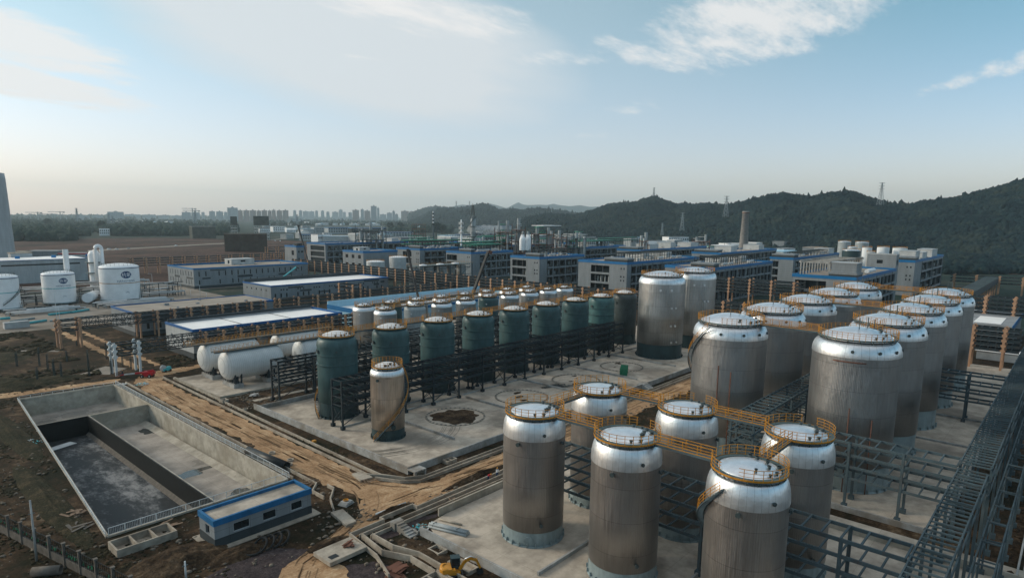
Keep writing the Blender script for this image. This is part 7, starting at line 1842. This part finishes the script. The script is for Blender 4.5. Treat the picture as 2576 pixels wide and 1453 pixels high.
SK = [('a0', 1038, 1198, 355, 2600, 0), ('a0', 1205, 1360, 378, 3600, 0), ('a0', 1375, 1510, 383, 3300, 0), ('a0', 1530, 1640, 388, 3600, 0), ('a0', 1760, 1848, 358, 2900, 0), ('a0', 1852, 1935, 360, 2950, 0), ('a0', 1950, 1982, 360, 3600, 0), ('a0', 2025, 2083, 350, 3000, 0), ('a0', 2092, 2160, 352, 3000, 0), ('a0', 2168, 2200, 358, 3500, 0), ('a0', 2200, 2302, 315, 2700, 0), ('a0', 2304, 2350, 341, 2500, 1), ('a0', 2356, 2415, 341, 2480, 1), ('a0', 2418, 2480, 341, 2480, 1),
      ('b0', 4, 50, 345, 2480, 1), ('b0', 54, 106, 341, 2480, 1), ('b0', 112, 150, 345, 2450, 1), ('b0', 153, 190, 338, 2450, 1), ('b0', 198, 252, 343, 2400, 1), ('b0', 256, 313, 341, 2400, 1), ('b0', 360, 388, 342, 3600, 0), ('b0', 416, 447, 343, 3600, 0), ('b0', 452, 510, 350, 4200, 0), ('b0', 512, 565, 352, 4200, 0), ('b0', 572, 600, 346, 3800, 0), ('b0', 628, 660, 346, 3800, 0), ('b0', 680, 712, 356, 3800, 0), ('b0', 736, 798, 356, 4400, 0), ('b0', 801, 838, 336, 4400, 0), ('b0', 841, 870, 358, 4400, 0), ('b0', 895, 930, 362, 3600, 0), ('b0', 933, 998, 338, 2800, 1), ('b0', 1014, 1044, 332, 3000, 0), ('b0', 1048, 1108, 345, 2800, 1), ('b0', 1112, 1168, 300, 2900, 0), ('b0', 1172, 1194, 318, 3300, 0), ('b0', 1268, 1318, 365, 3400, 0), ('b0', 1321, 1345, 348, 3000, 0), ('b0', 1348, 1375, 378, 3000, 0), ('b0', 1405, 1480, 348, 3100, 1), ('b0', 1488, 1525, 352, 3200, 1), ('a0', 750, 870, 393, 2900, 0), ('a0', 890, 1000, 390, 3100, 0), ('a0', 1660, 1750, 392, 3500, 0), ('b0', 1200, 1262, 380, 3800, 0)]
SK.sort(key=lambda s: (s[0], s[1]))
for i, (r_, xl_, xr_, yt, D, pk) in enumerate(SK):
    D *= 1.8
    a = at_d(*zp(r_, xl_, yt), D); b = at_d(*zp(r_, xr_, yt), D); L = math.hypot(b[0]-a[0], b[1]-a[1]); h = a[2]
    t = thing('tower_block', '%s %s block from the left in the hazy city skyline' % (ordn(i), 'pinkish residential' if pk else 'pale high-rise'), 'building', (a[0], a[1], 0), math.atan2(b[1]-a[1], b[0]-a[0]), 'hazy city skyline')
    m = MB()
    if L > 110 and not pk:
        m.box(0, L*.48, 0, 40, 0, h); m.box(L*.48, L, 5, 40, 0, h*.96)
    else:
        m.box(0, L*.36, 0, 22, 0, h); m.box(L*.36, L*.64, -2.5, 24, 0, h*1.03); m.box(L*.64, L, 0, 22, 0, h)
    m.build('wall', MT['block_pink'] if pk else MT['block'], t); MB().box(L*.42, L*.58, 6, 16, h, h*1.05+3).build('roof_house', MT['paintgrey'], t)
# small houses in the middle distance
rnd = random.Random(77); hk = 0
def house(x, y, w, d, h, a, mt, roofm, gable, label):
    t = thing('house', label, 'house', (x, y, 0), a, 'small houses among the distant trees')
    MB().box(-w/2, w/2, -d/2, d/2, 0, h).build('wall', mt, t)
    m = MB()
    if gable:
        m.v = [(-w/2-.4, -d/2-.4, h), (w/2+.4, -d/2-.4, h), (w/2+.4, d/2+.4, h), (-w/2-.4, d/2+.4, h), (-w/2, 0, h+d*.28), (w/2, 0, h+d*.28)]; m.f = [(0, 1, 5, 4), (2, 3, 4, 5), (0, 4, 3), (1, 2, 5), (3, 2, 1, 0)]; m.sm = [False]*5
    else: m.box(-w/2-.3, w/2+.3, -d/2-.3, d/2+.3, h, h+.5)
    m.build('roof', roofm, t)
    m = MB()
    for k in range(int(w/3.5)):
        for z in range(int(h/3.2)): m.box(-w/2+1.2+k*3.5, -w/2+2.8+k*3.5, -d/2-.1, -d/2-.01, 1+z*3.2, 2.6+z*3.2)
    m.build('windows', MT['window'], t)
HP = []
for _ in range(118):
    z_ = rnd.random()
    if z_ < .28: r_, x, y = 'a0', rnd.uniform(1100, 1700), rnd.uniform(420, 490)
    elif z_ < .38: r_, x, y = 'a0', rnd.uniform(230, 600), rnd.uniform(485, 520)
    elif z_ < .62: r_, x, y = 'b0', rnd.uniform(60, 700), rnd.uniform(405, 620)
    elif z_ < .82: r_, x, y = 'b0', rnd.uniform(700, 1500), rnd.uniform(395, 470)
    else: r_, x, y = 'b0', rnd.uniform(1500, 2400), rnd.uniform(455, 530)
    HP.append((zp(r_, x, y)[0], r_, x, y))
HP.sort()
for i, (_, r_, x, y) in enumerate(HP):
    px_, py_ = az_(r_, x, y); D = math.hypot(px_, py_)
    if D > 3600: px_, py_ = px_*3200/D, py_*3200/D
    w = rnd.uniform(14, 34); house(px_, py_, w, rnd.uniform(9, 14), rnd.uniform(6, 12), rnd.uniform(-.6, 1.0), MT[rnd.choice(('white', 'offwhite', 'clad_pale', 'white'))], MT[rnd.choice(('roof_grey', 'clad', 'pale_blue', 'roof_white'))], rnd.random() < .6, 'small pale house among the trees between the plant and the hazy city')

# ---- hills
def lerp(pts, x):
    if x <= pts[0][0]: return pts[0][1]
    for (a, b), (c, d) in zip(pts[:-1], pts[1:]):
        if x <= c: return b+(d-b)*(x-a)/(c-a)
    return pts[-1][1]
def hill(label, ridge, D0, D1, back, mat, npx=170, nt_=34, rough=10, p=.85, seed=0, name='hill'):
    x0, x1 = ridge[0][0], ridge[-1][0]; m = MB(); grid = []
    for i in range(npx+1):
        px = x0+(x1-x0)*i/npx; d0, d1 = lerp(D0, px), lerp(D1, px); rx, ry, rz = at_d(px, lerp(ridge, px), d1); ux, uy = rx/d1, ry/d1; row = []
        for j in range(nt_+1):
            t_ = j/nt_*(1+back); D = d0+(d1-d0)*t_; x, y = ux*D, uy*D
            if t_ <= 1: f = (math.sin(t_*PI/2))**(1/p) if p < 1 else t_**p; f = t_*(1.6-.6*t_)
            else: f = max(0, 1-((t_-1)/back)**2)
            nz = (mnoise.noise(Vector((x*.006+seed, y*.006, 0)))*1.0+mnoise.noise(Vector((x*.016+seed, y*.016, 4)))*.45)*rough*math.sin(min(1, t_)*PI)
            row.append((x, y, max(-2, rz*f+nz-2*(1-min(1, t_)))))
        grid.append(row); m.v += row
    for i in range(npx):
        for j in range(nt_): a = i*(nt_+1)+j; m.f.append((a, a+nt_+1, a+nt_+2, a+1)); m.sm.append(True)
    o = m.build(name, mat); tag(o, kind='structure'); return grid
def sample(grid, n, rnd, size, tmax=1.03, back=.3, dens=None, dead=0):
    out = []; I = len(grid)-1; J = len(grid[0])-1
    # weight columns by ground area
    for _ in range(n):
        u = rnd.random()*I; v = rnd.random()*J*(tmax/(1+back)); i, j = int(u), int(v)
        if i >= I or j >= J: continue
        a = Vector(grid[i][j]).lerp(Vector(grid[i+1][j]), u-i); b = Vector(grid[i][j+1]).lerp(Vector(grid[i+1][j+1]), u-i); p = a.lerp(b, v-j)
        q = mnoise.noise(Vector((p.x*.02, p.y*.02, 5)))
        s_ = size*rnd.uniform(.6, 1.25)*(1+.25*q); hh = s_*rnd.uniform(.7, 1.35)
        if rnd.random() < .04: hh *= 1.6; s_ *= .75
        out.append((p.x, p.y, p.z+hh*.35, s_, s_, hh))
    return out
def zz(r_, l): return [zp(r_, x, y) for x, y in l]
DB = 12  # crowns stand above the bare ridge, so the bare ridge sits a little lower
r1 = [(1290, 607)]+zz('c0', [(100, 450), (200, 425), (330, 392), (640, 398), (780, 358), (900, 312), (1020, 290), (1200, 280), (1290, 242), (1375, 222), (1450, 252), (1520, 272), (1600, 300), (1680, 292), (1760, 308), (1880, 292), (2040, 318), (2120, 305), (2220, 285), (2300, 265), (2400, 240), (2480, 225)])+zz('d0', [(140, 202), (220, 215), (340, 238), (450, 243), (590, 205), (720, 195), (800, 185), (900, 215), (1000, 250), (1100, 285), (1200, 305), (1330, 315), (1480, 292), (1800, 248), (2000, 208), (2250, 145), (2480, 88), (2700, 40), (3100, -20)])
g1 = hill('near', r1, [(1290, 1500), (1650, 1250), (1900, 1060), (2150, 1010), (2576, 1060), (2900, 1060)], [(1290, 2100), (1650, 1950), (1930, 1450), (2100, 1400), (2576, 1380), (2900, 1380)], .35, MT['forest'], 190, 40, 13, seed=3)
r2 = [(980, 585)]+zz('b0', [(1640, 392), (1720, 362), (1800, 340), (1900, 335), (2000, 335), (2120, 306), (2200, 294), (2280, 318), (2350, 356), (2480, 347)])+zz('c0', [(0, 347), (100, 362), (180, 346), (260, 340), (340, 347), (500, 368), (640, 396), (760, 450)])
g2 = hill('mid', r2, [(980, 2700), (1540, 2500)], [(980, 3900), (1540, 3400)], .4, MT['forest'], 90, 26, 18, seed=9)
r3 = zz('b0', [(1480, 400), (1560, 365), (1640, 338), (1740, 318), (1830, 338), (1960, 365), (2100, 360)])
g3 = hill('far', r3, [(0, 4300)], [(0, 5400)], .4, MT['forest'], 50, 16, 20, seed=12)
r4 = zz('b0', [(1820, 330), (1900, 305), (1990, 285), (2060, 290), (2200, 275), (2260, 272), (2330, 290), (2430, 320), (2480, 292)])+zz('c0', [(60, 262), (110, 285), (160, 290), (270, 285), (340, 290), (400, 275), (460, 290), (560, 300), (660, 290), (760, 308), (900, 300), (1100, 330)])
hill('farthest', r4, [(0, 8600)], [(0, 10500)], .3, MT['forest'], 90, 14, 30, seed=15)
r5 = zz('a0', [(-60, 398), (60, 396), (300, 402), (700, 404), (1100, 402)])
rnd = random.Random(5)
fo = lumps('hill_forest', MT['forest'], sample(g1, 38000, rnd, 4.5, 1.05, .35), sub=1, jit=.35)
fo2 = lumps('hill_forest', MT['forest'], sample(g2, 15000, rnd, 7.6, 1.05, .4)+sample(g3, 4500, rnd, 11, 1.05, .4), sub=1, jit=.35)
# tree belts on the flat land
def belt(n, regs, size, name='trees'):
    out = []
    for _ in range(n):
        r_, xa, xb, ya, yb, th_ = rnd.choice(regs); x, y = rnd.uniform(xa, xb), rnd.uniform(ya, yb)
        px_, py_ = az_(r_, x, y)
        if mnoise.noise(Vector((px_*.006, py_*.006, 2)))+.6*mnoise.noise(Vector((px_*.02, py_*.02, 8))) < th_: continue
        s_ = size*rnd.uniform(.6, 1.4); out.append((px_, py_, s_*.6, s_, s_, s_*rnd.uniform(.7, 1.3)))
    return out
lumps('tree_belt', MT['trees'], belt(9000, [('a0', 60, 700, 415, 640, -.45), ('a0', 60, 700, 440, 640, -.45), ('a0', 500, 1300, 420, 560, -.15), ('a0', 1200, 2300, 440, 560, -.10), ('a0', 1400, 2200, 500, 585, -.25), ('a0', 700, 2100, 560, 590, .15), ('b0', 100, 1500, 420, 490, -.05), ('b0', 1300, 1900, 440, 560, -.15), ('b0', 1700, 2480, 455, 520, -.1)], 8), sub=1, jit=.4)
lumps('tree_belt', MT['trees'], belt(3000, [('a0', 0, 2480, 402, 425, -.1), ('b0', 0, 1500, 400, 425, -.1)], 14), sub=1, jit=.4)
# scrubby ground at the hill foot
out = belt(4200, [('d0', 0, 700, 600, 730, -.5), ('d0', 1690, 2480, 770, 840, .05), ('d0', 1690, 2480, 850, 960, .02), ('c0', 1900, 2480, 640, 700, -.5), ('c0', 1100, 1950, 560, 640, -.3), ('d0', 550, 1000, 640, 700, -.2)], 3.5)
lumps('scrub', MT['forest'], out, sub=1, jit=.45)
# single trees with trunk and crown
def tree(label, x, y, h, seed, z=0, dead=False):
    rnd = random.Random(seed); t = thing('tree', label, 'tree', (x, y, z)); m = MB(); m.tube([(0, 0, 0), (.2, .1, h*.3), (0, .2, h*.6)], h*.04, 8, r1=h*.015)
    for k in range(7 if not dead else 16):
        a = rnd.uniform(0, 6.28); z0 = h*rnd.uniform(.3, .6); m.tube([(0, 0, z0), (h*.25*math.cos(a), h*.25*math.sin(a), z0+h*rnd.uniform(.15, .38))], h*.014, 5, r1=h*.004)
    m.build('trunk', MT['bark'], t)
    if not dead:
        pts = []
        for _ in range(170):
            a, q, e = rnd.uniform(0, 6.28), rnd.random()**.5, rnd.uniform(-.8, 1); rr = h*.36*q*math.sqrt(max(0, 1-e*e*.8)); s_ = h*rnd.uniform(.04, .085); pts.append((rr*math.cos(a), rr*math.sin(a), h*.66+e*h*.3, s_, s_, s_*.8))
        o = lumps('crown', MT['trees'], pts, None, 1, .45); o.parent = t
    return t
for i, (r_, x, y, h, lab) in enumerate((('c0', 1535, 680, 13, 'round dark tree between the white blocks'), ('b0', 1745, 590, 22, 'big dark tree left of the telecom mast'), ('b0', 1800, 585, 18, 'broad tree just left of the telecom mast foot'), ('b0', 1300, 545, 16, 'rounded tree behind the distant blue-edged block, left one'), ('b0', 1400, 545, 16, 'rounded tree behind the distant blue-edged block, right one'), ('a0', 990, 545, 16, 'dark pointed tree beside the white house on the red field'), ('a0', 470, 520, 16, 'dark tree between the pale houses at far left'))):
    x_, y_ = az_(r_, x, y); D = math.hypot(x_, y_); tree(lab, x_, y_, h*max(1, D/700)**.5, 100+i)
# parked cars far away on the road: tiny
for i, (r_, x, y, mt) in enumerate((('a0', 1055, 722, 'white'), ('a0', 1130, 722, 'white'), ('a0', 1705, 688, 'white'), ('a0', 1245, 714, 'offwhite'), ('b0', 185, 640, 'white'), ('b0', 235, 643, 'white'))):
    x_, y_ = az_(r_, x, y); t = thing('parked_car', 'tiny white vehicle on the far road, %s from the left' % ordn((0, 1, 3, 2, 4, 5)[i]), 'car', (x_, y_, 0.06), R(20+i*7), 'tiny vehicles on the far road')
    MB().box(-2.3, 2.3, -.9, .9, .3, 1.0).box(-1.3, 1.5, -.8, .8, 1.0, 1.6).build('body', MT[mt], t); MB().box(-1.25, 1.45, -.82, .82, 1.1, 1.5).build('windows', MT['window'], t)
    m = MB()
    for wx in (-1.4, 1.4): m.tube([(wx, -.95, .35), (wx, .95, .35)], .35, 10)
    m.build('wheels', MT['rubber'], t)
# low roof and gallery at right
a = at(*zp('d1', 1240, 0), 10)
rf = thing('low_building', 'low flat-roofed building with pale and grey roof panels behind the ochre rack at right', 'building')
MB().box(280, 332, 17, 50, 0, 9.1).build('wall', MT['clad'], rf); MB().box(279.6, 332.4, 16.6, 50.4, 9.1, 9.6).build('roof', MT['roof_grey'], rf)
MB().box(283, 303, 20, 28, 9.61, 9.7).box(283, 303, 31, 48, 9.61, 9.7).box(308, 329, 31, 48, 9.61, 9.7).build('roof_panels', MT['roof_white'], rf); MB().box(279.6, 332.4, 16.45, 16.58, 7.8, 9.6).build('fascia', MT['blue'], rf)
gl = thing('conveyor_gallery', 'long ribbed-roof gallery bridge running away at the far right', 'gallery')
MB().box(383, 508, 40, 47, 7.5, 11).build('gallery', MT['clad_dark'], gl); m = MB()
for k in range(63): m.box(383+k*2, 383.4+k*2, 39.8, 47.2, 11.02, 11.2)
m.build('roof_ribs', MT['steel_blue'], gl); m = MB()
for k in range(10): m.box(385+k*13, 385.8+k*13, 40.4, 41.2, 0, 7.5); m.box(385+k*13, 385.8+k*13, 45.8, 46.6, 0, 7.5)
m.build('legs', MT['orange_col'], gl)
sh2 = thing('shed', 'small pale tin shed under the ochre rack at the right edge', 'shed'); MB().box(262, 268, 10, 24, 0, 2.8).build('wall', MT['offwhite'], sh2); MB().box(261.6, 268.4, 9.6, 24.4, 2.8, 3).build('roof', MT['roof_white'], sh2)
# steam plume
# ---- haze
hz = MB().box(-1500, 14500, -1500, 14500, -4.0-1.5, 560); ho = hz.build('haze', None if False else MT['white']); ho.data.materials.clear()
hm = bpy.data.materials.new('air'); hm.use_nodes = True; ht = hm.node_tree; ht.nodes.clear(); pv = ht.nodes.new('ShaderNodeVolumePrincipled'); pv.inputs['Density'].default_value = HAZE_DENSITY = 0.00008
pv.inputs['Color'].default_value = (.76, .93, 1.0, 1); pv.inputs['Anisotropy'].default_value = 0.2; om = ht.nodes.new('ShaderNodeOutputMaterial'); ht.links.new(pv.outputs[0], om.inputs['Volume']); ho.data.materials.append(hm); ho['kind'] = 'stuff'
for o in bpy.data.objects:
    if o.type == 'MESH' and o.data and len(o.data.polygons) == 0: print('EMPTY MESH', o.name)
